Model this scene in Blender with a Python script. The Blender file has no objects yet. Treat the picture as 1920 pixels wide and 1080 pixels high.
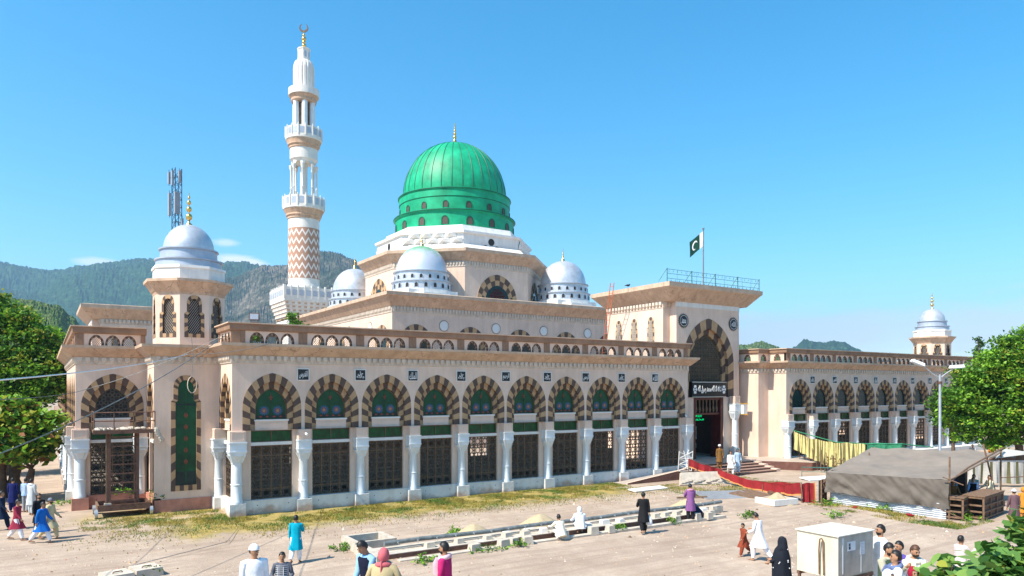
import bpy, bmesh, math, random
import numpy as np
from mathutils import Vector, Matrix, Euler, noise
R = math.radians; PI = math.pi
random.seed(7)
sc = bpy.context.scene; COL = sc.collection
# ------------------------------------------------------------------ camera
cam = bpy.data.cameras.new('camera'); camo = bpy.data.objects.new('camera', cam); COL.objects.link(camo)
camo.location = (-7.73, -37.4, 6.3); camo.rotation_euler = (R(90), 0, R(-32.8))
cam.sensor_width = 36; cam.lens = 36*1359/1920; cam.shift_y = 188/1920
cam.clip_start = .1; cam.clip_end = 20000
sc.camera = camo
# ------------------------------------------------------------------ light
SUN_EL = 50; TRAV = (1, .065, -1.19)
sc.view_settings.view_transform = 'Standard'; sc.view_settings.look = 'None'
sc.view_settings.exposure = 0.86; sc.view_settings.gamma = 1
sl = bpy.data.lights.new('sun', 'SUN'); sl.energy = 5.0; sl.angle = R(.5); sl.color = (1, .92, .79)
so = bpy.data.objects.new('sun', sl); COL.objects.link(so)
so.rotation_euler = Vector(TRAV).to_track_quat('-Z', 'Y').to_euler()
w = bpy.data.worlds.new('World'); sc.world = w; w.use_nodes = True
nt = w.node_tree; nt.nodes.clear()
def N(t, kind, **kw):
    n = t.nodes.new(kind)
    for k, v in kw.items(): setattr(n, k, v)
    return n
out = N(nt, 'ShaderNodeOutputWorld'); bg = N(nt, 'ShaderNodeBackground'); bg.inputs[1].default_value = .13
sky = N(nt, 'ShaderNodeTexSky', sky_type='NISHITA'); sky.sun_disc = False
sky.sun_elevation = R(SUN_EL); sky.sun_rotation = R(-93.5); sky.altitude = 300
sky.air_density = 1.0; sky.dust_density = .6; sky.ozone_density = 2.0
hs = N(nt, 'ShaderNodeHueSaturation'); hs.inputs['Hue'].default_value = .486
hs.inputs['Saturation'].default_value = 1.44; hs.inputs['Value'].default_value = 1.1
nt.links.new(sky.outputs[0], hs.inputs['Color'])
tc = N(nt, 'ShaderNodeTexCoord')
# thin far clouds: soft noise blobs near chosen directions, low over the horizon
def vmath(op, a, b=None):
    n = N(nt, 'ShaderNodeVectorMath', operation=op); nt.links.new(a, n.inputs[0])
    if b is not None:
        if isinstance(b, (tuple, list)): n.inputs[1].default_value = b
        else: nt.links.new(b, n.inputs[1])
    return n
def m_(t, op, a, b=None, c=None, clamp=False):
    n = N(t, 'ShaderNodeMath', operation=op); n.use_clamp = clamp
    for i, v in enumerate((a, b, c)):
        if v is None: continue
        if isinstance(v, (int, float)): n.inputs[i].default_value = v
        else: t.links.new(v, n.inputs[i])
    return n.outputs[0]
nz = N(nt, 'ShaderNodeTexNoise'); nz.inputs['Scale'].default_value = 14; nz.inputs['Detail'].default_value = 7
nz.inputs['Roughness'].default_value = .6
mp = N(nt, 'ShaderNodeMapping'); mp.inputs['Scale'].default_value = (1, 1, 4.5)
nt.links.new(tc.outputs['Generated'], mp.inputs[0]); nt.links.new(mp.outputs[0], nz.inputs['Vector'])
def dirpx(px, py):
    t = (px-960)/1359; a = R(32.8); v = Vector((math.sin(a)+t*math.cos(a), math.cos(a)-t*math.sin(a), (728-py)/1359)); return v.normalized()
tot = None
for px, py, rx, rz, am in ((445, 494, .035, .012, .95), (424, 455, .02, .006, .6), (1500, 628, .2, .035, .75), (1700, 612, .3, .03, .6), (1905, 620, .12, .04, .7), (185, 492, .03, .006, .7)):
    d = dirpx(px, py)
    s1 = vmath('SUBTRACT', tc.outputs['Generated'], tuple(d)); s2 = vmath('DIVIDE', s1.outputs[0], (rx, rx, rz))
    ln = N(nt, 'ShaderNodeVectorMath', operation='LENGTH'); nt.links.new(s2.outputs[0], ln.inputs[0])
    f = m_(nt, 'SUBTRACT', 1.25, ln.outputs['Value'])
    f = m_(nt, 'MULTIPLY_ADD', nz.outputs['Fac'], 1.6, m_(nt, 'SUBTRACT', f, 1.0))
    f = m_(nt, 'MULTIPLY', m_(nt, 'MULTIPLY', f, 1.6, clamp=True), am)
    tot = f if tot is None else m_(nt, 'MAXIMUM', tot, f)
mx = N(nt, 'ShaderNodeMix', data_type='RGBA'); nt.links.new(tot, mx.inputs['Factor'])
nt.links.new(hs.outputs[0], mx.inputs['A']); mx.inputs['B'].default_value = (5.4, 5.6, 6.2, 1)
nt.links.new(mx.outputs['Result'], bg.inputs[0]); nt.links.new(bg.outputs[0], out.inputs[0])

# ------------------------------------------------------------------ materials
def newmat(name):
    m = bpy.data.materials.new(name); m.use_nodes = True; t = m.node_tree; b = t.nodes['Principled BSDF']; return m, t, b
def rgba(c): return (c[0], c[1], c[2], 1)
def mat(name, c, rough=.7, var=.12, scale=3., metal=0., bump=.0, c2=None, streak=0., bscale=None, spec=.4, coat=0., detail=5., crack=0., stain=None):
    """colour with cloudy variation, optional run-down streaks and bump"""
    m, t, b = newmat(name)
    g = N(t, 'ShaderNodeTexCoord')
    n1 = N(t, 'ShaderNodeTexNoise'); n1.inputs['Scale'].default_value = scale; n1.inputs['Detail'].default_value = detail
    n1.inputs['Roughness'].default_value = .62
    t.links.new(g.outputs['Object'], n1.inputs['Vector'])
    r = N(t, 'ShaderNodeValToRGB'); t.links.new(n1.outputs['Fac'], r.inputs[0])
    lo = c2 if c2 else tuple(x*(1-var*1.6) for x in c); hi = c if c2 else tuple(min(1, x*(1+var)) for x in c)
    r.color_ramp.elements[0].position = .3; r.color_ramp.elements[0].color = rgba(lo)
    r.color_ramp.elements[1].position = .7; r.color_ramp.elements[1].color = rgba(hi)
    col = r.outputs[0]
    if streak:
        mp = N(t, 'ShaderNodeMapping'); mp.inputs['Scale'].default_value = (1.7, 1.7, .22); t.links.new(g.outputs['Object'], mp.inputs[0])
        n2 = N(t, 'ShaderNodeTexNoise'); n2.inputs['Scale'].default_value = 1.3; n2.inputs['Detail'].default_value = 9; n2.inputs['Roughness'].default_value = .7; t.links.new(mp.outputs[0], n2.inputs['Vector'])
        r2 = N(t, 'ShaderNodeValToRGB'); r2.color_ramp.elements[0].position = .42; r2.color_ramp.elements[0].color = (0, 0, 0, 1)
        r2.color_ramp.elements[1].position = .72; r2.color_ramp.elements[1].color = (1, 1, 1, 1); t.links.new(n2.outputs['Fac'], r2.inputs[0])
        mxx = N(t, 'ShaderNodeMix', data_type='RGBA', blend_type='MULTIPLY')
        t.links.new(m_(t, 'MULTIPLY', r2.outputs[0], streak), mxx.inputs['Factor']); t.links.new(col, mxx.inputs['A'])
        mxx.inputs['B'].default_value = (.5, .42, .36, 1); col = mxx.outputs['Result']
    if crack:   # hairline cracks with old repairs
        vo = N(t, 'ShaderNodeTexVoronoi', feature='DISTANCE_TO_EDGE'); vo.inputs['Scale'].default_value = 1.1
        wn = N(t, 'ShaderNodeTexNoise'); wn.inputs['Scale'].default_value = 2.5; wn.inputs['Detail'].default_value = 5; t.links.new(g.outputs['Object'], wn.inputs['Vector'])
        wv = N(t, 'ShaderNodeVectorMath', operation='MULTIPLY_ADD'); t.links.new(wn.outputs['Color'], wv.inputs[0]); wv.inputs[1].default_value = (.9, .9, .9); t.links.new(g.outputs['Object'], wv.inputs[2]); t.links.new(wv.outputs[0], vo.inputs['Vector'])
        f = m_(t, 'MULTIPLY', m_(t, 'LESS_THAN', vo.outputs['Distance'], .022), m_(t, 'MULTIPLY', m_(t, 'GREATER_THAN', n1.outputs['Fac'], .5), crack))
        mc = N(t, 'ShaderNodeMix', data_type='RGBA'); t.links.new(f, mc.inputs['Factor']); t.links.new(col, mc.inputs['A']); mc.inputs['B'].default_value = rgba(tuple(x*.5 for x in c)); col = mc.outputs['Result']
    if stain:   # splashed earth along the foot of the wall
        sp = N(t, 'ShaderNodeSeparateXYZ'); t.links.new(g.outputs['Object'], sp.inputs[0]); sn = N(t, 'ShaderNodeTexNoise'); sn.inputs['Scale'].default_value = .9; sn.inputs['Detail'].default_value = 8; sn.inputs['Roughness'].default_value = .65
        gg = N(t, 'ShaderNodeNewGeometry'); t.links.new(gg.outputs['Position'], sn.inputs['Vector'])
        f = m_(t, 'MULTIPLY', m_(t, 'SUBTRACT', m_(t, 'MULTIPLY_ADD', sn.outputs['Fac'], 1.5, -.42), sp.outputs[2]), 3.2, clamp=True)
        mc = N(t, 'ShaderNodeMix', data_type='RGBA'); t.links.new(m_(t, 'MULTIPLY', f, .75), mc.inputs['Factor']); t.links.new(col, mc.inputs['A']); mc.inputs['B'].default_value = rgba(stain); col = mc.outputs['Result']
    t.links.new(col, b.inputs['Base Color'])
    b.inputs['Roughness'].default_value = rough; b.inputs['Metallic'].default_value = metal
    b.inputs['Specular IOR Level'].default_value = spec; b.inputs['Coat Weight'].default_value = coat
    if bump:
        n3 = N(t, 'ShaderNodeTexNoise'); n3.inputs['Scale'].default_value = bscale or scale*8; n3.inputs['Detail'].default_value = 4
        t.links.new(g.outputs['Object'], n3.inputs['Vector'])
        bp = N(t, 'ShaderNodeBump'); bp.inputs['Strength'].default_value = bump; bp.inputs['Distance'].default_value = .03
        t.links.new(n3.outputs['Fac'], bp.inputs['Height']); t.links.new(bp.outputs[0], b.inputs['Normal'])
    return m
M = {}
M['pink'] = mat('pink_plaster', (.72, .545, .435), .8, .08, .5, streak=.26, bump=.12, bscale=14)
M['tan'] = mat('tan_cove_plaster', (.60, .41, .285), .8, .12, .8, streak=.55, crack=.8, bump=.12, bscale=12)
M['lip'] = mat('tan_cornice_lip', (.60, .44, .32), .8, .12, 1.1, streak=.45)
M['brown'] = mat('brown_parapet_paint', (.30, .185, .12), .8, .16, 1.0, streak=.4)
M['frieze'] = mat('cream_frieze_plaster', (.62, .53, .44), .8, .1, 2, streak=.3)
M['white'] = mat('white_wash', (.74, .715, .67), .8, .05, 1.2, streak=.3, bump=.1, bscale=10)
M['base'] = mat('stained_white_wash', (.74, .715, .67), .85, .06, 1.5, streak=.3, bump=.5, bscale=5, stain=(.42, .25, .16))
M['colw'] = mat('pale_blue_white_column_paint', (.66, .70, .72), .45, .05, 2)
M['terra'] = mat('terracotta_wash', (.52, .24, .17), .85, .18, 1.6, streak=.4, bump=.2)
M['st1'] = mat('tan_stripe_stone', (.46, .29, .155), .8, .12, 2.5)
M['st2'] = mat('brown_stripe_stone', (.105, .068, .052), .8, .15, 2.5)
M['st1p'] = mat('pale_brown_stripe_stone', (.42, .25, .14), .8, .12, 2.5)
M['green'] = mat('green_glass', (.0, .085, .03), .25, .3, 1.3, c2=(.002, .03, .014), spec=.3)
M['greenb'] = mat('green_panel_glass', (.0, .13, .03), .25, .35, 2.5, c2=(.01, .03, .012), spec=.3)
M['teal'] = mat('dark_teal_glass', (.008, .03, .032), .2, .3, 2, spec=.3)
M['lattice'] = mat('dark_lattice_metal', (.085, .07, .052), .6, .2, 6)
M['blue'] = mat('blue_rosette_glass', (.015, .10, .19), .2, .1, 5)
M['red'] = mat('red_rosette_glass', (.26, .04, .025), .2, .1, 5)
M['orange'] = mat('orange_rosette_glass', (.4, .17, .04), .2, .1, 5)
M['bronze'] = mat('brown_bronze_metal', (.15, .09, .05), .5, .2, 6, metal=.2)
M['gold'] = mat('polished_brass', (.75, .5, .16), .25, .1, 4, metal=.9)
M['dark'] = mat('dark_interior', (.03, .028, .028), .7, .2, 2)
M['black'] = mat('black_stone', (.012, .013, .016), .35, .2, 4)
M['letter'] = mat('white_lettering', (.8, .8, .78), .6, .03, 4)
M['roof'] = mat('roof_screed', (.38, .34, .3), .9, .15, 1)
M['domeg'] = mat('green_dome_paint', (.01, .43, .21), .5, .35, .55, c2=(.002, .22, .10), spec=.35, bump=.05, bscale=3)
M['domeg2'] = mat('dark_green_dome_seam', (.0, .09, .045), .5, .2, 2)
M['silver'] = mat('silver_dome_paint', (.58, .60, .63), .42, .13, 1.6, metal=.5, bump=.06, bscale=6)
M['silverd'] = mat('grey_silver_band_paint', (.42, .46, .53), .45, .1, 1.5, metal=.35)
M['domew'] = mat('white_dome_base', (.78, .77, .74), .7, .06, 1.2, streak=.3)
M['wood'] = mat('weathered_timber', (.19, .115, .07), .85, .25, 6, bump=.2)
M['rust'] = mat('rusty_brown_steel', (.15, .075, .05), .75, .3, 5, bump=.1)
M['concrete'] = mat('weathered_concrete', (.52, .46, .38), .9, .16, 2.5, bump=.3)
M['steel'] = mat('galvanised_steel', (.5, .52, .54), .4, .1, 4, metal=.6)
M['mast'] = mat('dull_mast_steel', (.07, .085, .11), .8, .2, 3, spec=.1)
M['greyp'] = mat('grey_green_pipe', (.17, .19, .19), .5, .3, 5)
M['rubber'] = mat('black_rubber', (.02, .02, .02), .8, .1, 5)
M['maroon'] = mat('maroon_door_paint', (.10, .018, .014), .4, .2, 3)
M['platb'] = mat('brown_stone_cladding', (.17, .075, .055), .45, .25, 2.5)
M['plat'] = mat('pale_platform_paving', (.44, .37, .31), .6, .1, 2)

# ------------------------------------------------------------------ mesh builder
class MB:
    def __init__(s): s.v = []; s.f = []; s.m = []; s.mats = []
    def mi(s, m):
        m = M[m] if isinstance(m, str) else m
        if m not in s.mats: s.mats.append(m)
        return s.mats.index(m)
    def poly(s, pts, m):
        i = len(s.v); s.v += [tuple(p) for p in pts]; s.f.append(tuple(range(i, i+len(pts)))); s.m.append(s.mi(m))
    def box(s, x0, x1, y0, y1, z0, z1, m, top=None):
        i = len(s.v); tx = top or (0, 0)
        s.v += [(x0, y0, z0), (x1, y0, z0), (x1, y1, z0), (x0, y1, z0), (x0+tx[0], y0+tx[1], z1), (x1-tx[0], y0+tx[1], z1), (x1-tx[0], y1-tx[1], z1), (x0+tx[0], y1-tx[1], z1)]
        k = s.mi(m)
        for f in ((3, 2, 1, 0), (4, 5, 6, 7), (0, 1, 5, 4), (1, 2, 6, 5), (2, 3, 7, 6), (3, 0, 4, 7)): s.f.append(tuple(i+j for j in f)); s.m.append(k)
    def lathe(s, prof, m, n=24, cx=0, cy=0, rot=0., mfun=None, cap=True, rmod=None):
        """prof: [(r, z)...] bottom to top"""
        i = len(s.v); k = s.mi(m)
        for r, z in prof:
            for j in range(n):
                a = 2*PI*j/n+rot; rr = r*(rmod(j, z) if rmod else 1)
                s.v.append((cx+rr*math.cos(a), cy+rr*math.sin(a), z))
        for q in range(len(prof)-1):
            for j in range(n):
                j2 = (j+1) % n
                s.f.append((i+q*n+j, i+q*n+j2, i+(q+1)*n+j2, i+(q+1)*n+j)); s.m.append(s.mi(mfun(q, j)) if mfun else k)
        if cap:
            s.f.append(tuple(i+j for j in range(n))[::-1]); s.m.append(k)
            s.f.append(tuple(i+(len(prof)-1)*n+j for j in range(n))); s.m.append(k)
    def tube(s, pts, r, m, n=6, cap=True):
        pts = [Vector(p) for p in pts]; k = s.mi(m); i = len(s.v)
        rr = r if isinstance(r, (list, tuple)) else [r]*len(pts)
        up = None
        for q, p in enumerate(pts):
            d = (pts[min(q+1, len(pts)-1)]-pts[max(q-1, 0)])
            d = d.normalized() if d.length > 1e-9 else Vector((0, 0, 1))
            if up is None: up = Vector((0, 0, 1)) if abs(d.z) < .9 else Vector((1, 0, 0))
            a = d.cross(up)
            if a.length < 1e-4: a = d.cross(Vector((1, .3, 0)))
            a.normalize(); b = d.cross(a).normalized()
            e = rr[q] if isinstance(rr[q], tuple) else (rr[q], rr[q])
            for j in range(n):
                t = 2*PI*j/n; s.v.append(tuple(p+a*math.cos(t)*e[0]+b*math.sin(t)*e[1]))
        for q in range(len(pts)-1):
            for j in range(n):
                j2 = (j+1) % n; s.f.append((i+q*n+j, i+q*n+j2, i+(q+1)*n+j2, i+(q+1)*n+j)); s.m.append(k)
        if cap:
            s.f.append(tuple(i+j for j in range(n))[::-1]); s.m.append(k)
            s.f.append(tuple(i+(len(pts)-1)*n+j for j in range(n))); s.m.append(k)
    def ball(s, c, r, m, nu=10, nv=7, jit=0):
        r = r if isinstance(r, (tuple, list)) else (r, r, r); k = s.mi(m); i = len(s.v)
        for a in range(nv+1):
            th = PI*a/nv
            for b in range(nu):
                ph = 2*PI*b/nu; j = 1+random.uniform(-jit, jit)
                s.v.append((c[0]+r[0]*j*math.sin(th)*math.cos(ph), c[1]+r[1]*j*math.sin(th)*math.sin(ph), c[2]+r[2]*j*math.cos(th)))
        for a in range(nv):
            for b in range(nu):
                b2 = (b+1) % nu; s.f.append((i+a*nu+b, i+(a+1)*nu+b, i+(a+1)*nu+b2, i+a*nu+b2)); s.m.append(k)
    def mesh(s, name, smooth=None, recalc=True):
        me = bpy.data.meshes.new(name); me.from_pydata(s.v, [], s.f)
        for mt in s.mats: me.materials.append(mt)
        me.polygons.foreach_set('material_index', s.m)
        if recalc or smooth:
            b = bmesh.new(); b.from_mesh(me)
            if smooth: bmesh.ops.remove_doubles(b, verts=b.verts, dist=1e-5)
            if recalc: bmesh.ops.recalc_face_normals(b, faces=b.faces)
            b.to_mesh(me); b.free()
        if smooth:
            me.shade_smooth(); me.set_sharp_from_angle(angle=R(smooth))
        me.update(); return me
    def build(s, name, parent=None, loc=None, rot=0., smooth=None, recalc=True, **tags):
        return put(s.mesh(name, smooth, recalc), name, parent, loc, rot, **tags)
def put(me, name, parent=None, loc=None, rot=0., **tags):
    o = bpy.data.objects.new(name, me); COL.objects.link(o)
    if parent is not None: o.parent = parent
    if loc is not None: o.location = loc
    if rot: o.rotation_euler = (0, 0, rot)
    for k, v in tags.items(): o[k] = v
    return o
def thing(name, label, cat, loc=(0, 0, 0), rot=0., group=None, parent=None):
    o = bpy.data.objects.new(name, None); COL.objects.link(o); o.empty_display_size = .2
    o.location = loc; o.rotation_euler = (0, 0, rot)
    if label: o['label'] = label
    if cat: o['category'] = cat
    if group: o['group'] = group
    if parent is not None: o.parent = parent
    return o
def copy_tree(o, parent=None, label=None, loc=None, rot=None):
    c = o.copy(); COL.objects.link(c); c.parent = parent
    if label: c['label'] = label
    if loc is not None: c.location = loc
    if rot is not None: c.rotation_euler = (0, 0, rot)
    for ch in list(o.children): copy_tree(ch, c)
    return c

# ------------------------------------------------------------------ arches
def arch(hw, z0, zs, za, ns=4, na=7):
    """right foot, up the side, over the pointed head, down to the left foot (x centred on 0)"""
    r = za-zs; e = max(0., (r*r-hw*hw)/(2*hw)); Rr = hw+e
    right = [(hw, z0+(zs-z0)*i/ns) for i in range(ns)]
    a1 = math.acos(max(-1, min(1, e/Rr)))
    for i in range(na+1):
        a = a1*i/na; x = -e+Rr*math.cos(a); z = zs+Rr*math.sin(a)
        if r < hw: z = zs+(z-zs)*r/(Rr*math.sin(a1))
        right.append((max(0, x), z))
    right[-1] = (0, za)
    return right+[(-x, z) for x, z in right[::-1][1:]]
def cusp(hw, z0, zn, hw2, zs, za):
    n = 10; h = zn-z0
    right = [(hw, z0+h*i/n) for i in range(n+1)]
    right += [(hw-(hw-hw2)*.35, zn+.05*(za-zn)/1.), (hw2, zn+.11*(za-zn))]
    right += [(hw2, zn+(zs-zn)*.55), (hw2, zs)]
    for i in range(1, 7):
        a = PI/2*i/6; right.append((hw2*math.cos(a)**.9 if i < 6 else 0, zs+(za-zs)*math.sin(a)))
    return right+[(-x, z) for x, z in right[::-1][1:]]
def wall_open(mb, x0, x1, z0, z1, prof, cx, y, m):
    hw = prof[0][0]; zb = prof[0][1]
    if cx-hw > x0+1e-4: mb.poly([(x0, y, z0), (cx-hw, y, z0), (cx-hw, y, z1), (x0, y, z1)], m)
    if x1 > cx+hw+1e-4: mb.poly([(cx+hw, y, z0), (x1, y, z0), (x1, y, z1), (cx+hw, y, z1)], m)
    if zb > z0+1e-4: mb.poly([(cx-hw, y, z0), (cx+hw, y, z0), (cx+hw, y, zb), (cx-hw, y, zb)], m)
    for (xa, za), (xb, zb2) in zip(prof, prof[1:]):
        if abs(xa-xb) > 1e-5: mb.poly([(cx+xb, y, zb2), (cx+xa, y, za), (cx+xa, y, z1), (cx+xb, y, z1)], m)
def reveal(mb, prof, cx, y0, y1, m):
    for (xa, za), (xb, zb) in zip(prof, prof[1:]):
        mb.poly([(cx+xa, y0, za), (cx+xb, y0, zb), (cx+xb, y1, zb), (cx+xa, y1, za)], m)
def ring(mb, A, B, cx, y, m1, m2, grp=1, off=0):
    n = len(A)-1
    for i in range(n):
        k = min(i, n-1-i)
        mm = m1 if ((k//grp+off) % 2 == 0) else m2
        mb.poly([(cx+A[i][0], y, A[i][1]), (cx+A[i+1][0], y, A[i+1][1]), (cx+B[i+1][0], y, B[i+1][1]), (cx+B[i][0], y, B[i][1])], mm)
def vring(mb, A, B, cx, y, m1, m2, n=21, off=0, rv=0.):
    """voussoir ring: n stripes evenly spaced along the centre line"""
    def resample(P, fr):
        d = [0]
        for a, b in zip(P, P[1:]): d.append(d[-1]+math.hypot(a[0]-b[0], a[1]-b[1]))
        res = []; j = 0
        for f in fr:
            t = f*d[-1]
            while j < len(d)-2 and d[j+1] < t: j += 1
            u = (t-d[j])/max(1e-9, d[j+1]-d[j]); res.append((P[j][0]+(P[j+1][0]-P[j][0])*u, P[j][1]+(P[j+1][1]-P[j][1])*u))
        return res
    fr = [i/n/2 for i in range(n*2+1)]
    a = resample(A, fr); b = resample(B, fr)
    a[n] = (0, max(z for x, z in A)); b[n] = (0, max(z for x, z in B))
    for i in range(2*n):
        mm = m1 if ((i//2+off) % 2 == 0) else m2
        mb.poly([(cx+a[i][0], y, a[i][1]), (cx+a[i+1][0], y, a[i+1][1]), (cx+b[i+1][0], y, b[i+1][1]), (cx+b[i][0], y, b[i][1])], mm)
        if rv: mb.poly([(cx+b[i][0], y, b[i][1]), (cx+b[i+1][0], y, b[i+1][1]), (cx+b[i+1][0], y+rv, b[i+1][1]), (cx+b[i][0], y+rv, b[i][1])], mm)
def fill(mb, prof, cx, y, m): mb.poly([(cx+x, y, z) for x, z in prof], m)
def sweep(mb, path, prof, mats, closed=False):
    """outward is to the right of the path direction; prof [(off, z)]; mats one per profile segment"""
    n = len(path); P = [Vector((p[0], p[1])) for p in path]; offs = []
    for i in range(n):
        if closed or 0 < i < n-1:
            a = (P[i]-P[i-1]).normalized(); b = (P[(i+1) % n]-P[i]).normalized()
        elif i == 0: a = b = (P[1]-P[0]).normalized()
        else: a = b = (P[i]-P[i-1]).normalized()
        na = Vector((a.y, -a.x)); nb = Vector((b.y, -b.x)); s = (na+nb); s = s/s.length_squared*2 if s.length > 1e-6 else na
        offs.append(s)
    rng = range(n if closed else n-1)
    for i in rng:
        j = (i+1) % n
        for k in range(len(prof)-1):
            (o1, z1), (o2, z2) = prof[k], prof[k+1]
            A = P[i]+offs[i]*o1; B = P[j]+offs[j]*o1; C_ = P[j]+offs[j]*o2; D = P[i]+offs[i]*o2
            mb.poly([(A.x, A.y, z1), (B.x, B.y, z1), (C_.x, C_.y, z2), (D.x, D.y, z2)], mats[k])
def teeth(mb, path, z0, z1, step, m, closed=False, d0=.03, d1=.12, frac=.62):
    """stalactite frieze: small pointed brackets along the path"""
    n = len(path); P = [Vector((p[0], p[1])) for p in path]
    for i in range(n if closed else n-1):
        a = P[i]; b = P[(i+1) % n]; L = (b-a).length; d = (b-a).normalized(); o = Vector((d.y, -d.x))
        k = max(1, int(L/step)); st = L/k
        for q in range(k):
            c = a+d*(st*(q+.5)); h = st*frac/2
            p1 = c-d*h; p2 = c+d*h; f1 = p1+o*d1; f2 = p2+o*d1; t = c+o*d0
            zt = z1; zm = z0+(z1-z0)*.45
            mb.poly([(f1.x, f1.y, zt), (f2.x, f2.y, zt), (f2.x, f2.y, zm), (f1.x, f1.y, zm)], m)
            mb.poly([(f1.x, f1.y, zm), (f2.x, f2.y, zm), (t.x, t.y, z0)], m)
            mb.poly([(f1.x, f1.y, zt), (f1.x, f1.y, zm), (p1.x, p1.y, zm), (p1.x, p1.y, zt)], m)
            mb.poly([(f2.x, f2.y, zt), (f2.x, f2.y, zm), (p2.x, p2.y, zm), (p2.x, p2.y, zt)], m)
            mb.poly([(f1.x, f1.y, zm), (t.x, t.y, z0), (p1.x, p1.y, zm)], m); mb.poly([(f2.x, f2.y, zm), (t.x, t.y, z0), (p2.x, p2.y, zm)], m)
# ------------------------------------------------------------------ lettering
ARF = {'ا': (0xFE8D, 0xFE8E, 0, 0), 'د': (0xFEA9, 0xFEAA, 0, 0), 'ر': (0xFEAD, 0xFEAE, 0, 0), 'و': (0xFEED, 0xFEEE, 0, 0)}
for ch, b in (('ل', 0xFEDD), ('ح', 0xFEA1), ('ج', 0xFE9D), ('م', 0xFEE1), ('ن', 0xFEE5), ('ي', 0xFEF1), ('ك', 0xFED9), ('ق', 0xFED5), ('س', 0xFEB1), ('ه', 0xFEE9)):
    ARF[ch] = (b, b+1, b+2, b+3)
def shape(word):
    o = []; w = word
    i = 0; prevj = False
    while i < len(w):
        c = w[i]
        if c not in ARF: o.append(c); prevj = False; i += 1; continue
        if c == 'ل' and i+1 < len(w) and w[i+1] == 'ا':
            o.append(chr(0xFEFC if prevj else 0xFEFB)); prevj = False; i += 2; continue
        nj = i+1 < len(w) and w[i+1] in ARF; dual = ARF[c][2] != 0
        if prevj and nj and dual: g = ARF[c][3]
        elif prevj: g = ARF[c][1]
        elif nj and dual: g = ARF[c][2]
        else: g = ARF[c][0]
        o.append(chr(g)); prevj = dual; i += 1
    return ''.join(o[::-1])
_txt = {}
def text_mesh(word, wdt, hgt, m, ext=.01):
    """upright lettering facing local -Y, fitted into wdt x hgt about the origin"""
    key = (word, wdt, hgt, m)
    if key in _txt: return _txt[key]
    c = bpy.data.curves.new('lettering', 'FONT'); c.body = '\n'.join(shape(x) for x in word.split('|')); c.extrude = ext; c.align_x = 'CENTER'; c.space_line = .75; c.offset = .006
    c.resolution_u = 2
    o = bpy.data.objects.new('tmp', c); COL.objects.link(o); bpy.context.view_layer.update()
    me = bpy.data.meshes.new_from_object(o.evaluated_get(bpy.context.evaluated_depsgraph_get()))
    bpy.data.objects.remove(o); bpy.data.curves.remove(c)
    n = len(me.vertices); co = np.empty(n*3); me.vertices.foreach_get('co', co); co = co.reshape(-1, 3)
    mn, mx = co.min(0), co.max(0); s = ((mx-mn)[:2]); s[s == 0] = 1
    k = (wdt/s[0], hgt/s[1]); nc = np.empty_like(co)
    nc[:, 0] = (co[:, 0]-(mn[0]+mx[0])/2)*k[0]; nc[:, 2] = (co[:, 1]-(mn[1]+mx[1])/2)*k[1]; nc[:, 1] = -co[:, 2]
    me.vertices.foreach_set('co', nc.ravel()); me.materials.clear(); me.materials.append(M[m]); me.update(); _txt[key] = me
    return me
# ------------------------------------------------------------------ the mosque
mosque = thing('mosque', 'large pink plastered mosque with arcades of striped arches and a great green dome', 'mosque')
BW = 3.1; HW = BW/2
A_ = arch(1.46, 4.19, 5.35, 7.07, 5, 9); B_ = arch(1.09, 4.19, 5.3, 6.66, 5, 9); C_ = arch(.80, 4.72, 5.3, 6.33, 4, 9); B2 = arch(1.09, 4.72, 5.3, 6.66, 4, 9)
def lattice(mb, prof_in, x0, x1, z0, z1, y, m, cell=.36, t=.022):
    """pierced star lattice: eight-pointed cells of flat bars, clipped by prof_in(x,z)"""
    def bar(a, b):
        mx_, mz_ = (a[0]+b[0])/2, (a[1]+b[1])/2
        if not prof_in(mx_, mz_): return
        dx, dz = b[0]-a[0], b[1]-a[1]; L = math.hypot(dx, dz); nx, nz_ = -dz/L*t/2, dx/L*t/2
        for yy in (y, y+.03): mb.poly([(a[0]+nx, yy, a[1]+nz_), (b[0]+nx, yy, b[1]+nz_), (b[0]-nx, yy, b[1]-nz_), (a[0]-nx, yy, a[1]-nz_)], m)
        mb.poly([(a[0]+nx, y, a[1]+nz_), (b[0]+nx, y, b[1]+nz_), (b[0]+nx, y+.03, b[1]+nz_), (a[0]+nx, y+.03, a[1]+nz_)], m)
        mb.poly([(a[0]-nx, y, a[1]-nz_), (b[0]-nx, y, b[1]-nz_), (b[0]-nx, y+.03, b[1]-nz_), (a[0]-nx, y+.03, a[1]-nz_)], m)
    nx = max(1, round((x1-x0)/cell)); nz = max(1, round((z1-z0)/cell)); cx = (x1-x0)/nx; cz = (z1-z0)/nz
    for i in range(nx):
        for j in range(nz):
            X = x0+(i+.5)*cx; Z = z0+(j+.5)*cz; r1 = .5; r2 = .24
            P = [(X+math.cos(PI/4*k)*cx*(r1), Z+math.sin(PI/4*k)*cz*r1) if k % 2 == 0 else (X+math.cos(PI/4*k)*cx*r1*1.41, Z+math.sin(PI/4*k)*cz*r1*1.41) for k in range(8)]
            Q = [(X+math.cos(PI/4*(k+.5))*cx*r2, Z+math.sin(PI/4*(k+.5))*cz*r2) for k in range(8)]
            for k in range(8): bar(P[k], Q[k]); bar(Q[k], P[(k+1) % 8])
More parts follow.
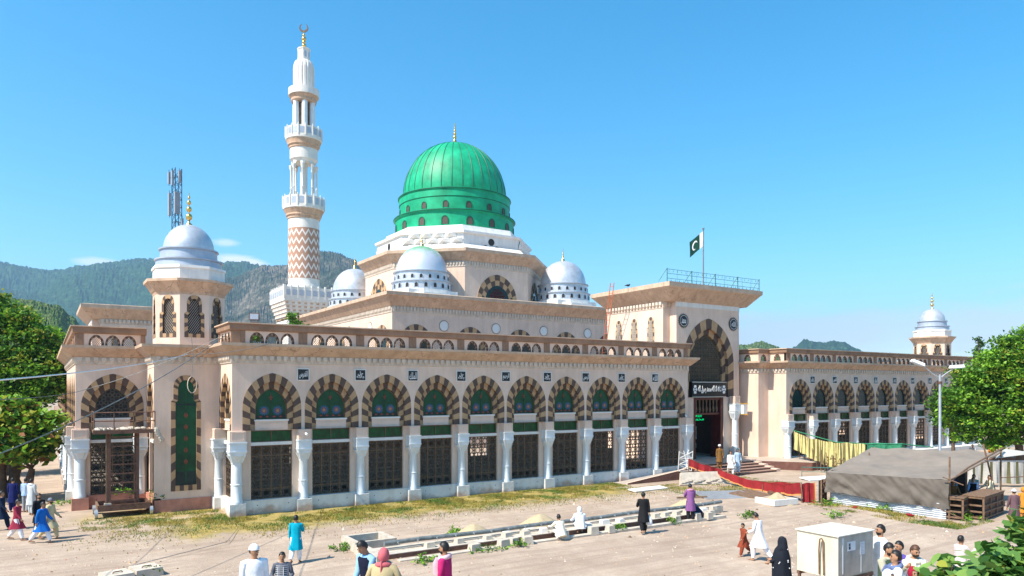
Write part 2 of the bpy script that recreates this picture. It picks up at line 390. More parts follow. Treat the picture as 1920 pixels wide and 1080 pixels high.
# shared bay meshes, local x centred on the bay, facing -y
def bay_wall(x0=-HW, x1=HW):
    mb = MB(); wall_open(mb, x0, x1, 4.19, 7.6, A_, 0, 0, 'pink')
    for a, b in ((x0, -1.03), (1.03, x1)):
        mb.poly([(a, .1, .6), (b, .1, .6), (b, .1, 4.19), (a, .1, 4.19)], 'pink')
    for s in (-1, 1): mb.poly([(s*1.03, .1, .6), (s*1.03, .34, .6), (s*1.03, .34, 4.19), (s*1.03, .1, 4.19)], 'pink')
    mb.poly([(x0, 0, 4.19), (x1, 0, 4.19), (x1, .36, 4.19), (x0, .36, 4.19)], 'pink')
    return mb
def low_wall(m, x0=-HW, x1=HW):
    mb = MB(); mb.box(x0, x1, -.04, .34, -.3, .66, m); mb.box(x0, x1, -.06, .3, .66, .70, m)
    for x in (-.75, .8):
        mb.box(x-.02, x+.02, -.05, -.03, .42, .46, 'dark')
    return mb
def mk_arch():
    mb = MB(); vring(mb, A_, B_, 0, -.012, 'st2', 'st1', 21, rv=.2)
    reveal(mb, A_, 0, -.012, .01, 'st1'); vring(mb, B_, arch(.80, 4.19, 5.3, 6.33, 5, 9), 0, .19, 'st1', 'st2', 19, rv=.16)
    return mb.mesh('arch', recalc=False)
def mk_window(kind):
    mb = MB(); g = {'green': 'green', 'teal': 'teal', 'grille': 'dark'}[kind]
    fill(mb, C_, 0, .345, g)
    fr = arch(.74, 4.78, 5.3, 6.25, 4, 9)
    ring(mb, C_, fr, 0, .325, 'bronze', 'bronze')
    if kind == 'green':
        mb.box(-.02, .02, .32, .345, 4.75, 6.3, 'green')
        mb.box(-.76, .76, .332, .343, 4.78, 4.93, 'teal')
        for x in (-.5, -.17, .17, .5): mb.poly([(x-.09, .33, 4.855), (x, .33, 4.80), (x+.09, .33, 4.855), (x, .33, 4.91)], 'red')
        mb.poly([(-.03, .318, 5.7), (.03, .318, 5.7), (.0, .318, 6.1)], 'red'); mb.poly([(-.12, .318, 5.82), (.12, .318, 5.82), (.0, .318, 5.9)], 'red')
    if kind == 'grille':
        lattice(mb, lambda x, z: abs(x) < .78 and z < 5.3+math.sqrt(max(0, .8*.8-x*x))*1.25, -.8, .8, 4.72, 6.33, .29, 'lattice', .4, .035)
    return mb.mesh('window')
def mk_rosette():
    mb = MB(); n = 12
    for i in range(n):
        a0 = 2*PI*i/n; a1 = 2*PI*(i+.62)/n
        mb.poly([(.25*math.cos(a0), 0, .25*math.sin(a0)), (.25*math.cos(a1), 0, .25*math.sin(a1)), (.13*math.cos(a1), 0, .13*math.sin(a1)), (.13*math.cos(a0), 0, .13*math.sin(a0))], 'blue')
    for r, y, m in ((.19, -.002, 'blue'), (.135, -.005, 'red'), (.10, -.007, 'blue'), (.07, -.009, 'orange')):
        mb.poly([(r*math.cos(2*PI*i/n), y, r*math.sin(2*PI*i/n)) for i in range(n)], m)
    return mb.mesh('rosette', recalc=False)
def mk_sill():
    mb = MB(); mb.box(-.82, .82, .15, .33, 4.19, 4.71, 'pink'); mb.box(-.86, .86, .11, .33, 4.64, 4.72, 'white')
    mb.box(-.62, .62, .13, .15, 4.27, 4.29, 'frieze'); mb.box(-.62, .62, .13, .15, 4.53, 4.55, 'frieze')
    return mb.mesh('sill')
def mk_grille():
    mb = MB()
    for x in (-1.0, -.5, 0, .5, 1.0): mb.box(x-.028, x+.028, .24, .30, .70, 3.41, 'bronze')
    for z in (.73, 1.22, 2.88, 3.38): mb.box(-1.0, 1.0, .245, .295, z-.025, z+.025, 'bronze')
    lattice(mb, lambda x, z: True, -1.0, 1.0, .73, 3.38, .262, 'lattice', .5, .034)
    for i in range(4):
        for j in range(5):
            X = -.75+.5*i; Z = .73+.265+.53*j
            for k in range(8):
                a = PI/4*k; b = PI/4*(k+1); r = .125
                mb.poly([(X+r*math.cos(a), .262, Z+r*math.sin(a)), (X+r*math.cos(b), .262, Z+r*math.sin(b)), (X+(r+.03)*math.cos(b), .262, Z+(r+.03)*math.sin(b)), (X+(r+.03)*math.cos(a), .262, Z+(r+.03)*math.sin(a))], 'lattice')
    return mb.mesh('grille', recalc=False)
def mk_transom():
    mb = MB(); mb.box(-1.03, 1.03, .13, .32, 3.42, 3.58, 'white'); mb.box(-1.03, 1.03, .29, .31, 3.58, 4.18, 'greenb')
    mb.box(-1.03, 1.03, .24, .30, 3.58, 3.63, 'bronze'); mb.box(-1.03, 1.03, .24, .30, 4.13, 4.18, 'bronze')
    for x in (-1.0, .0, 1.0): mb.box(x-.02, x+.02, .245, .292, 3.6, 4.15, 'bronze')
    return mb.mesh('transom')
def mk_column(pm, q=1.):
    mb = MB(); mb.box(-.39, .39, -.37, .3, -.3, .62, pm, (.01, .01))
    c = 'colw'; cy = -.06
    mb.lathe([(r*q, z) for r, z in [(.33, .62), (.33, .74), (.30, .78), (.30, 1.52), (.325, 1.54), (.325, 1.58), (.295, 1.60), (.275, 2.55), (.30, 2.58), (.30, 2.63)]], c, 18, 0, cy)
    s = math.sqrt(2)
    mb.lathe([(.26*s*q, 2.63), (.30*s*q, 2.72), (.45*s*q, 3.16)], c, 4, 0, cy, PI/4, cap=False)
    mb.lathe([(.30*q, 2.63), (.40*q, 2.80), (.55*q, 3.0)], c, 8, 0, cy, PI/8, cap=False)
    mb.box(-.47*q, .47*q, cy-.47*q, .25, 3.16, 3.21, c); mb.box(-.44*q, .44*q, cy-.44*q, .25, 3.21, 3.58, c); mb.box(-.47*q, .47*q, cy-.47*q, .25, 3.58, 3.66, c)
    for i in range(9):
        x = (-.42+.105*i)*q; mb.box(x-.03, x+.03, cy-.485*q-.002, cy-.45*q, 3.59, 3.66, c)
    mb.box(-.42*q, .42*q, cy-.36*q, .25, 3.66, 4.19, 'pink')
    for a, b, c_, d in ((-.33, .33, 4.10, 4.14), (-.33, .33, 3.74, 3.78), (-.33, -.29, 3.78, 4.10), (.29, .33, 3.78, 4.10)): mb.box(a*q, b*q, cy-.385*q, cy-.33*q, c_, d, 'pink')
    return mb.mesh('column', 35)
PH = arch(.35, 8.56, 8.68, 9.12, 2, 5); PI_ = arch(.25, 8.56, 8.66, 9.0, 2, 5)
def mk_screen(m_out='pink', pier=True, x0=-HW, x1=HW):
    mb = MB(); xs = (-.76, 0, .76) if x1-x0 > 2.4 else (0,)
    eds = [x0]+[(a+b)/2 for a, b in zip(xs, xs[1:])]+[x1]
    for cx, a, b in zip(xs, eds, eds[1:]):
        for y in (.0, .22): wall_open(mb, a, b, 8.5, 9.2, PH, cx, y, m_out)
        reveal(mb, PH, cx, 0, .22, 'st2')  # reveals coloured dark to stand in for shade inside the openings
        vring(mb, PH, PI_, cx, .05, 'st2', 'brown', 11, rv=.08)
        def ins(x, z, c=cx): return abs(x-c) < .25 and z < 8.66+.34*math.sqrt(max(0, 1-((x-c)/.26)**2))
        for k in range(-4, 5):
            for sg in (-1, 1):
                for q in range(8):
                    xa = cx-.28+.07*q; za = 8.78+k*.13+sg*(.07*q-.28)*1.3; xb = xa+.07; zb = za+sg*.091
                    if ins((xa+xb)/2, (za+zb)/2) and (za+zb)/2 > 8.56:
                        mb.poly([(xa, .09, za-.012), (xb, .09, zb-.012), (xb, .09, zb+.012), (xa, .09, za+.012)], 'bronze')
    if pier:
        for s, x in ((1, x0), (-1, x1)):
            mb.box(min(x, x+s*.22), max(x, x+s*.22), -.05, .0, 8.5, 9.16, 'brown')
    return mb.mesh('parapet_screen')
def mk_plaque_base():
    mb = MB(); mb.box(-.33, .33, -.05, .0, 6.68, 7.34, 'white'); mb.box(-.27, .27, -.065, -.04, 6.74, 7.28, 'black'); return mb.mesh('calligraphy_plaque')
ARCH = mk_arch(); WIN = {k: mk_window(k) for k in ('green', 'teal', 'grille')}; ROS = mk_rosette(); SILL = mk_sill(); GRI = mk_grille(); TRA = mk_transom()
COLM = {k: mk_column('base' if k == 'white' else k, .76) for k in ('white', 'terra')}; COLB = {k: mk_column('base' if k == 'white' else k, .9) for k in ('white', 'terra')}; SCR = mk_screen(); PLQ = mk_plaque_base()
WORDS = ['القدوس', 'جل|جلاله', 'الملك', 'جل|جلاله', 'الرحيم', 'جل|جلاله', 'الرحمن', 'جل|جلاله', 'الله']
def face(ox, oy, rot, n, m0=.4, m1=.2, base='white', win='green', plq=None, first_col=True, last_col=True, wallname='wall', colx0=None, colx1=None, big=True, scr=True):
    """an arcade face of n bays; local x runs to the viewer's right, origin at its left end"""
    ca, sa = math.cos(rot), math.sin(rot)
    def at(lx, ly=0.): return (ox+lx*ca-ly*sa, oy+lx*sa+ly*ca, 0)
    L = m0+n*BW+m1
    mb = MB()
    for i in range(n):
        q = bay_wall(); k = len(mb.v); c = m0+HW+BW*i
        mb.v += [(x+c, y, z) for x, y, z in q.v]; mb.f += [tuple(j+k for j in f) for f in q.f]; mb.m += [mb.mi('pink')]*len(q.f)
    for a, b in ((0, m0), (L-m1, L)):
        if b > a: mb.poly([(a, 0, .6), (b, 0, .6), (b, 0, 7.6), (a, 0, 7.6)], 'pink')
    mb.build(wallname, mosque, at(0), rot)
    lw = MB(); lw.box(0, L, -.04, .34, -.3, .66, 'base' if base == 'white' else base); lw.box(-.0, L, -.06, .3, .66, .70, base)
    for i in range(n):
        for x in (.8, 2.35): lw.box(m0+BW*i+x-.02, m0+BW*i+x+.02, -.045, -.03, .42, .47, 'dark')
    lw.build('low_wall', mosque, at(0), rot)
    for i in range(n):
        c = m0+HW+BW*i
        put(ARCH, 'arch', mosque, at(c), rot)
        wd = put(WIN[win], 'window', mosque, at(c), rot)
        put(SILL, 'sill', wd)
        if win == 'green':
            for x in (-.34, .34): put(ROS, 'rosette', wd, (x, .318, 5.16))
        put(GRI, 'grille', mosque, at(c), rot); put(TRA, 'transom_window', mosque, at(c), rot)
        if scr: put(SCR, 'parapet_screen', mosque, at(c, .02), rot)
        if plq and i < n-1:
            p = put(PLQ, 'calligraphy_plaque', mosque, at(m0+BW*(i+1), 0), rot)
            put(text_mesh(plq[i % len(plq)], .44, .40, 'letter', .005), 'lettering', p, (0, -.07, 7.01))
    for i in range(n+1):
        if (i == 0 and not first_col) or (i == n and not last_col): continue
        x = m0+BW*i
        if i == 0: x = colx0 if colx0 is not None else x-.2
        if i == n: x = colx1 if colx1 is not None else x
        put((COLB if big and i == 0 else COLM)[base], 'column', mosque, at(x), rot)
face(0, 0, 0, 10, .4, .2, plq=WORDS)                              # main arcade
face(0, 3.2, -PI/2, 1, .05, .05, first_col=True, last_col=False, colx0=.35, big=False)   # its short return
face(-3.1, 6.4, -PI/2, 1, .05, .05, base='terra', win='grille', last_col=False, first_col=False, scr=False)
face(-6.4, 6.4, 0, 1, .15, .05, base='terra', win='grille', last_col=True, colx0=.2, colx1=3.0)
face(-6.4, 6.4+.2+19*BW+.2, -PI/2, 19, .2, .2, base='white', win='grille', last_col=False)
face(42.85, 0, 0, 10, .3, .2, win='teal', plq=['جل|جلاله', 'القدوس', 'جل|جلاله', 'الملك', 'جل|جلاله', 'الرحيم', 'جل|جلاله', 'الرحمن', 'الله'])
LF = 6.4+.4+19*BW
pathL = [(3, LF+8), (3, LF), (-6.4, LF), (-6.4, 6.4), (-3.1, 6.4), (-3.1, 3.2), (0, 3.2), (0, 0), (31.6, 0), (31.6, 1.71), (32.9, 1.71), (32.9, 3.9)]
RX1 = 42.85+.5+31
pathR = [(41.57, 3.9), (41.57, 1.71), (42.85, 1.71), (42.85, 0), (RX1, 0), (RX1, 3.2), (RX1+3.1, 3.2), (RX1+3.1, 6.4), (RX1+6.4, 6.4), (RX1+6.4, 40)]
# plain chamfer faces
mb = MB()
for a, b in zip(pathL[-4:], pathL[-3:]): mb.poly([(a[0], a[1], -.2), (b[0], b[1], -.2), (b[0], b[1], 7.6), (a[0], a[1], 7.6)], 'pink')
mb.build('chamfer_wall', mosque)
for S_ in ((0, 1, 2), (4, 5, 6, 7, 8)):
    mb = MB()
    for q in S_: a, b = pathR[q], pathR[q+1]; mb.poly([(a[0], a[1], -.2), (b[0], b[1], -.2), (b[0], b[1], 7.6), (a[0], a[1], 7.6)], 'pink')
    mb.build('chamfer_wall', mosque)
# corner tower wall with its tall cusped window
TO = cusp(.715, 1.06, 5.6, .60, 6.35, 6.98); TI = cusp(.50, 1.30, 5.55, .38, 6.25, 6.72)
mb = MB(); wall_open(mb, -3.1, 0, .6, 7.6, TO, -1.6, 3.2, 'pink'); mb.box(-3.14, -.3, 3.14, 3.3, -.3, .62, 'terra'); mb.box(-3.16, -3.09, 3.14, 6.4, -.3, .62, 'terra')
mb.build('corner_wall', mosque)
mb = MB(); fill(mb, TI, -1.6, 3.27, 'green'); mb.box(-1.62, -1.58, 3.24, 3.28, 1.3, 6.7, 'greenb'); mb.box(-2.08, -1.12, 3.24, 3.27, 5.42, 5.5, 'teal'); mb.box(-2.08, -1.12, 3.25, 3.27, 1.3, 2.0, 'teal')
for z in (2.5, 3.1, 3.7, 4.3, 4.9): mb.poly([(-1.6-.1, 3.255, z), (-1.6, 3.255, z-.2), (-1.6+.1, 3.255, z), (-1.6, 3.255, z+.2)], 'red')
tw = mb.build('tall_window', mosque, recalc=False)
mb = MB(); ring(mb, TO, TI, -1.6, 3.185, 'st2', 'st1', 1); reveal(mb, TI, -1.6, 3.185, 3.28, 'st1'); reveal(mb, TO, -1.6, 3.185, 3.21, 'st1')
for i in range(7):
    x = -1.6-.715+i*1.43/7; mb.box(x, x+1.43/7, 3.17, 3.22, 1.02, 1.30, 'st1' if i % 2 else 'st2')
mb.build('window_surround', tw, recalc=False)
# cornice, frieze, parapet coping
mb = MB()
CP = [(0, 7.54), (.05, 7.56), (.05, 7.93), (.13, 7.93), (.50, 8.30), (.53, 8.36), (.60, 8.38), (.62, 8.52), (-.3, 8.56)]
CM = ['frieze', 'frieze', 'tan', 'tan', 'tan', 'lip', 'lip', 'lip']
for p in (pathL, pathR): sweep(mb, p, CP, CM)
mb.build('cornice', mosque)
mb = MB()
for p in (pathL, pathR): teeth(mb, p, 7.58, 7.92, .34, 'frieze', d0=.06, d1=.15)
mb.build('frieze', mosque, recalc=False)
mb = MB()
for p in (pathL[:5], pathL[6:], pathR[:6], pathR[8:]): sweep(mb, p, [(-.02, 9.16), (.08, 9.18), (.13, 9.22), (.15, 9.46), (.23, 9.50), (.23, 9.56), (-.3, 9.58), (-.3, 9.16), (-.02, 9.16)], ['brown']*4+['lip']*2+['brown']*2)
mb.build('parapet_coping', mosque)
mb = MB()
for p in (pathL[9:], pathR[:4]):
    for a, b in zip(p, p[1:]):
        dx, dy = b[0]-a[0], b[1]-a[1]; L = math.hypot(dx, dy); q = mk_screen('pink', False, -L/2, L/2)
        mb2 = q; put(q, 'parapet_screen', mosque, ((a[0]+b[0])/2, (a[1]+b[1])/2+.0, 0), math.atan2(dy, dx))
# margins of the parapet and the roof slabs, inner walls and floors of the wings
for x0, x1, y0 in ((0, .4, .01), (31.4, 31.6, .01), (42.85, 43.15, .01), (RX1-.2, RX1, .01), (-6.39, -6.2, 6.41)): mb = MB(); mb.box(x0, x1, y0, y0+.19, 8.5, 9.18, 'brown'); mb.build('parapet_pier', mosque)
mb = MB()
mb.box(.1, 32.8, .35, 6.5, 8.3, 8.5, 'roof'); mb.box(-3.0, .1, 3.3, 6.5, 8.3, 8.5, 'roof'); mb.box(-6.3, .2, 6.5, LF, 8.3, 8.5, 'roof')
mb.box(41.7, RX1, 1.8, 6.5, 8.3, 8.5, 'roof'); mb.box(42.95, RX1, .35, 1.8, 8.3, 8.5, 'roof'); mb.box(RX1, RX1+6.3, 6.5, 40, 8.3, 8.5, 'roof'); mb.box(RX1, RX1+3, 3.3, 6.5, 8.3, 8.5, 'roof')
mb.build('flat_roof', mosque)
mb = MB()
def inner(a0, a1, fixed, along_x, step=3.1):
    n = int((a1-a0)/step)
    for i in range(n):
        s = a0+i*step; w_ = 1.0
        for u0, u1, z0, z1 in ((s, s+1.2, 0, 8.3), (s+1.2, s+2.6, 0, 1.6), (s+1.2, s+2.6, 3.0, 8.3), (s+2.6, s+step, 0, 8.3)):
            if i % 4 != 1 and z0 == 0 and z1 == 1.6: mb.box(s+1.2, s+2.6, fixed, fixed+.2, 1.6, 3.0, 'pink') if along_x else mb.box(fixed, fixed+.2, s+1.2, s+2.6, 1.6, 3.0, 'pink')
            if along_x: mb.box(u0, u1, fixed, fixed+.2, z0, z1, 'dark' if i % 2 == 9 else 'pink')
            else: mb.box(fixed, fixed+.2, u0, u1, z0, z1, 'pink')
for q_ in ((.3, 32.5, 6.3, True), (42.95, RX1, 6.3, True), (6.6, LF, -.1, False)): mb = MB(); inner(*q_); mb.build('inner_wall', mosque)
mb = MB(); mb.box(.1, 32.8, .36, 6.5, .0, .25, 'roof'); mb.box(-6.3, 0, 6.6, LF, .0, .25, 'roof'); mb.box(42.9, RX1, .36, 6.5, .0, .64, 'roof'); mb.build('floor', mosque)
# ---- corner turrets
def octo(Rr, rot=PI/8): return [(Rr*math.cos(-2*PI*i/8+rot), Rr*math.sin(-2*PI*i/8+rot)) for i in range(8)][::-1]
def turret(cx, cy, full=True):
    t = thing('corner_turret', None, None, (cx, cy, 0), parent=mosque); mb = MB(); t.scale = (.87, .87, 1)
    ap = 1.95; Rr = ap/math.cos(PI/8); w8 = 2*ap*math.tan(PI/8)
    WO = cusp(.56, 8.98, 10.2, .42, 10.75, 11.18); WI = cusp(.36, 9.16, 10.12, .27, 10.65, 10.98)
    for k in range(8):
        a = -PI/2+k*PI/4
        q = MB(); wall_open(q, -w8/2, w8/2, 8.5, 11.4, WO, 0, -ap, 'pink'); reveal(q, WI, 0, -ap-.01, -ap+.3, 'st2')
        ca, sa = math.cos(a+PI/2), math.sin(a+PI/2); n0 = len(mb.v)
        mb.v += [(x*ca-y*sa, x*sa+y*ca, z) for x, y, z in q.v]; mb.f += [tuple(j+n0 for j in f) for f in q.f]; mb.m += [mb.mi(q.mats[i]) for i in q.m]
    mb.build('turret_wall', t)
    pts = octo(Rr)
    pw = MB(); ring(pw, WO, WI, 0, -ap-.01, 'st2', 'st1', 2); reveal(pw, WI, 0, -ap-.01, -ap+.1, 'st1')
    for i in range(5):
        x = -.56+i*1.12/5; pw.box(x, x+1.12/5, -ap-.02, -ap+.02, 8.96, 9.16, 'st1' if i % 2 else 'st2')
    for k in range(-7, 9):
        for q in range(14):
            z = 8.6+k*.0+q*.0
    for k in range(-6, 14):
        z0 = 9.16+k*.16
        xa, za, xb, zb = -.34, z0, .34, z0+.9
        for q in range(8):
            u0, u1 = q/8, (q+1)/8; x1_, x2_ = xa+(xb-xa)*u0, xa+(xb-xa)*u1; y1_, y2_ = za+(zb-za)*u0, za+(zb-za)*u1; zm = (y1_+y2_)/2; xm = abs((x1_+x2_)/2)
            if 9.16 < zm < 10.9 and (xm < .34 if zm < 10.1 else xm < .25): pw.poly([(x1_, -ap+.1, y1_-.014), (x2_, -ap+.1, y2_-.014), (x2_, -ap+.1, y2_+.014), (x1_, -ap+.1, y1_+.014)], 'frieze')
    fill(pw, [(x*1.25, z) for x, z in WI], 0, -ap+.32, 'dark')  # dark sheet behind the lattice stands in for the shaded turret inside
    WM = pw.mesh('turret_window', recalc=False)
    for k in range(8): put(WM, 'turret_window', t, (0, 0, 0), k*PI/4)
    mb = MB(); sweep(mb, pts, [(0, 11.2), (.05, 11.36), (.1, 11.4), (.42, 11.82), (.5, 11.84), (.52, 11.98), (0, 12.05)], ['tan']*4+['lip']*2, True)
    mb.poly([(x, y, 12.04) for x, y in pts], 'lip'); mb.build('turret_cornice', t); mb = MB(); mb.poly([(x*.9, y*.9, 8.53) for x, y in pts], 'roof'); mb.build('turret_floor', t)
    mb = MB(); mb.lathe([(2.12, 12.04), (2.12, 12.58), (2.2, 12.6), (2.18, 12.74), (1.5, 12.78)], 'domew', 8, rot=PI/8); mb.build('dome_plinth', t)
    mb = MB(); mb.lathe([(1.92, 12.7), (1.88, 13.08), (1.98, 13.10), (1.98, 13.17), (1.66, 13.2), (1.63, 13.66), (1.73, 13.68), (1.73, 13.75), (1.4, 13.78)], 'silverd', 40); mb.build('drum', t, smooth=30)
    mb = MB(); mb.lathe([(1.48*math.cos(a), 13.72+1.45*math.sin(a)) for a in [PI/2*i/12 for i in range(12)]]+[(.02, 15.18)], 'silver', 40); mb.build('turret_dome', t, smooth=40)
    mb = MB(); mb.lathe([(.22, 15.08), (.2, 15.2), (.07, 15.3), (.06, 15.4)], 'gold', 12)
    for z, r in ((15.6, .2), (16.02, .165), (16.38, .13), (16.66, .08)): mb.ball((0, 0, z), r, 'gold', 12, 8)
    mb.tube([(0, 0, 15.3), (0, 0, 16.9)], .03, 'gold', 6); mb.build('finial', t, smooth=50)
    return t
turret(-1.15, 5.2); tR = turret(RX1+1.15, 5.2)
# ---- two portals: a tall block with a great arch
M['latg'] = mat('weathered_lattice', (.17, .13, .085), .7, .2, 3)
def portal(ox, oy, rot, lattice_arch=True):
    t = thing('portal', None, None, (ox, oy, 0), rot, parent=mosque)
    # local: block x -4.4..4.4, y .7..7.4 ; slab x -3.65..3.65 y 0..
    PA = arch(2.97, .6, 8.3, 11.95, 16, 12); PB = arch(2.3, .6, 8.2, 11.15, 16, 12); PB5 = arch(2.3, 5.57, 8.2, 11.15, 12, 12); PC = arch(1.9, 5.57, 8.2, 10.7, 12, 12)
    mb = MB(); PA5 = arch(2.97, 5.57, 8.3, 11.95, 12, 12)
    wall_open(mb, -3.65, 3.65, 5.57, 13.1, PA5, 0, 0, 'pink')
    for s in (-1, 1):
        x0, x1 = sorted((s*1.75, s*3.65)); mb.box(x0, x1, 0, .7, .0, 5.57, 'pink')
        mb.poly([(s*3.65, 0, 5.5), (s*3.65, .7, 5.5), (s*3.65, .7, 13.1), (s*3.65, 0, 13.1)], 'pink')
    mb.box(-3.66, 3.66, -.03, .1, 12.72, 13.12, 'white')
    mb.poly([(-4.4, .7, 0), (-3.6, .7, 0), (-3.6, .7, 13.12), (-4.4, .7, 13.12)], 'pink'); mb.poly([(3.6, .7, 0), (4.4, .7, 0), (4.4, .7, 13.12), (3.6, .7, 13.12)], 'pink')
    for s in (-1, 1): mb.poly([(s*4.4, .7, 0), (s*4.4, 7.4, 0), (s*4.4, 7.4, 13.12), (s*4.4, .7, 13.12)], 'pink')
    mb.poly([(-4.4, 7.4, 5), (4.4, 7.4, 5), (4.4, 7.4, 13.12), (-4.4, 7.4, 13.12)], 'pink')
    for a, b in ((-4.4, -2.2), (2.2, 4.4)): mb.poly([(a, 7.4, 0), (b, 7.4, 0), (b, 7.4, 5), (a, 7.4, 5)], 'pink')
    mb.build('portal_wall', t)
    mb = MB(); vring(mb, PA5, PB5, 0, -.015, 'st2', 'st1', 21, rv=.3); reveal(mb, PA5, 0, -.015, .02, 'st2'); vring(mb, PB5, PC, 0, .28, 'st1', 'st2', 19, rv=.25); mb.build('portal_arch', t, recalc=False)
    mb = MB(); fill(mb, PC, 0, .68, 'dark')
    lattice(mb, lambda x, z: abs(x) < 1.9 and (z < 8.2 or z < 8.2+2.5*math.sqrt(max(0, 1-(x/1.95)**2))), -1.9, 1.9, 6.8, 10.7, .42, 'latg', .32, .05); mb.build('arch_grille', t, recalc=False)
    mb = MB(); mb.box(-1.98, 1.98, -.10, .45, 5.57, 6.82, 'black'); mb.box(-1.98, 1.98, -.12, .0, 6.76, 6.82, 'steel'); mb.box(-1.98, 1.98, -.12, .0, 5.57, 5.63, 'steel')
    bd = mb.build('calligraphy_board', t)
    put(text_mesh('لا اله الا الله محمد رسول الله', 2.7, .62, 'letter', .012), 'lettering', bd, (0, -.115, 6.2))
    mb = MB()
    for s in (-1, 1):
        for k in range(6):
            a = k*PI/3; mb.ball((s*1.68+.14*math.cos(a), -.11, 6.2+.26*math.sin(a)), (.085, .02, .12), 'letter', 8, 5)
        mb.ball((s*1.68, -.11, 6.2), (.06, .02, .06), 'letter', 8, 5)
    mb.build('floral_ornament', bd)
    for s, wd in ((-1, 'محمد'), (1, 'الله')):
        mb = MB(); n = 40
        mb.lathe([(.50, 0), (.50, .05)], 'black', n); 
        for k in range(20):
            a = 2*PI*k/20; mb.poly([(.49*math.cos(a-.12), .49*math.sin(a-.12), .03), (.49*math.cos(a+.12), .49*math.sin(a+.12), .03), (.62*math.cos(a), .62*math.sin(a), .03)], 'black')
        for k in range(n):
            a, b = 2*PI*k/n, 2*PI*(k+1)/n
            mb.poly([(.40*math.cos(a), .40*math.sin(a), .056), (.40*math.cos(b), .40*math.sin(b), .056), (.43*math.cos(b), .43*math.sin(b), .056), (.43*math.cos(a), .43*math.sin(a), .056)], 'letter')
        me = mb.mesh('medallion', recalc=False); o = put(me, 'medallion', t, (s*2.9, -.01, 11.62)); o.rotation_euler = (R(90), 0, 0)
        l = put(text_mesh(wd, .5, .42, 'letter', .005), 'lettering', o, (0, 0, .06)); l.rotation_euler = (R(-90), 0, 0)
    mb = MB()  # door: frame, transom of spindles, dark hall behind
    mb.box(-1.75, -1.45, .05, .5, .62, 5.57, 'maroon'); mb.box(1.45, 1.75, .05, .5, .62, 5.57, 'maroon'); mb.box(-1.45, 1.45, .1, .5, 5.35, 5.57, 'maroon'); mb.box(-1.45, 1.45, .15, .4, 4.15, 4.3, 'maroon')
    for k in range(7):
        x = -1.2+.4*k; mb.tube([(x, .25, 4.3), (x, .25, 4.6), (x, .25, 4.9), (x, .25, 5.35)], [.05, .11, .05, .08], 'wood', 6)
    fr = mb.build('door_frame', t)
    for s in (-1, 1):
        mb = MB(); x0, x1 = sorted((s*1.45, s*1.36)); mb.box(x0, x1, .5, 1.0, .65, 4.15, 'maroon'); mb.build('door_leaf', t)
    # upper side windows
    WO = cusp(.40, 9.4, 11.1, .33, 11.5, 12.0); WI = cusp(.25, 9.55, 11.05, .2, 11.4, 11.8)
    for s in (-1, 1):
        for yy in (2.05, 4.0, 5.9):
            mb = MB(); ring(mb, WO, WI, 0, -.02, 'st1', 'st2', 2); fill(mb, WI, 0, .015-.03, 'dark')
            lattice(mb, lambda x, z: abs(x) < (.24 if z < 11.1 else .18) and z < 11.7, -.25, .25, 9.55, 11.8, -.05, 'frieze', .14, .012)
            mb.build('portal_window', t, (s*4.4, yy, 0), -s*-PI/2 if s > 0 else -PI/2, recalc=False)
    blk = [(-4.4, .7), (4.4, .7), (4.4, 7.4), (-4.4, 7.4)]
    mb = MB(); teeth(mb, blk, 12.66, 13.1, .37, 'frieze', True, .03, .16, .7); sweep(mb, blk, [(.0, 12.6), (.04, 12.62), (.04, 12.66), (0, 12.66)], ['frieze']*3, True); mb.build('portal_frieze', t, recalc=False)
    rf = [(-4.4, -.0), (4.4, -.0), (4.4, 7.4), (-4.4, 7.4)]
    mb = MB(); sweep(mb, rf, [(-.9, 13.1), (.1, 13.1), (.86, 13.98), (.9, 14.02), (1.0, 14.1), (1.02, 14.42), (.6, 14.5)], ['tan', 'tan', 'tan', 'lip', 'lip', 'lip'], True)
    mb.box(-5.1, 5.1, -.7, 8.1, 14.44, 14.5, 'roof'); mb.poly([(-4.4, 0, 13.11), (4.4, 0, 13.11), (4.4, .75, 13.11), (-4.4, .75, 13.11)], 'tan'); mb.build('portal_roof', t)
    return t
pF = portal(37.45, 3.3, 0)
pL = portal(-3.85, 48.5, -PI/2)
cm = mk_column('white'); c_ = put(cm, 'portal_column', pF, (2.65, -.35, .64)); c_.scale = (.8, .8, 1.2)
mb = MB(); mb.box(3.0, 3.45, -1.0, -.6, 4.2, 5.0, 'letter'); mb.box(2.95, 3.5, -1.05, -.55, 5.0, 5.1, 'gold'); mb.box(2.95, 3.5, -1.05, -.55, 4.1, 4.2, 'gold'); mb.box(3.2, 3.3, -.6, 0, 4.9, 5.0, 'gold'); mb.build('wall_lantern', pF)
# hall seen through the door
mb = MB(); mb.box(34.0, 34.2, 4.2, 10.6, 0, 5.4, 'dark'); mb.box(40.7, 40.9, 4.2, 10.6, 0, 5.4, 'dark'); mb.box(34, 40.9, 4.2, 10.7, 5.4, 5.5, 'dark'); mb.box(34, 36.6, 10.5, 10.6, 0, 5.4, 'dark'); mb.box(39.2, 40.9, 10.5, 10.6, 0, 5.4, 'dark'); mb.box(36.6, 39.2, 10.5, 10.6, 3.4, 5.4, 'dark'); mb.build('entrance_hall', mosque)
mg, t_, b_ = newmat('green_led'); b_.inputs['Base Color'].default_value = (0, .1, .03, 1); b_.inputs['Emission Color'].default_value = (0, 1, .3, 1); b_.inputs['Emission Strength'].default_value = .45; M['led'] = mg
mb = MB(); mb.box(38.0, 39.6, 6.6, 6.7, 1.9, 3.0, 'letter'); mb.box(38.15, 39.45, 6.55, 6.61, 2.2, 2.75, 'dark')
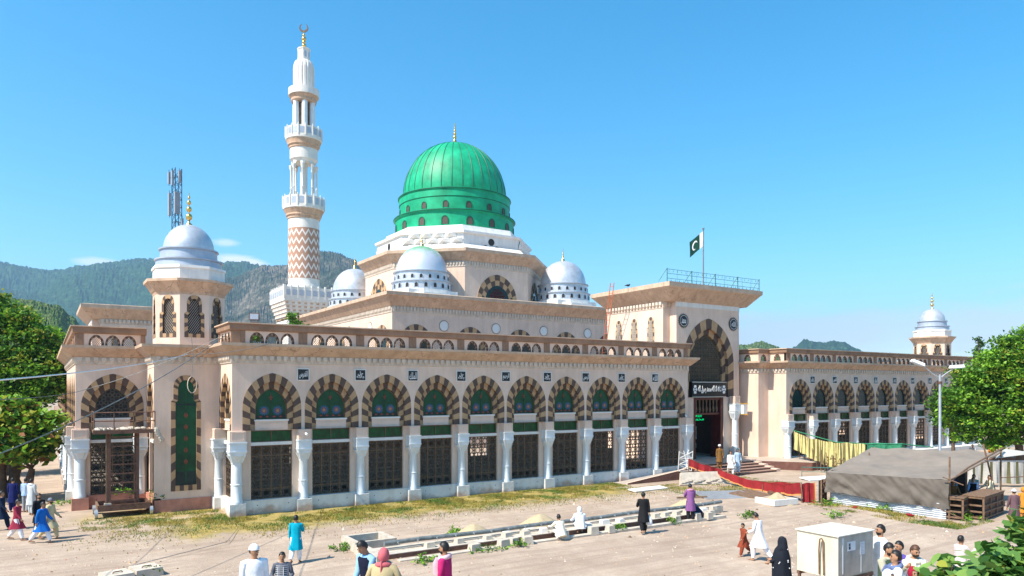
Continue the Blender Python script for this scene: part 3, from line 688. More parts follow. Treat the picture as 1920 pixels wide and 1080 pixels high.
for k in range(4): mb.box(38.0+.42*k, 38.3+.42*k, 6.6, 6.66, 1.15, 1.55, 'letter'); mb.box(38.09+.42*k, 38.21+.42*k, 6.56, 6.61, 1.2, 1.45, 'dark')
mb.build('hall_screen', mosque)
put(text_mesh('الله|محمد', 1.3, .55, 'led', .01), 'lit_sign', mosque, (38.75, 5.6, 3.85))
# ---- central prayer hall
CX_, CY_ = 36.0, 43.86; hb = 15.08
mb = MB(); sq = [(CX_-hb, CY_-hb), (CX_+hb, CY_-hb), (CX_+hb, CY_+hb), (CX_-hb, CY_+hb)]
for i in range(4):
    a, b = sq[i], sq[(i+1) % 4]; mb.poly([(a[0], a[1], 0), (b[0], b[1], 0), (b[0], b[1], 14.4), (a[0], a[1], 14.4)], 'pink')
mb.build('hall_wall', mosque)
mb = MB(); sweep(mb, sq, [(0, 13.78), (.06, 13.82), (.06, 14.42), (.2, 14.42), (.78, 15.3), (.85, 15.34), (.95, 15.4), (.98, 15.72), (0, 15.9)], ['frieze', 'frieze', 'tan', 'tan', 'tan', 'lip', 'lip', 'lip'], True)
mb.poly([(x, y, 15.86) for x, y in sq], 'roof'); mb.build('hall_cornice', mosque)
mb = MB(); teeth(mb, sq, 13.86, 14.4, .36, 'frieze', True, .07, .17, .6); mb.build('hall_frieze', mosque, recalc=False)
HA = arch(1.75, 9.0, 10.9, 12.72, 4, 9); HB = arch(1.2, 9.0, 10.8, 12.1, 4, 9)
def hall_face(rot, n=5):
    for k in range(n):
        c = (k-(n-1)/2)*6.25
        for nm, off in (('hall_arch', 0), ('round_window', 3.125)):
            if off and k == n-1: continue
            lx, ly = c+off, -hb; ca, sa = math.cos(rot), math.sin(rot); mb = MB()
            if nm == 'hall_arch': vring(mb, HA, HB, 0, -.03, 'st2', 'st1', 17, rv=.05); fill(mb, HB, 0, -.005, 'teal'); reveal(mb, HA, 0, -.03, 0, 'st2')
            else:
                mb.lathe([(.50, 0), (.50, .05), (.40, .06)], 'domew', 24, cap=False)
                for q in range(24):
                    a = 2*PI*q/24; mb.ball((.53*math.cos(a), .53*math.sin(a), .02), (.065, .065, .05), 'brown', 5, 3)
                mb.poly([(.40*math.cos(2*PI*q/24), .40*math.sin(2*PI*q/24), .04) for q in range(24)], 'domew')
            o = mb.build(nm, mosque, (CX_+lx*ca-ly*sa, CY_+lx*sa+ly*ca, 0), rot, recalc=False)
            if nm == 'round_window': o.location.z = 12.68; o.rotation_euler = (Matrix.Rotation(rot, 3, 'Z') @ Matrix.Rotation(R(90), 3, 'X')).to_euler()
hall_face(0); hall_face(-PI/2)
# ---- octagon, white tiers, great dome
def ngon(ap, n=8): Rr = ap/math.cos(PI/n); return [(CX_+Rr*math.cos(-PI/2-PI/n+2*PI*i/n), CY_+Rr*math.sin(-PI/2-PI/n+2*PI*i/n)) for i in range(n)]
oc = ngon(10.26)
mb = MB()
for i in range(8):
    a, b = oc[i], oc[(i+1) % 8]; mb.poly([(a[0], a[1], 15.5), (b[0], b[1], 15.5), (b[0], b[1], 20.7), (a[0], a[1], 20.7)], 'pink')
mb.build('octagon_wall', mosque)
mb = MB(); sweep(mb, oc, [(0, 19.92), (.06, 19.96), (.06, 20.6), (.15, 20.6), (.78, 21.45), (.85, 21.5), (.92, 21.55), (.95, 21.9), (0, 22.05)], ['frieze', 'frieze', 'tan', 'tan', 'tan', 'lip', 'lip', 'lip'], True)
mb.poly([(x, y, 22.02) for x, y in oc], 'lip'); mb.build('octagon_cornice', mosque)
mb = MB(); teeth(mb, oc, 20.0, 20.58, .34, 'frieze', True, .07, .17, .6); mb.build('octagon_frieze', mosque, recalc=False)
OA = arch(2.65, 15.6, 16.4, 19.35, 3, 11); OB = arch(1.6, 15.6, 16.3, 18.1, 3, 11); OC = arch(1.2, 15.6, 16.2, 17.6, 3, 9)
for k in range(8):
    rot = k*PI/4; ca, sa = math.cos(rot), math.sin(rot); mb = MB(); lx, ly = 0, -10.26
    OM = arch(2.1, 15.6, 16.35, 18.7, 3, 11); vring(mb, OA, OM, 0, -.05, 'st2', 'st1', 13, rv=.03); vring(mb, OM, OB, 0, -.03, 'st1', 'st2', 13); reveal(mb, OA, 0, -.05, 0, 'st1'); fill(mb, OB, 0, -.02, 'teal')
    lattice(mb, lambda x, z: z < 15.6+2.1*math.sqrt(max(0, 1-(x/1.3)**2)), -1.2, 1.2, 15.6, 17.7, -.06, 'maroon', .4, .05)
    mb.build('octagon_arch', mosque, (CX_-ly*sa, CY_+ly*ca, 0), rot, recalc=False)
mb = MB(); wh = ngon(9.15); wh2 = ngon(8.9); wh3 = ngon(8.0)
def shell(mb, P, Q, z0, z1, m):
    for i in range(len(P)):
        j = (i+1) % len(P); mb.poly([(P[i][0], P[i][1], z0), (P[j][0], P[j][1], z0), (Q[j][0], Q[j][1], z1), (Q[i][0], Q[i][1], z1)], m)
shell(mb, ngon(9.9), ngon(9.25), 22.0, 22.7, 'domew'); shell(mb, ngon(8.95), ngon(8.95), 22.0, 23.95, 'domew'); shell(mb, ngon(8.95), ngon(9.2), 23.95, 24.05, 'domew'); shell(mb, ngon(9.2), ngon(9.2), 24.05, 24.3, 'domew')
shell(mb, ngon(9.2), ngon(8.1), 24.3, 24.45, 'domew'); shell(mb, ngon(8.1), ngon(7.9), 24.45, 25.2, 'domew'); shell(mb, ngon(7.9), ngon(6.5), 25.2, 25.3, 'domew')
# stepped squinch blocks on the four diagonal faces
for q in (1, 3, 5, 7):
    a = -PI/2+q*PI/4
    ux, uy = -math.sin(a), math.cos(a); ox_, oy_ = math.cos(a), math.sin(a)
    for lv in range(3):
        nn_ = 4+(lv % 2); wd_ = 1.45; z0 = 22.15+lv*.66
        for kx in range(nn_):
            c = (kx-(nn_-1)/2)*wd_; d0 = 8.97; d1 = 9.25+.2*lv
            if lv == 2: d1 = 9.5
            p = lambda u, d, z: (CX_+ox_*d+ux*(c+u), CY_+oy_*d+uy*(c+u), z)
            A, B_3, C3, D3, E3 = p(-wd_/2, d0, z0), p(wd_/2, d0, z0), p(wd_/2, d0+.1, z0+.66), p(-wd_/2, d0+.1, z0+.66), p(0, d1, z0+.5)
            for tr in ((A, B_3, E3), (B_3, C3, E3), (C3, D3, E3), (D3, A, E3)): mb.poly(tr, 'domew')
mb.build('white_tier', mosque)
mb = MB()
for k in range(0, 8, 2):
    a = -PI/2+k*PI/4; ux, uy = -math.sin(a), math.cos(a); ox_, oy_ = math.cos(a), math.sin(a)
    for dx, z, r in ((0, 23.3, .42), (-.75, 22.55, .35), (.75, 22.55, .35)):
        c = (CX_+ox_*8.965+ux*dx, CY_+oy_*8.965+uy*dx)
        mb.poly([(c[0]+ux*r*math.cos(2*PI*i/16), c[1]+uy*r*math.cos(2*PI*i/16), z+r*math.sin(2*PI*i/16)) for i in range(16)], 'dark')
mb.build('round_opening', mosque, recalc=False)
gd = thing('great_dome', None, None, (CX_, CY_, 0), parent=mosque)
mb = MB(); mb.lathe([(7.45, 25.1), (7.45, 27.05), (7.66, 27.1), (7.66, 27.3), (6.95, 27.4), (6.95, 28.9), (7.02, 28.95), (7.0, 29.75), (7.1, 29.78), (7.1, 30.0), (6.5, 30.1)], 'domeg', 96); mb.build('drum', gd, smooth=30)
mb = MB()
for r, z in ((7.70, 27.2), (7.14, 29.88), (6.99, 28.93)): mb.lathe([(r-.04, z-.05), (r, z-.05), (r, z+.04), (r-.04, z+.04)], 'domeg2', 96, cap=False)
mb.build('drum_ring', gd, smooth=30)
prof = [(6.47, 30.05)]+[(6.50*math.cos(a)**.96, 30.2+7.0*math.sin(a)) for a in [PI/2*i/30 for i in range(1, 30)]]+[(.05, 37.2)]
mb = MB(); mb.lathe(prof, 'domeg', 128, rmod=lambda j, z: 1-.006*abs(math.sin(PI*j/4))); mb.build('dome_shell', gd, smooth=60)
mb = MB()
for k in range(32):
    a = 2*PI*k/32+.04; mb.tube([((r+.02)*math.cos(a), (r+.02)*math.sin(a), z) for r, z in prof[::2][:-1]], .034, 'domeg2', 4)
mb.build('dome_seams', gd)
mb = MB(); mb.lathe([(.75, 36.95), (.7, 37.1), (.35, 37.35), (.12, 37.9), (.1, 38.0)], 'gold', 16)
for z, r in ((38.15, .24), (38.6, .2), (39.0, .16), (39.35, .12)): mb.ball((0, 0, z), r, 'gold', 12, 8)
mb.tube([(0, 0, 37.9), (0, 0, 40.0)], .035, 'gold', 6)
for k in range(6): mb.tube([(.12*math.cos(PI*2*k/6), 0, 39.7+.12*math.sin(PI*2*k/6)), (.12*math.cos(PI*2*(k+1)/6), 0, 39.7+.12*math.sin(PI*2*(k+1)/6))], .02, 'gold', 4)
mb.build('finial', gd, smooth=50)
def drum_window(wd, ht, frame, m='dark'):
    mb = MB(); o = arch(wd/2, 0, ht*.55, ht, 2, 6); i = arch(wd/2*.8, .04, ht*.55, ht*.9, 2, 6)
    ring(mb, o, i, 0, -.05, frame, frame); reveal(mb, o, 0, -.05, .15, frame); reveal(mb, i, 0, -.05, .05, frame); fill(mb, i, 0, -.02, m); return mb.mesh('drum_window', recalc=False)
W1 = drum_window(.85, 1.05, 'domeg2', 'lattice'); W2 = drum_window(.7, .85, 'domeg2', 'lattice')
for zz, rr, W_ in ((25.45, 7.46, W1), (27.55, 6.96, W2)):
    for k in range(16):
        a = 2*PI*(k+.35)/16
        if math.cos(a-R(-122)) < -.15: continue
        put(W_, 'drum_window', gd, (rr*math.cos(a), rr*math.sin(a), zz), a+PI/2)
# ---- small silver domes on the hall roof
def small_dome(x, y, zb, sc_=1., top=False):
    t = thing('small_dome', None, None, (x, y, 0), parent=mosque); b = zb
    mb = MB(); mb.lathe([(4.0, 15.8), (4.0, b-.45), (3.5, b-.4), (3.5, b)], 'domew', 8, rot=PI/8); mb.box(-2.9, 2.9, -2.9, 2.9, 15.8, b-.1, 'domew'); mb.build('dome_plinth', t)
    mb = MB(); mb.lathe([(3.22, b-.1), (3.2, b+.82), (3.34, b+.86), (3.34, b+.95), (3.0, b+1.0), (2.98, b+1.92), (3.12, b+1.96), (3.12, b+2.06), (2.7, b+2.1)], 'silver', 56); mb.build('drum', t, smooth=30)
    mb = MB(); mb.lathe([(3.36, b+.86), (3.36, b+.93)], 'silverd', 56, cap=False); mb.lathe([(3.14, b+1.96), (3.14, b+2.03)], 'silverd', 56, cap=False); mb.build('drum_ring', t, smooth=30)
    pr = [(2.8*math.cos(a)**.93, b+2.0+3.05*math.sin(a)) for a in [PI/2*i/16 for i in range(16)]]+[(.05, b+5.1)]
    mb = MB(); mb.lathe(pr, 'silverg' if top else 'silver', 56); mb.build('dome_shell', t, smooth=60)
    mb = MB(); mb.lathe([(.3, b+4.95), (.25, b+5.15), (.1, b+5.5)], 'gold', 12)
    for z, r in ((5.65, .13), (5.95, .1), (6.2, .08)): mb.ball((0, 0, b+z), r, 'gold', 8, 6)
    mb.tube([(0, 0, b+5.3), (0, 0, b+6.6)], .03, 'gold', 5); mb.build('finial', t, smooth=50)
    for z, rr, W_ in ((.16, 3.21, W3), (1.15, 2.99, W4)):
        for k in range(20):
            a = 2*PI*(k+(.5 if z > 1 else 0))/20
            if math.cos(a-R(-122)) < .0: continue
            put(W_, 'drum_window', t, (rr*math.cos(a), rr*math.sin(a), b+z), a+PI/2)
W3 = drum_window(.42, .56, 'silverd'); W4 = drum_window(.36, .48, 'silverd')
sg, t_, b_ = newmat('silver_dome_with_green_crown')
g = N(t_, 'ShaderNodeTexCoord'); sx = N(t_, 'ShaderNodeSeparateXYZ'); t_.links.new(g.outputs['Object'], sx.inputs[0])
nn = N(t_, 'ShaderNodeTexNoise'); nn.inputs['Scale'].default_value = 1.6; nn.inputs['Detail'].default_value = 6; t_.links.new(g.outputs['Object'], nn.inputs['Vector'])
f_ = m_(t_, 'ADD', m_(t_, 'MULTIPLY', m_(t_, 'SUBTRACT', sx.outputs[2], 20.7), .9), m_(t_, 'MULTIPLY_ADD', nn.outputs[0], 1.4, -.5), clamp=True)
mm_ = N(t_, 'ShaderNodeMix', data_type='RGBA'); t_.links.new(f_, mm_.inputs['Factor']); mm_.inputs['A'].default_value = (.60, .63, .68, 1); mm_.inputs['B'].default_value = (.22, .45, .27, 1)
t_.links.new(mm_.outputs['Result'], b_.inputs['Base Color']); b_.inputs['Metallic'].default_value = .35; b_.inputs['Roughness'].default_value = .4; M['silverg'] = sg
small_dome(27.1, 34.95, 16.85, top=True); small_dome(45.8, 34.1, 16.85); small_dome(26.35, 53.5, 16.85)
M['tread'] = mat('stair_tread', (.30, .19, .15), .6, .15, 3)
# ---- platform, stairs, ramp (parts of the entrance)
PZ = .64
mb = MB(); pl = [(30.2, 3.5), (30.2, 0), (32.6, 0), (38.9, 0), (41.4, -3.4), (52, -3.4), (60, -1.2), (60, 0), (42.9, 0), (42.9, 3.5)]
def prism(mb, P, z0, z1, mt, ms):
    mb.poly([(x, y, z1) for x, y in P], mt)
    for i in range(len(P)):
        a, b = P[i], P[(i+1) % len(P)]; mb.poly([(a[0], a[1], z0), (b[0], b[1], z0), (b[0], b[1], z1), (a[0], a[1], z1)], ms)
prism(mb, pl, -.2, PZ, 'plat', 'platb'); mb.box(31, 42, 3.5, 10.6, .0, PZ-.01, 'plat'); mb.box(60, RX1+8, -1.2, 0, -.2, .55, 'white'); mb.build('platform', mosque)
mb = MB()
for k in range(4): mb.box(30.6, 38.7, -.55*(k+1)-.02, -.55*k, -.2, PZ-.13*(k+1), 'platb'); mb.box(30.6, 38.7, -.55*(k+1)-.05, -.55*k, PZ-.13*(k+1), PZ-.13*(k+1)+.03, 'tread')
for k in range(5): mb.box(38.7, 39.15, -.55*k-.02, -.55*(k-1) if k else 0., -.2, PZ+.1-.13*k, 'pink')
mb.build('stairs', mosque)
mb = MB(); ra, rb_, ry_ = 24.2, 30.4, -1.75
mb.poly([(ra, ry_, .1), (rb_, ry_, .80), (rb_, ry_+.16, .80), (ra, ry_+.16, .1)], 'pink'); mb.poly([(ra, ry_, -.1), (rb_, ry_, -.1), (rb_, ry_, .80), (ra, ry_, .1)], 'platb')
mb.poly([(ra, ry_+.16, .0), (rb_, ry_+.16, .5), (rb_, -.4, .5), (ra, -.4, .0)], 'plat'); mb.poly([(rb_, ry_, -.1), (rb_, ry_+.16, -.1), (rb_, ry_+.16, .80), (rb_, ry_, .80)], 'platb'); mb.poly([(ra, ry_, -.1), (ra, ry_+.16, -.1), (ra, ry_+.16, .1), (ra, ry_, .1)], 'pink'); mb.poly([(ra, ry_+.16, .1), (rb_, ry_+.16, .8), (rb_, ry_+.16, .4), (ra, ry_+.16, -.1)], 'platb')
mb.box(rb_, 30.65, ry_+.2, .0, -.1, .5, 'plat'); mb.build('ramp', mosque)
# ------------------------------------------------------------------ minaret
def minaret():
    t = thing('minaret', 'tall white minaret with zigzag band and three balconies behind the mosque', 'minaret', (22.9, 64.2, 0))
    s = 3.75
    mb = MB(); mb.box(-3.0, 3.0, -3.0, 3.0, 0, 16.0, 'white'); 
    for k in range(5):
        h = 3.0+.15*k; z = 15.6+k*.5; mb.box(-h, h, -h, h, z, z+.5, 'white')
        for i in range(9):
            x = -h+.25+i*(2*h-.5)/8
            mb.box(x-.2, x+.2, -h-.02, h+.02, z+.12, z+.36, 'tan'); mb.box(-h-.02, h+.02, x-.2, x+.2, z+.12, z+.36, 'tan')
    mb.box(-s, s, -s, s, 18.1, 18.5, 'white')
    mb.build('base', t)
    mb = MB()
    mb.box(-s, s, -s, -s+.2, 18.5, 20.0, 'white'); mb.box(-s, -s+.2, -s+.2, s-.2, 18.5, 20.0, 'white'); mb.box(s-.2, s, -s+.2, s-.2, 18.5, 20.0, 'white'); mb.box(-s, s, s-.2, s, 18.5, 20.0, 'white')
    for i in range(8):
        x = -s+.47+i*(2*s-.94)/7
        for a, b in ((x-.3, x+.3),): mb.box(a, b, -s-.03, -s+.02, 18.85, 19.6, 'silverd'); mb.box(-s-.03, -s+.02, a, b, 18.85, 19.6, 'silverd')
        mb.box(x-.56, x-.40, -s-.06, -s+.24, 18.5, 20.25, 'white'); mb.box(-s-.06, -s+.24, x-.56, x-.40, 18.5, 20.25, 'white')
    mb.build('base_balcony', t)
    mb = MB(); mb.lathe([(2.35, 18.5), (2.35, 20.3), (2.28, 20.6), (2.12, 20.9), (2.12, 21.6)], 'white', 40); mb.build('shaft', t, smooth=30); mb = MB(); mb.lathe([(2.12, 28.5), (2.12, 29.9)], 'white', 40, cap=False); mb.build('upper_shaft', t, smooth=30)
    mb = MB(); mb.lathe([(2.13, 21.55), (2.13, 28.55)], 'zigzag', 48, cap=False); mb.build('zigzag_band', t, smooth=30)
    def balcony(z0, r0, r1, zb, zt):
        mb = MB(); n = 16
        mb.lathe([(r0, z0), (r0+.12, z0+.1), (r0+.12, z0+.3), (r0+.3, z0+.5), (r0+.3, z0+.7), (r1-.12, zb-.35)], 'tan', 32, cap=False)
        mb.lathe([(r1-.12, zb-.35), (r1, zb-.25), (r1, zb)], 'white', n, rot=PI/n); mb.build('balcony_corbel', t, smooth=25)
        mb = MB(); mb.lathe([(r1-.03, zb), (r1-.03, zt), (r1-.2, zt), (r1-.2, zb)], 'white', n, rot=PI/n, cap=False)
        for k in range(n):
            a = 2*PI*k/n; c, s_ = math.cos(a), math.sin(a); r = r1*math.cos(PI/n)-.01; u = (-s_, c); h = .3
            P = [(r*c-u[0]*h, r*s_-u[1]*h), (r*c+u[0]*h, r*s_+u[1]*h)]
            mb.poly([(P[0][0], P[0][1], zb+.25), (P[1][0], P[1][1], zb+.25), (P[1][0], P[1][1], zt-.25), (P[0][0], P[0][1], zt-.25)], 'silverd')
            a += PI/n; mb.lathe([(.09, zb), (.09, zt+.15), (.03, zt+.25)], 'white', 5, cx=(r1)*math.cos(a), cy=r1*math.sin(a))
        mb.build('balcony', t)
    balcony(29.85, 2.12, 2.85, 31.5, 32.9)
    mb = MB(); mb.lathe([(.5, 31.5), (.5, 38.6)], 'white', 16); mb.lathe([(1.55, 37.9), (1.9, 38.3), (1.9, 39.8)], 'white', 32); mb.build('stair_core', t, smooth=30)
    for k in range(8):
        a = 2*PI*(k+.5)/8; c, s_ = 1.72*math.cos(a), 1.72*math.sin(a)
        mb = MB(); mb.lathe([(.26, 31.5), (.24, 32), (.15, 32.2), (.14, 34.2), (.2, 34.3), (.14, 34.4), (.14, 36.8), (.28, 37.2), (.3, 37.5)], 'white', 10, c, s_)
        b = 2*PI*(k+1.5)/8; c2, s2 = 1.72*math.cos(b), 1.72*math.sin(b); mx_, my_ = (c+c2)/2*1.02, (s_+s2)/2*1.02
        for rr in (1.0,):
            p = lambda u, z: (c+(c2-c)*u, s_+(s2-s_)*u, z)
            mb.poly([p(0, 37.3), p(.2, 37.6), p(.35, 37.9), p(.5, 38.15), p(.5, 38.6), p(0, 38.6)], 'white'); mb.poly([p(1, 37.3), p(.8, 37.6), p(.65, 37.9), p(.5, 38.15), p(.5, 38.6), p(1, 38.6)], 'white')
        mb.build('column', t, smooth=35)
    balcony(39.75, 1.9, 2.5, 41.25, 42.6)
    mb = MB(); mb.lathe([(.8, 41.2), (.8, 46.6)], 'brown', 16); mb.build('lantern_core', t, smooth=30)
    for k in range(6):
        a = 2*PI*(k+.3)/6; mb = MB(); mb.lathe([(.42, 41.2), (.40, 46.4)], 'colw', 10, 1.26*math.cos(a), 1.26*math.sin(a)); mb.build('lantern_pier', t, smooth=35)
    mb = MB(); mb.lathe([(1.62, 46.3), (1.75, 46.5), (1.75, 46.8), (1.95, 47.1), (1.95, 47.25)], 'tan', 32); mb.lathe([(2.1, 47.25), (2.1, 48.2), (1.6, 48.3)], 'white', 32); mb.build('upper_ledge', t, smooth=30)
    mb = MB(); mb.lathe([(1.45, 48.2), (1.45, 51.2), (1.36, 51.7), (1.2, 52.1), (.8, 52.35)], 'white', 64, rmod=lambda j, z: .93 if j % 4 == 0 else 1); mb.build('fluted_cap', t)
    mb = MB(); mb.lathe([(.85, 52.2), (.85, 53.8), (.92, 53.85), (.92, 54.0), (.5, 54.15), (.15, 54.3)], 'white', 8, rot=PI/8)
    for k in range(8):
        a = 2*PI*k/8; r = .79; c, s_ = math.cos(a), math.sin(a); u = (-s_, c)
        mb.poly([(r*c-u[0]*.15, r*s_-u[1]*.15, 52.7), (r*c+u[0]*.15, r*s_+u[1]*.15, 52.7), (r*c+u[0]*.15, r*s_+u[1]*.15, 53.5), (r*c-u[0]*.15, r*s_-u[1]*.15, 53.5)], 'silverd')
    mb.build('top_turret', t)
    mb = MB(); mb.tube([(0, 0, 54.2), (0, 0, 56.6)], .06, 'gold', 6)
    for z, r in ((54.5, .32), (55.0, .26), (55.45, .34), (56.0, .2)): mb.ball((0, 0, z), r, 'gold', 12, 8)
    mb.build('finial', t, smooth=50)
    mb = MB(); n = 20
    for k in range(n):
        a0 = -PI/2+(k/n-.5)*1.66*PI; a1 = -PI/2+((k+1)/n-.5)*1.66*PI
        def p(a, q): th = .13*math.cos((a+PI/2)/1.66*.98)+.015; r = .55+(th if q else -th); return (r*math.cos(a), r*math.sin(a)+57.05)
        A, B, C2, D = p(a0, 0), p(a1, 0), p(a1, 1), p(a0, 1)
        for y in (-.05, .05): mb.poly([(A[0], y, A[1]), (B[0], y, B[1]), (C2[0], y, C2[1]), (D[0], y, D[1])], 'bronze')
        mb.poly([(A[0], -.05, A[1]), (B[0], -.05, B[1]), (B[0], .05, B[1]), (A[0], .05, A[1])], 'bronze'); mb.poly([(D[0], -.05, D[1]), (C2[0], -.05, C2[1]), (C2[0], .05, C2[1]), (D[0], .05, D[1])], 'bronze')
    mb.build('crescent', t, (0, 0, 0), R(-32))
zz, t_, b_ = newmat('zigzag_tiles'); g = N(t_, 'ShaderNodeTexCoord'); sx = N(t_, 'ShaderNodeSeparateXYZ'); t_.links.new(g.outputs['Object'], sx.inputs[0])
ang = m_(t_, 'ARCTAN2', sx.outputs[1], sx.outputs[0]); tri = m_(t_, 'PINGPONG', m_(t_, 'MULTIPLY', ang, 16/(2*PI)), .5)
ph = m_(t_, 'FRACT', m_(t_, 'ADD', m_(t_, 'DIVIDE', sx.outputs[2], 1.17), m_(t_, 'MULTIPLY', tri, 1.25)))
st = m_(t_, 'LESS_THAN', ph, .3); mm_ = N(t_, 'ShaderNodeMix', data_type='RGBA'); t_.links.new(st, mm_.inputs['Factor']); mm_.inputs['A'].default_value = (.42, .235, .16, 1); mm_.inputs['B'].default_value = (.75, .70, .65, 1)
t_.links.new(mm_.outputs['Result'], b_.inputs['Base Color']); b_.inputs['Roughness'].default_value = .8; M['zigzag'] = zz
minaret()
# ------------------------------------------------------------------ telecom mast
MX, MY = 9.1, 82.6; M['antg'] = mat('grey_antenna', (.28, .31, .35), .7, .1, 3)
t = thing('telecom_mast', 'steel lattice telecom mast with antennas behind the corner turret', 'mast', (MX, MY, 0), R(20))
mb = MB(); hw = .5; top = 39.6
for sx_ in (-1, 1):
    for sy_ in (-1, 1): mb.tube([(sx_*1.5, sy_*1.5, 0), (sx_*hw, sy_*hw, 20), (sx_*hw, sy_*hw, top)], .07, 'mast', 4)
for k in range(17):
    z = 20+k*1.15
    for a, b in (((-1, -1), (1, -1)), ((1, -1), (1, 1)), ((1, 1), (-1, 1)), ((-1, 1), (-1, -1))):
        mb.tube([(a[0]*hw, a[1]*hw, z), (b[0]*hw, b[1]*hw, z)], .035, 'mast', 3); mb.tube([(a[0]*hw, a[1]*hw, z), (b[0]*hw, b[1]*hw, z+1.15)], .035, 'mast', 3)
mb.build('lattice', t)
for x, y, z, w_, h in ((-1.0, -.6, 36.8, .3, 2.2), (-.9, .6, 37.2, .3, 1.8), (-.1, -1.0, 37.3, .35, 1.8), (-1.3, -.3, 32.2, .35, 3.4), (-.5, -1.0, 32.6, .8, 3.2), (-.2, -1.0, 29, .4, 1.8), (-1.4, 0, 27.3, .3, 1.9), (.3, -1, 30.8, .3, 1.2)):
    mb = MB(); mb.box(x-w_/2, x+w_/2, y-.15, y+.15, z, z+h, 'antg'); mb.tube([(x, y, z-.3), (x, y, z+h+.4)], .04, 'mast', 4); mb.tube([(x, y, z+h/2), (-.5, -.5, z+h/2)], .04, 'mast', 4); mb.build('antenna_panel', t)
# ------------------------------------------------------------------ ground
gm, t_, b_ = newmat('dusty_ground'); g = N(t_, 'ShaderNodeTexCoord')
def nzz(sc_, det=6, ro=.6, vec=None):
    n = N(t_, 'ShaderNodeTexNoise'); n.inputs['Scale'].default_value = sc_; n.inputs['Detail'].default_value = det; n.inputs['Roughness'].default_value = ro; t_.links.new(vec or g.outputs['Object'], n.inputs['Vector']); return n.outputs['Fac']
def rampn(f, stops):
    r = N(t_, 'ShaderNodeValToRGB'); t_.links.new(f, r.inputs[0]); e = r.color_ramp.elements
    while len(e) < len(stops): e.new(.5)
    for q, (p, c) in zip(e, stops): q.position = p; q.color = (*c, 1)
    return r.outputs[0]
def mixc(f, a, b, bt='MIX'):
    n = N(t_, 'ShaderNodeMix', data_type='RGBA', blend_type=bt)
    for s, v in (('Factor', f), ('A', a), ('B', b)):
        if isinstance(v, (int, float)): n.inputs[s].default_value = v
        elif isinstance(v, tuple): n.inputs[s].default_value = (*v, 1)
        else: t_.links.new(v, n.inputs[s])
    return n.outputs['Result']
base = rampn(nzz(.28, 9, .65), [(.3, (.24, .165, .12)), (.43, (.36, .265, .20)), (.56, (.47, .365, .28)), (.72, (.55, .44, .34))])
base = mixc(rampn(nzz(.9, 9, .72), [(.42, (.55, .55, .55)), (.58, (0, 0, 0))]), base, (.30, .225, .17))
base = mixc(m_(t_, 'MULTIPLY', nzz(9, 6, .75), .6), base, rampn(nzz(24, 3, .8), [(.35, (.24, .18, .135)), (.62, (.62, .53, .43))]))
base = mixc(rampn(nzz(1.1, 5, .7), [(.55, (0, 0, 0)), (.68, (.5, .5, .5))]), base, (.34, .23, .16))
rm_ = N(t_, 'ShaderNodeMapping'); rm_.inputs['Scale'].default_value = (.07, 1.3, 1); rm_.inputs['Rotation'].default_value = (0, 0, R(8)); t_.links.new(g.outputs['Object'], rm_.inputs[0])
base = mixc(rampn(nzz(1.6, 5, .6, rm_.outputs[0]), [(.48, (0, 0, 0)), (.6, (.45, .45, .45))]), base, (.27, .20, .155))
vo = N(t_, 'ShaderNodeTexVoronoi'); vo.inputs['Scale'].default_value = 7; vo.inputs['Randomness'].default_value = 1; t_.links.new(g.outputs['Object'], vo.inputs['Vector'])
peb = m_(t_, 'LESS_THAN', vo.outputs['Distance'], .11); base = mixc(m_(t_, 'MULTIPLY', peb, .6), base, rampn(nzz(3.3, 2), [(.4, (.22, .17, .13)), (.6, (.66, .6, .52))]))
sx = N(t_, 'ShaderNodeSeparateXYZ'); t_.links.new(g.outputs['Object'], sx.inputs[0]); X_, Y_ = sx.outputs[0], sx.outputs[1]
edge = m_(t_, 'MULTIPLY', m_(t_, 'SUBTRACT', nzz(.5, 8, .7), .5), 5.5)
def band(a, lo, hi, soft=.8):
    u = m_(t_, 'DIVIDE', m_(t_, 'SUBTRACT', m_(t_, 'ADD', a, edge), lo), soft, clamp=True); v = m_(t_, 'DIVIDE', m_(t_, 'SUBTRACT', hi, m_(t_, 'ADD', a, edge)), soft, clamp=True); return m_(t_, 'MULTIPLY', u, v)
gr = m_(t_, 'MAXIMUM', m_(t_, 'MULTIPLY', band(Y_, -5.2, 1.5, 1.4), band(X_, -4.0, 23.5, 2.0)), m_(t_, 'MULTIPLY', band(Y_, .5, 5.5, 2.2), band(X_, -7.0, 2, 2.5)))
grc = rampn(nzz(1.4, 7, .7), [(.32, (.10, .12, .03)), (.5, (.30, .23, .05)), (.68, (.44, .32, .09))])
col = mixc(m_(t_, 'MULTIPLY', gr, .85), base, grc)
t_.links.new(col, b_.inputs['Base Color']); b_.inputs['Roughness'].default_value = .95; b_.inputs['Specular IOR Level'].default_value = .15
bp = N(t_, 'ShaderNodeBump'); bp.inputs['Strength'].default_value = .5; bp.inputs['Distance'].default_value = .06; t_.links.new(m_(t_, 'ADD', nzz(5, 8, .7), m_(t_, 'MULTIPLY', nzz(30, 3, .7), .35)), bp.inputs['Height']); t_.links.new(bp.outputs[0], b_.inputs['Normal'])
M['ground'] = gm
def gz(x, y): return .10*(noise.noise(Vector((x*.09, y*.09, 3)))+.5*noise.noise(Vector((x*.35, y*.35, 7))))*min(1, max(0, (-1.5-y)/4))*(1 if -30 < x < 54 and -40 < y < 1.6 else 0)+bank(x, y)
def bank(x, y):
    d = (x+7.73)*.5417+(y+37.4)*.8406; u = max(0., min(1., (22-d)/5)); return 1.6*u*u*(3-2*u)
me = bpy.data.meshes.new('ground'); vs = []; fs = []
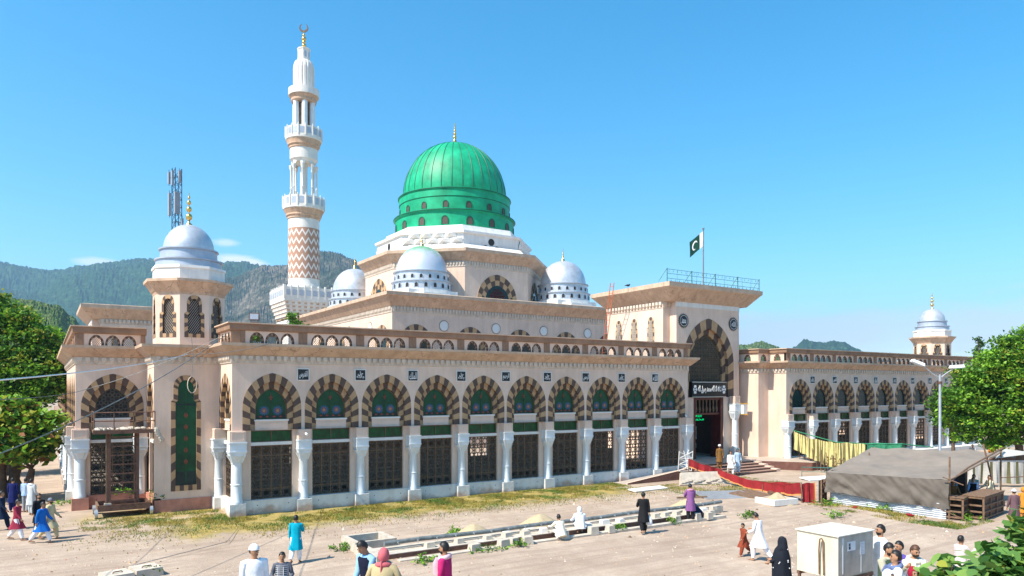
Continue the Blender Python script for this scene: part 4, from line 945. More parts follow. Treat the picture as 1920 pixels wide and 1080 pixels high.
xs = [-6000, -800, -200, -60]+[-30+.8*i for i in range(106)]+[70, 120, 300, 900, 6000]; ys = [-6000, -600, -120]+[-40+.8*i for i in range(52)]+[10, 60, 200, 900, 7000]
for y in ys:
    for x in xs: vs.append((x, y, gz(x, y)))
nx = len(xs)
for j in range(len(ys)-1):
    for i in range(nx-1): fs.append((j*nx+i, j*nx+i+1, (j+1)*nx+i+1, (j+1)*nx+i))
me.from_pydata(vs, [], fs); me.materials.append(gm); me.shade_smooth(); put(me, 'ground', kind='structure')
# ------------------------------------------------------------------ hills
def hillmat(name, c1, c2, c3, s1=.01, rock=.6):
    global t_, g
    m, t_, b = newmat(name); g = N(t_, 'ShaderNodeTexCoord')
    c = rampn(nzz(s1*6, 9, .75), [(.36, c1), (.5, c2), (.66, c3)])
    c = mixc(rampn(nzz(s1*1.3, 8, .65), [(rock, (0, 0, 0)), (rock+.1, (.8, .8, .8))]), c, (.33, .27, .20))
    vo = N(t_, 'ShaderNodeTexVoronoi'); vo.inputs['Scale'].default_value = s1*12; t_.links.new(g.outputs['Object'], vo.inputs['Vector'])
    c = mixc(rampn(vo.outputs['Distance'], [(.2, (0, 0, 0)), (.6, (.6, .6, .6))]), c, tuple(x*.35 for x in c1))
    t_.links.new(c, b.inputs['Base Color']); b.inputs['Roughness'].default_value = 1; b.inputs['Specular IOR Level'].default_value = 0
    bp = N(t_, 'ShaderNodeBump'); bp.inputs['Strength'].default_value = 1; bp.inputs['Distance'].default_value = .12/s1; t_.links.new(nzz(s1*7, 6, .7), bp.inputs['Height']); t_.links.new(bp.outputs[0], b.inputs['Normal'])
    return m
AY = R(32.8)
def hill(name, prof, D, depth, mt, rough=6, tree=2.5, nx=420, ny=60, seed=1):
    """a ridge D metres away from the yard; prof = bearing tangent, height over the plain"""
    vs = []; fs = []; t0, t1 = prof[0][0], prof[-1][0]
    for j in range(ny+1):
        v = j/ny; dist = D-depth*(1-v)*1.0 if v < 1 else D
        for i in range(nx+1):
            t = t0+(t1-t0)*i/nx
            k = 0
            while k < len(prof)-2 and prof[k+1][0] < t: k += 1
            (a, ha), (b, hb_) = prof[k], prof[k+1]; u = (t-a)/(b-a); u = u*u*(3-2*u); h = ha+(hb_-ha)*u
            vv = v/.8 if v < .8 else 1-(v-.8)/.2*1.3
            d = D-depth*(1-v/.8) if v < .8 else D+depth*.5*(v-.8)/.2
            x = -7.7+d*(math.sin(AY)+t*math.cos(AY)); y = -37.4+d*(math.cos(AY)-t*math.sin(AY))
            env = math.sin(min(1, max(0, vv))*PI*.5)**1.1 if v < .8 else max(-.1, vv)
            q = Vector((x, y, 0)); sc_ = 1/(depth*.35)
            n1 = noise.fractal(q*sc_+Vector((seed, 0, 0)), 1, 2, 6); rg = abs(noise.noise(Vector((t*D*sc_*2.2+seed*3, v*1.5, 0))))
            z = h*env+(n1*rough*3-rg*rough*4)*max(0., math.sin(max(0., min(1, vv))*PI))**.7*(1 if v < .8 else .3)+noise.noise(q*.045*1000/D)*tree*.6+random.random()*tree*(1 if v > .5 else .6)
            vs.append((x, y, max(z, -5)-1))
    for j in range(ny):
        for i in range(nx): fs.append((j*(nx+1)+i, j*(nx+1)+i+1, (j+1)*(nx+1)+i+1, (j+1)*(nx+1)+i))
    me = bpy.data.meshes.new(name); me.from_pydata(vs, [], fs); me.materials.append(mt); put(me, name, kind='structure')
def sky_prof(D, pts): return [((px-960)/1359, (728-py)/1359*D) for px, py in pts]
HM1 = hillmat('forest_hill', (.025, .065, .022), (.05, .115, .045), (.10, .17, .07), .0045, .66)
HM2 = hillmat('rocky_hill', (.04, .055, .02), (.09, .10, .05), (.22, .19, .14), .006, .50)
HM3 = hillmat('scrub_hill', (.07, .14, .025), (.15, .23, .06), (.28, .29, .12), .02, .6)
hill('far_mountain', sky_prof(3300, [(-500, 540), (-200, 520), (-60, 508), (0, 509), (60, 515), (100, 513), (150, 503), (190, 496), (270, 494), (330, 500), (420, 498), (450, 503), (480, 516), (560, 560), (700, 640), (900, 700)]), 3300, 1500, HM1, 22, 14, seed=1)
hill('rocky_mountain', sky_prof(2300, [(300, 640), (380, 560), (430, 524), (470, 513), (500, 508), (545, 505), (590, 491), (625, 489), (660, 503), (720, 540), (800, 600), (1000, 690)]), 2300, 1000, HM2, 22, 9, seed=5)
hill('near_hill', sky_prof(650, [(-600, 540), (-200, 548), (0, 553), (60, 557), (105, 563), (135, 582), (165, 620), (200, 670), (300, 715)]), 650, 260, HM3, 4, 2.6, seed=9)
hill('right_mountain', sky_prof(2600, [(1380, 700), (1440, 675), (1470, 661), (1490, 650), (1508, 637), (1530, 640), (1545, 642), (1562, 637), (1582, 640), (1605, 652), (1630, 663), (1700, 680), (1800, 700), (2100, 715)]), 2600, 700, HM1, 10, 6, 260, 40, seed=13)
hill('right_hill', sky_prof(1300, [(1250, 690), (1340, 650), (1385, 640), (1400, 641), (1425, 638), (1450, 646), (1480, 662), (1530, 690), (1600, 715)]), 1300, 400, HM3, 6, 4, 200, 40, seed=17)
# ------------------------------------------------------------------ haze
hz, t_, b_ = newmat('pale_haze'); t_.nodes.remove(b_); vp_ = N(t_, 'ShaderNodeVolumePrincipled'); vp_.inputs['Density'].default_value = .00016; vp_.inputs['Color'].default_value = (.45, .74, 1, 1); vp_.inputs['Anisotropy'].default_value = .2
t_.links.new(vp_.outputs[0], [n for n in t_.nodes if n.type == 'OUTPUT_MATERIAL'][0].inputs['Volume']); M['haze'] = hz
mb = MB(); mb.box(-6100, 6100, -6100, 7100, -8, 700, 'haze'); mb.build('haze', kind='stuff')
# ------------------------------------------------------------------ foliage
def leafmat(name, c, tr=.35):
    m, t, b = newmat(name); g = N(t, 'ShaderNodeTexCoord'); n1 = N(t, 'ShaderNodeTexNoise'); n1.inputs['Scale'].default_value = 1.3; t.links.new(g.outputs['Object'], n1.inputs['Vector'])
    r = N(t, 'ShaderNodeValToRGB'); t.links.new(n1.outputs['Fac'], r.inputs[0]); r.color_ramp.elements[0].position = .35; r.color_ramp.elements[1].position = .65
    r.color_ramp.elements[0].color = rgba(tuple(x*.75 for x in c)); r.color_ramp.elements[1].color = rgba(tuple(x*1.25 for x in c))
    t.links.new(r.outputs[0], b.inputs['Base Color']); b.inputs['Roughness'].default_value = .5; b.inputs['Specular IOR Level'].default_value = .3
    tl = N(t, 'ShaderNodeBsdfTranslucent'); t.links.new(r.outputs[0], tl.inputs[0]); ms = N(t, 'ShaderNodeMixShader'); ms.inputs[0].default_value = tr
    o = [n for n in t.nodes if n.type == 'OUTPUT_MATERIAL'][0]; t.links.new(b.outputs[0], ms.inputs[1]); t.links.new(tl.outputs[0], ms.inputs[2]); t.links.new(ms.outputs[0], o.inputs[0]); return m
L1 = leafmat('leaf_bright', (.21, .40, .03)); L2 = leafmat('leaf_mid', (.09, .22, .022)); L3 = leafmat('leaf_dark', (.04, .11, .016)); LB1 = leafmat('round_leaf_light', (.22, .36, .08)); LB2 = leafmat('round_leaf_mid', (.12, .25, .06)); L4 = leafmat('leaf_yellow', (.30, .32, .04)); L5 = leafmat('leaf_red', (.28, .12, .04))
M['grass'] = leafmat('dry_grass', (.34, .28, .06)); M['grassg'] = leafmat('green_grass', (.12, .20, .035))
BARK = mat('bark', (.13, .09, .065), .95, .3, 4, bump=.6)
def leaves(pts_c, nper, spread, size, mats, weights, rng, up=.5, aspect=.6, fold=True, flat=.7):
    n = len(pts_c)*nper; c = np.repeat(pts_c, nper, 0)+rng.normal(0, spread, (n, 3))*np.array([1, 1, flat])
    nrm = rng.normal(0, 1, (n, 3)); nrm[:, 2] = np.abs(nrm[:, 2])+up; nrm /= np.linalg.norm(nrm, axis=1)[:, None]
    a = np.cross(nrm, rng.normal(0, 1, (n, 3))); a /= np.linalg.norm(a, axis=1)[:, None]; b = np.cross(nrm, a)
    s = size*rng.uniform(.6, 1.25, (n, 1))
    if fold: P = [c-a*s, c-a*s*.2+b*s*aspect-nrm*s*.12, c+a*s-nrm*s*.2, c-a*s*.2-b*s*aspect-nrm*s*.12]
    else: P = [c-a*s*.85, c-a*s*.55+b*s*.7, c+a*s*.15+b*s*.72-nrm*s*.06, c+a*s-nrm*s*.25, c+a*s*.15-b*s*.72-nrm*s*.06, c-a*s*.55-b*s*.7]
    K = len(P); v = np.stack(P, 1).reshape(-1, 3)
    me = bpy.data.meshes.new('foliage'); me.vertices.add(n*K); me.vertices.foreach_set('co', v.ravel()); me.loops.add(n*K); me.loops.foreach_set('vertex_index', np.arange(n*K)); me.polygons.add(n); me.polygons.foreach_set('loop_start', np.arange(n)*K)
    try: me.polygons.foreach_set('loop_total', np.full(n, K))
    except Exception: pass
    for m in mats: me.materials.append(m)
    mi = rng.choice(len(mats), len(pts_c), p=weights); mi = np.repeat(mi, nper); fl = rng.random(n) < .25; mi[fl] = rng.choice(len(mats), int(fl.sum()), p=weights)
    me.polygons.foreach_set('material_index', mi.astype(np.int32)); me.update(); me.validate(); return me
def tree(name, label, cat, loc, trunk, blobs, nclu, nper, spread, size, mats, weights, seed, group=None, up=.5, aspect=.6, fold=True, flat=.7, lump_=.28):
    t = thing(name, label, cat, loc, group=group); rng = np.random.default_rng(seed); random.seed(seed)
    mb = MB()
    for pts, rr in trunk: mb.tube(pts, rr, BARK, 9)
    for bx, by, bz, br in blobs:
        s = min((Vector(p) for pts, _ in trunk for p in pts[1:]), key=lambda p: (p-Vector((bx, by, bz))).length if p.z < bz+.3 else 99)
        e = Vector((bx, by, bz)); mid = (s+e)/2+Vector((random.uniform(-.2, .2), random.uniform(-.2, .2), -.1)); mb.tube([s, mid, e], [.09*max(.5, br), .06*max(.5, br), .02], BARK, 5)
        for k in range(5):
            d = Vector((random.gauss(0, 1), random.gauss(0, 1), random.gauss(0, .7))).normalized()*br*.85; mb.tube([mid.lerp(e, .6), e+d*.6, e+d], [.035*max(.5, br), .02, .008], BARK, 4)
    mb.build('trunk', t, smooth=60)
    bl = np.array(blobs); wts = bl[:, 3]**2; wts /= wts.sum(); bi = rng.choice(len(bl), nclu, p=wts)
    d = rng.normal(0, 1, (nclu, 3)); d /= np.linalg.norm(d, axis=1)[:, None]; r = rng.uniform(.25, 1, (nclu, 1))**.45
    lump = np.array([1+lump_*noise.noise(Vector(q)*2.2+Vector((int(i)*3., 0, seed))) for q, i in zip(d.tolist(), bi)])[:, None]
    pc = bl[bi, :3]+d*r*lump*bl[bi, 3:4]*np.array([1, 1, .8])
    put(leaves(pc, nper, spread, size, mats, weights, rng, up, aspect, fold, flat), 'crown', t)
    return t
def blobset(cx, cy, cz, rx, ry, rz, n, rmin, rmax, seed):
    rr = random.Random(seed); o = []
    for i in range(n):
        while True:
            x, y, z = rr.uniform(-1, 1), rr.uniform(-1, 1), rr.uniform(-1, 1)
            if .25 < x*x+y*y+z*z < 1: break
        o.append((cx+x*rx, cy+y*ry, cz+z*rz, rr.uniform(rmin, rmax)))
    return o
# ------------------------------------------------------------------ trees and plants
tree('broadleaf_tree', 'big bright green tree beside the right arcade behind the tent', 'tree', (51.3, -13.4, 0),
     [([(0, 0, -.2), (.1, .1, 1.5), (-.1, .2, 3), (.3, 0, 5), (.2, 0, 8)], [.34, .27, .22, .16, .06]), ([(0, 0, 2), (-1.6, 1.2, 4.2), (-2.6, 1.8, 6)], [.2, .12, .05]), ([(0, 0, 2.4), (2, -1.2, 4.5), (3.2, -2, 6)], [.2, .12, .05])],
     [(-2.6, 1.8, 5.2, 1.3), (-2.2, 1.2, 3.7, 1.1), (-2.3, 1.6, 6.9, 1.2), (-1.5, .9, 8.0, 1.3), (-.5, .3, 9.1, 1.2), (.7, -.4, 9.9, 1.1), (2.0, -1.1, 9.4, 1.3), (.2, 1.6, 8, 1.5), (-1.2, -1, 6.6, 1.6), (-1.4, -.6, 4.5, 1.4), (0, -2, 5.6, 1.7), (.6, -1.4, 7.6, 1.7), (2.6, -1.6, 7.6, 1.7), (2.8, -1.8, 5.2, 1.6), (1.2, -1.9, 3.7, 1.3), (4.3, -2.8, 6.2, 1.6), (4.4, -2.8, 8.3, 1.5), (4.6, -3.2, 3.9, 1.3), (3, -2.2, 2.8, 1.2), (-.4, 2.4, 5.8, 1.7), (1.5, 1.8, 6.5, 1.6), (-2.9, 2.0, 4.1, .9), (-1.4, .6, 2.9, .8), (.3, -.9, 2.9, .9), (3.9, -2.6, 1.9, .9), (-3.7, 2.5, 5.6, 1.1), (-3.5, 2.4, 4.2, 1.0), (-3.2, 2.2, 3.0, .8), (-3.0, 2.0, 7.2, .9), (2.2, -1.6, 2.2, .8), (4.6, -3, 2.5, 1.0), (2.8, -2, 1.7, .7), (-1.6, .9, 2.2, .7)],
     2300, 34, .34, .14, [L1, L2, L3, L4], [.5, .32, .1, .08], 3, flat=.32, lump_=.55)
tree('small_tree', 'darker small tree between the street lamp and the right arcade', 'tree', (55.3, -6.9, 0),
     [([(0, 0, 0), (0, .1, 2), (-.1, 0, 4.2), (0, 0, 6)], [.16, .13, .09, .03])], blobset(-.1, .1, 4.6, 1.0, 1.0, 1.7, 9, .6, .95, 5), 480, 12, .2, .14, [L2, L3], [.6, .4], 8)
tree('background_tree', 'low leafy tree far right behind the bright green one', 'tree', (61, -13, 0),
     [([(0, 0, 0), (0, 0, 2), (.2, 0, 4)], [.25, .2, .08])], blobset(1, -1, 3.6, 3.2, 3.2, 1.8, 12, 1.0, 1.5, 15), 500, 12, .3, .2, [L2, L3, L1], [.5, .3, .2], 18)
tree('conifer', 'distant dark conifer tip beside the right corner turret', 'tree', (122, 21.6, 0), [([(0, 0, 0), (0, 0, 8), (0, 0, 15)], [.3, .2, .04])], [(0, 0, 9, 1.0), (0, 0, 11, .9), (.1, 0, 12.4, .8), (.3, -.2, 13.6, .55), (.2, .1, 14.4, .35)], 110, 12, .22, .2, [L3, L2], [.8, .2], 4)
tree('shade_tree', 'large old tree with leaning trunks beside the left corner of the mosque', 'tree', (-9.75, 13.5, 0),
     [([(.9, -.6, -.2), (.5, .2, 1.0), (.8, .6, 2.6), (1.0, 1, 4)], [.42, .3, .24, .12]), ([(0, 0, -.2), (-.1, .1, 1.5), (.1, .3, 3), (0, .3, 5)], [.3, .25, .2, .08]), ([(.7, 0, .4), (-1.2, .4, 1.6), (-3.2, 1.0, 2.6)], [.24, .2, .15]), ([(1.2, -1.4, -.1), (1.25, -1.3, .9), (1.4, -1.2, 1.7)], [.34, .24, .16])],
     [(1.6, -1.6, 3.0, .9), (1.5, -1.2, 4.3, 1.0), (.4, -2, 3.4, 1.1), (-.8, -1.6, 4.0, 1.2), (.6, -1, 5, 1.0), (-1.8, -1, 3.2, 1.2), (-.6, -2.4, 2.8, .8), (2.3, -1.8, 4.5, .5), (2.2, -2, 3.4, .5), (-2.6, -1, 4.6, 1.2), (.9, -2.4, 2.7, .6)], 900, 9, .26, .2, [L1, L2, L4, L5, L3], [.34, .24, .28, .07, .07], 21, aspect=.75)
tree('tall_tree', 'tall dense tree rising behind the old shade tree at the left edge', 'tree', (-10.2, 27, 0),
     [([(0, 0, 0), (0, 0, 4), (.2, 0, 8), (0, 0, 11)], [.45, .35, .22, .08])],
     [(-.6, .6, 12.3, 1.3), (.8, 0, 11.2, 1.4), (2.2, -.6, 10.0, 1.4), (-1.8, .4, 10.8, 1.6), (.2, -.4, 9.2, 1.8), (3.0, -1, 8.4, 1.5), (1.6, -1.2, 7.4, 1.6), (-1.6, -.6, 7.6, 1.9), (.2, -1.2, 5.8, 1.6), (-3.0, 0, 9, 1.8), (2.2, -1.6, 6.0, 1.2), (-2.5, -.5, 5.4, 1.6), (3.2, -1.6, 7.0, 1.0), (-3.5, .5, 11, 1.4), (1.5, -1.5, 4.6, 1)], 1500, 26, .34, .15, [L2, L1, L3, L4], [.36, .44, .1, .1], 31, flat=.4, lump_=.5)
tree('roof_sapling', 'small leafy sapling growing behind the front parapet', 'tree', (5.7, 8.6, 8.5), [([(0, 0, 0), (0, 0, 1.4), (.1, 0, 2.6)], [.06, .05, .02])], [(0, 0, 1.7, .55), (.45, -.3, 1.4, .45), (-.2, .1, 2.3, .4), (-.5, .2, 1.5, .35), (-2.6, 1.5, 1.1, .3), (-2.2, 1.3, 1.0, .3)], 110, 10, .12, .11, [L2, L1, L3], [.5, .35, .15], 6)
t = tree('foreground_tree', 'tree top with large round leaves in the near right corner', 'tree', (1.45, -33.9, 0),
     [([(0, 0, -.1), (.05, 0, 2), (0, .05, 3.6), (.05, .05, 4.4)], [.12, .1, .07, .03]), ([(0, 0, 3.4), (-.3, .25, 4.0), (-.75, .55, 4.25)], [.05, .035, .015])],
     [(-.05, .1, 4.35, .34), (.2, 0, 4.6, .33), (.3, -.1, 4.9, .26), (-.35, .3, 4.28, .2), (-.75, .62, 4.25, .17), (-.55, .4, 4.2, .2), (.1, .1, 4.1, .5), (.5, -.3, 4.4, .5), (.02, .12, 4.72, .16), (-.9, .7, 4.12, .14), (.35, -.15, 5.15, .14), (-.2, .2, 4.2, .4), (.45, -.2, 4.75, .35)], 620, 6, .085, .082, [LB1, LB2, L4, L3], [.36, .44, .12, .08], 41, up=.9, fold=False)
# shrubs and weeds
def weed(name, label, loc, n, sp, sz, seed, cat='plant', mats=None, h=.25):
    rng = np.random.default_rng(seed); pc = np.array(loc)+rng.normal(0, 1, (n, 3))*np.array([sp, sp*.6, h*.4])+np.array([0, 0, h]); pc[:, 2] = np.maximum(pc[:, 2], loc[2]+.02)
    me = leaves(pc, 8, .06, sz, mats or [L2, L1, L3], [.5, .3, .2], rng, .3, .4); o = put(me, name); o['label'] = label; o['category'] = cat; return o
for i, (x, y, s, lab) in enumerate([(2.0, -10.2, .3, 'green weeds beside the stone basin at the left end of the drain'), (6.6, -13.6, .35, 'tall weeds under the front kerb of the drain left of its middle'), (3.7, -13.9, .3, 'low weeds along the foot of the near drain kerb corner'), (7.9, -13.5, .3, 'green weeds trailing along the kerb right of the tall weeds'), (9.3, -11.9, .12, 'small plant with yellow flowers inside the drain'), (13.5, -13.1, .15, 'low weed clump at the drain edge behind the man in black'), (16.6, -13.3, .15, 'small weed clump left of the purple kurta man at the drain'), (21.2, -13.9, .25, 'bushy weeds at the right end of the drain'), (7.2, -9.9, .25, 'weeds behind the pipe next to the left sand heap'), (-4.3, 4.5, .35, 'green plants growing on the wheeled rack'), (-2.95, 3.4, .22, 'dark green creeper between rack and corner wall'), (-6.9, 8.6, .4, 'green fern like plant beside the left column'), (27.6, -13.8, .5, 'grass tufts at the left foot of the tarpaulin tent'), (28.5, -16.5, .4, 'grass tufts along the corrugated sheet of the tent'), (24.6, -16.3, .35, 'patch of weeds on bare ground before the tent'), (29.4, -20.2, .4, 'weeds at the foot of the wooden crates'), (-4.75, -10.2, .18, 'grass tuft beside the concrete drain covers')]):
    weed('weed_clump', lab, (x, y, .9 if 'growing on' in lab else 0), 26 if s > .2 else 12, s, .07, 50+i, h=.16 if 'creeper' not in lab else .7)
rng = np.random.default_rng(5)
def grass(name, n, fx, hgt, seed):
    rng = np.random.default_rng(seed); P = []
    while len(P) < n:
        x, y = fx(rng); e_ = max(0, min(1, (x+8.5)/5)) if seed == 1 else 1
        if rng.random() > e_**1.5: continue
        k = noise.noise(Vector((x*.5, y*.5, 2)))+.5*noise.noise(Vector((x*1.7, y*1.7, 5)))
        if k > rng.uniform(-.35, .25): P.append((x, y, gz(x, y)))
    P = np.array(P); a = rng.uniform(0, 2*PI, n); h = hgt*rng.uniform(.4, 1.3, n); w_ = .012+.012*rng.random(n)
    v = np.zeros((n, 3, 3)); v[:, 0] = P; v[:, 1] = P; v[:, 2] = P; v[:, 0, 0] += w_*np.cos(a); v[:, 0, 1] += w_*np.sin(a); v[:, 1, 0] -= w_*np.cos(a); v[:, 1, 1] -= w_*np.sin(a)
    v[:, 2, 2] += h; v[:, 2, 0] += rng.normal(0, .5, n)*h; v[:, 2, 1] += rng.normal(0, .5, n)*h
    me = bpy.data.meshes.new(name); me.vertices.add(n*3); me.vertices.foreach_set('co', v.ravel()); me.loops.add(n*3); me.loops.foreach_set('vertex_index', np.arange(n*3)); me.polygons.add(n); me.polygons.foreach_set('loop_start', np.arange(n)*3)
    try: me.polygons.foreach_set('loop_total', np.full(n, 3))
    except Exception: pass
    me.materials.append(M['grass']); me.materials.append(M['grassg'])
    gsel = np.array([noise.noise(Vector((p[0]*.8, p[1]*.8, 9))) for p in P])+rng.normal(0, .22, n) > .12
    me.polygons.foreach_set('material_index', gsel.astype(np.int32)); me.update(); me.validate(); o = put(me, name); o['kind'] = 'stuff'; return o
grass('grass', 42000, lambda r: ((x_ := r.uniform(-8.5, 24)), (3.0 if x_ < -3.2 else 2.9 if x_ < -.2 else -.45)-abs(r.normal(0, 2.2))-(1.5*abs(r.normal()) if x_ < -.2 else 0)), .085, 1)
grass('grass', 9000, lambda r: (r.uniform(24, 34), -3-r.uniform(0, 5)), .07, 2)
grass('grass', 9000, lambda r: (r.uniform(26.5, 30), -13-r.uniform(0, 8)), .09, 3)
grass('grass', 7000, lambda r: (-40+r.uniform(0, 30), 12+r.uniform(0, 30)), .3, 4)
def scatter(name, n, seed):
    rng = random.Random(seed); mb = MB()
    for _ in range(n):
        x, y = rng.uniform(-12, 34), rng.uniform(-24, -2.5)
        if noise.noise(Vector((x*.25, y*.25, 4)))+rng.uniform(-.5, .5) < 0: continue
        s = rng.uniform(.012, .05)*(2.2 if rng.random() < .03 else 1); m = rng.choice(['concrete', 'st1', 'wood', 'concrete', 'tan', 'terra']); z = gz(x, y); P = [(x+s*math.cos(a)*rng.uniform(.7, 1.2), y+s*math.sin(a)*rng.uniform(.7, 1.2), z) for a in (0, 1.3, 2.5, 3.8, 5)]; tp = (x, y, z+s*.8)
        for i in range(5): mb.poly([P[i], P[(i+1) % 5], tp], m)
    o = mb.build(name, recalc=False); o['kind'] = 'stuff'
scatter('gravel', 5200, 3)
# ------------------------------------------------------------------ street furniture and props
def solo(mb, name, label, cat, loc=(0, 0, 0), rot=0., smooth=None, group=None, recalc=True):
    o = mb.build(name, None, loc, rot, smooth, recalc); o['label'] = label; o['category'] = cat
    if group: o['group'] = group
    return o
t = thing('street_lamp', 'double headed street lamp on a grey pole behind the tent', 'street lamp', (41.1, -12.9, 0))
mb = MB(); mb.lathe([(.14, 0), (.14, 1.2), (.10, 1.3), (.075, 7.0), (.07, 7.2)], 'steel', 12); mb.lathe([(.13, 6.6), (.13, 6.75)], 'rust', 10); mb.build('pole', t, smooth=30)
for dx, dy, ez in ((-1.15, .78, 7.9), (.85, -.6, 7.65)):
    mb = MB(); mb.tube([(0, 0, 6.95), (dx*.35, dy*.35, 7.25), (dx*.8, dy*.8, ez-.1)], .035, 'steel', 6); a = mb.build('arm', t, smooth=40)
    d = Vector((dx, dy, 0)).normalized(); hd = thing('lamp_head', None, None, (dx*1.02, dy*1.02, ez), math.atan2(d.y, d.x), parent=t); hd.rotation_euler[1] = R(-22 if dx < 0 else -4)
    mb = MB(); mb.box(-.42, .45, -.17, .17, -.02, .16, 'letter', (.05, .04)); mb.build('housing', hd); mb = MB(); mb.box(-.30, .38, -.13, .13, -.07, -.02, 'colw'); mb.build('lens', hd)
t = thing('flagpole', 'flagpole with a green and white crescent flag on the entrance roof', 'flag', (38.9, 5.2, 14.45))
mb = MB(); mb.lathe([(.055, 0), (.05, 5.25)], 'greyp', 8); mb.lathe([(.1, 5.25), (.1, 5.35)], 'greyp', 8); mb.build('pole', t, smooth=30)
fg = mat('flag_green', (.0, .05, .03), .8, .1, 3); fw = mat('flag_white', (.75, .76, .76), .8, .05, 3); M['fg'] = fg; M['fw'] = fw
mb = MB(); nu, nv = 22, 12
def flag(u, v, off=0):
    # hangs from the pole towards the viewer's left, drooping
    l = u*1.15; x = -.83*l; y = .54*l; wv = .07*math.sin(u*9+v*3)*u
    return (x+wv*.5, y+wv-off, 5.1-v*(1.25-.1*u)-u*(.95+.15*v))
for i in range(nu):
    for j in range(nv):
        a, b, c, d = (i/nu, j/nv), ((i+1)/nu, j/nv), ((i+1)/nu, (j+1)/nv), (i/nu, (j+1)/nv)
        for off in (0, -.02): mb.poly([flag(*q, off) for q in (a, b, c, d)], 'fw' if i < nu*.25 else 'fg')
fl = mb.build('flag_cloth', t, smooth=60, recalc=False)
mb = MB(); n = 18
for k in range(n):
    def cr(k, q):
        a = -2.3+4.6*k/n; th = .07*math.cos(a/2.3*1.5)+.005; r = .26+(th if q else -th); return flag(.62+r*math.cos(a-.5)*.62, .5+r*math.sin(a-.5)*.95, .015)
    mb.poly([cr(k, 0), cr(k+1, 0), cr(k+1, 1), cr(k, 1)], 'fw')
mb.build('crescent', fl, recalc=False)
gp = mat('green_rail_paint', (.05, .17, .14), .5, .2, 5); M['gp'] = gp
t = thing('roof_railing', 'green metal railing strung with small lights along the entrance roof', 'railing', (32.1, 2.6, 14.45))
mb = MB()
for z in (.25, .62, .95): mb.tube([(0, 0, z), (10.7, 0, z)], .018, 'gp', 4)
mb.build('rail', t)
for k in range(5):
    mb = MB(); x = k*2.67; mb.tube([(x, 0, 0), (x, 0, 1.02)], .035, 'gp', 5); mb.tube([(x, 0, 1.0), (x-.55, .35, 0)], .022, 'gp', 4); mb.build('post', t)
mb = MB(); random.seed(4)
for k in range(46):
    x = .2+k*.228; z = .25 if k % 2 else .95; mb.tube([(x, 0, z), (x, 0, z-.12)], .008, 'gp', 3); mb.ball((x, 0, z-.16), .035, 'gp', 5, 4)
for k in range(11): mb.tube([(k*1.07, 0, 0), (k*1.07, 0, .95)], .010, 'gp', 3)
mb.build('light_string', t)
orr = mat('orange_ladder_paint', (.62, .16, .06), .6, .2, 5); M['or'] = orr
mb = MB(); A = Vector((32.2, 10.3, 8.5)); B_2 = Vector((31.2, 7.9, 14.9)); d = (B_2-A); sd = Vector((0, .22, 0))
for s in (-1, 1): mb.tube([A+sd*s, B_2+sd*s], .035, 'or', 5)
for k in range(12): p = A+d*((k+.5)/12); mb.tube([p-sd, p+sd], .02, 'or', 4)
solo(mb, 'ladder', 'orange metal ladder leaning on the side of the entrance block', 'ladder')
mb = MB(); mb.ball((0, 0, .12), (.09, .2, .09), 'dark', 8, 6); mb.ball((0, -.18, .2), .06, 'dark', 6, 5); mb.tube([(0, .15, .12), (0, .36, .06)], [.05, .02], 'dark', 5); mb.tube([(0, 0, 0), (0, 0, .08)], .012, 'dark', 4); solo(mb, 'bird', 'small dark bird perched on the entrance roof edge', 'bird', (32.0, 6.9, 14.52), R(90))
t = thing('floodlight', 'square floodlight standing on the front parapet near the corner', 'floodlight', (1.1, .15, 9.57), R(-20))
mb = MB(); mb.box(-.2, .2, -.05, .05, 0, .06, 'rust'); mb.box(-.18, -.15, -.02, .02, .06, .22, 'rust'); mb.box(.15, .18, -.02, .02, .06, .22, 'rust'); mb.build('bracket', t)
mb = MB(); mb.box(-.24, .24, -.08, .1, .14, .50, 'rust'); b_ = mb.build('housing', t); mb = MB(); mb.box(-.20, .20, -.10, -.08, .18, .46, 'silverd'); mb.build('glass', b_)
mb = MB(); mb.box(-.03, .03, -.12, 0, -.05, .05, 'letter'); mb.tube([(0, -.12, 0), (0, -.32, -.05)], .06, 'letter', 8); solo(mb, 'security_camera', 'white security camera on the second column head of the main arcade', 'camera', (3.5, -.42, 3.98))
mb = MB(); mb.box(-.03, .03, -.12, 0, -.05, .05, 'letter'); mb.tube([(0, -.12, 0), (-.2, -.3, -.05)], .06, 'letter', 8); solo(mb, 'security_camera', 'white security camera at the right end of the main arcade', 'camera', (31.3, -.02, 4.35))
# wheeled rack with a platform before the left arch
t = thing('scaffold_cart', 'rusty wheeled scaffold with ladder and railed platform before the left arch', 'scaffold', (-4.45, 3.7, 0))
mb = MB()
mb.box(-1.15, 1.15, -.9, -.82, .32, .62, 'rust'); mb.box(-1.15, 1.15, .82, .9, .32, .62, 'rust'); mb.box(-1.15, -1.07, -.82, .82, .32, .62, 'wood'); mb.box(1.07, 1.15, -.82, .82, .32, .62, 'rust'); mb.box(-1.07, 1.07, -.82, .82, .32, .38, 'rust'); mb.build('base_frame', t)
for sx_ in (-1, 1):
    for sy_ in (-1, 1):
        mb = MB(); mb.tube([(sx_*1.2-.07, sy_*.8, .22), (sx_*1.2+.07, sy_*.8, .22)], .22, 'steel', 16); mb.tube([(sx_*1.2-.075, sy_*.8, .22), (sx_*1.2+.075, sy_*.8, .22)], .07, 'rust', 10); mb.build('wheel', t, smooth=30)
mb = MB()
for x in (-.62, .62):
    for y in (-.55, .5): mb.box(x-.06, x+.06, y-.06, y+.06, .38, 4.15, 'rust')
mb.box(-.78, -.72, -.6, -.5, .6, 4.1, 'wood'); mb.build('upright', t)
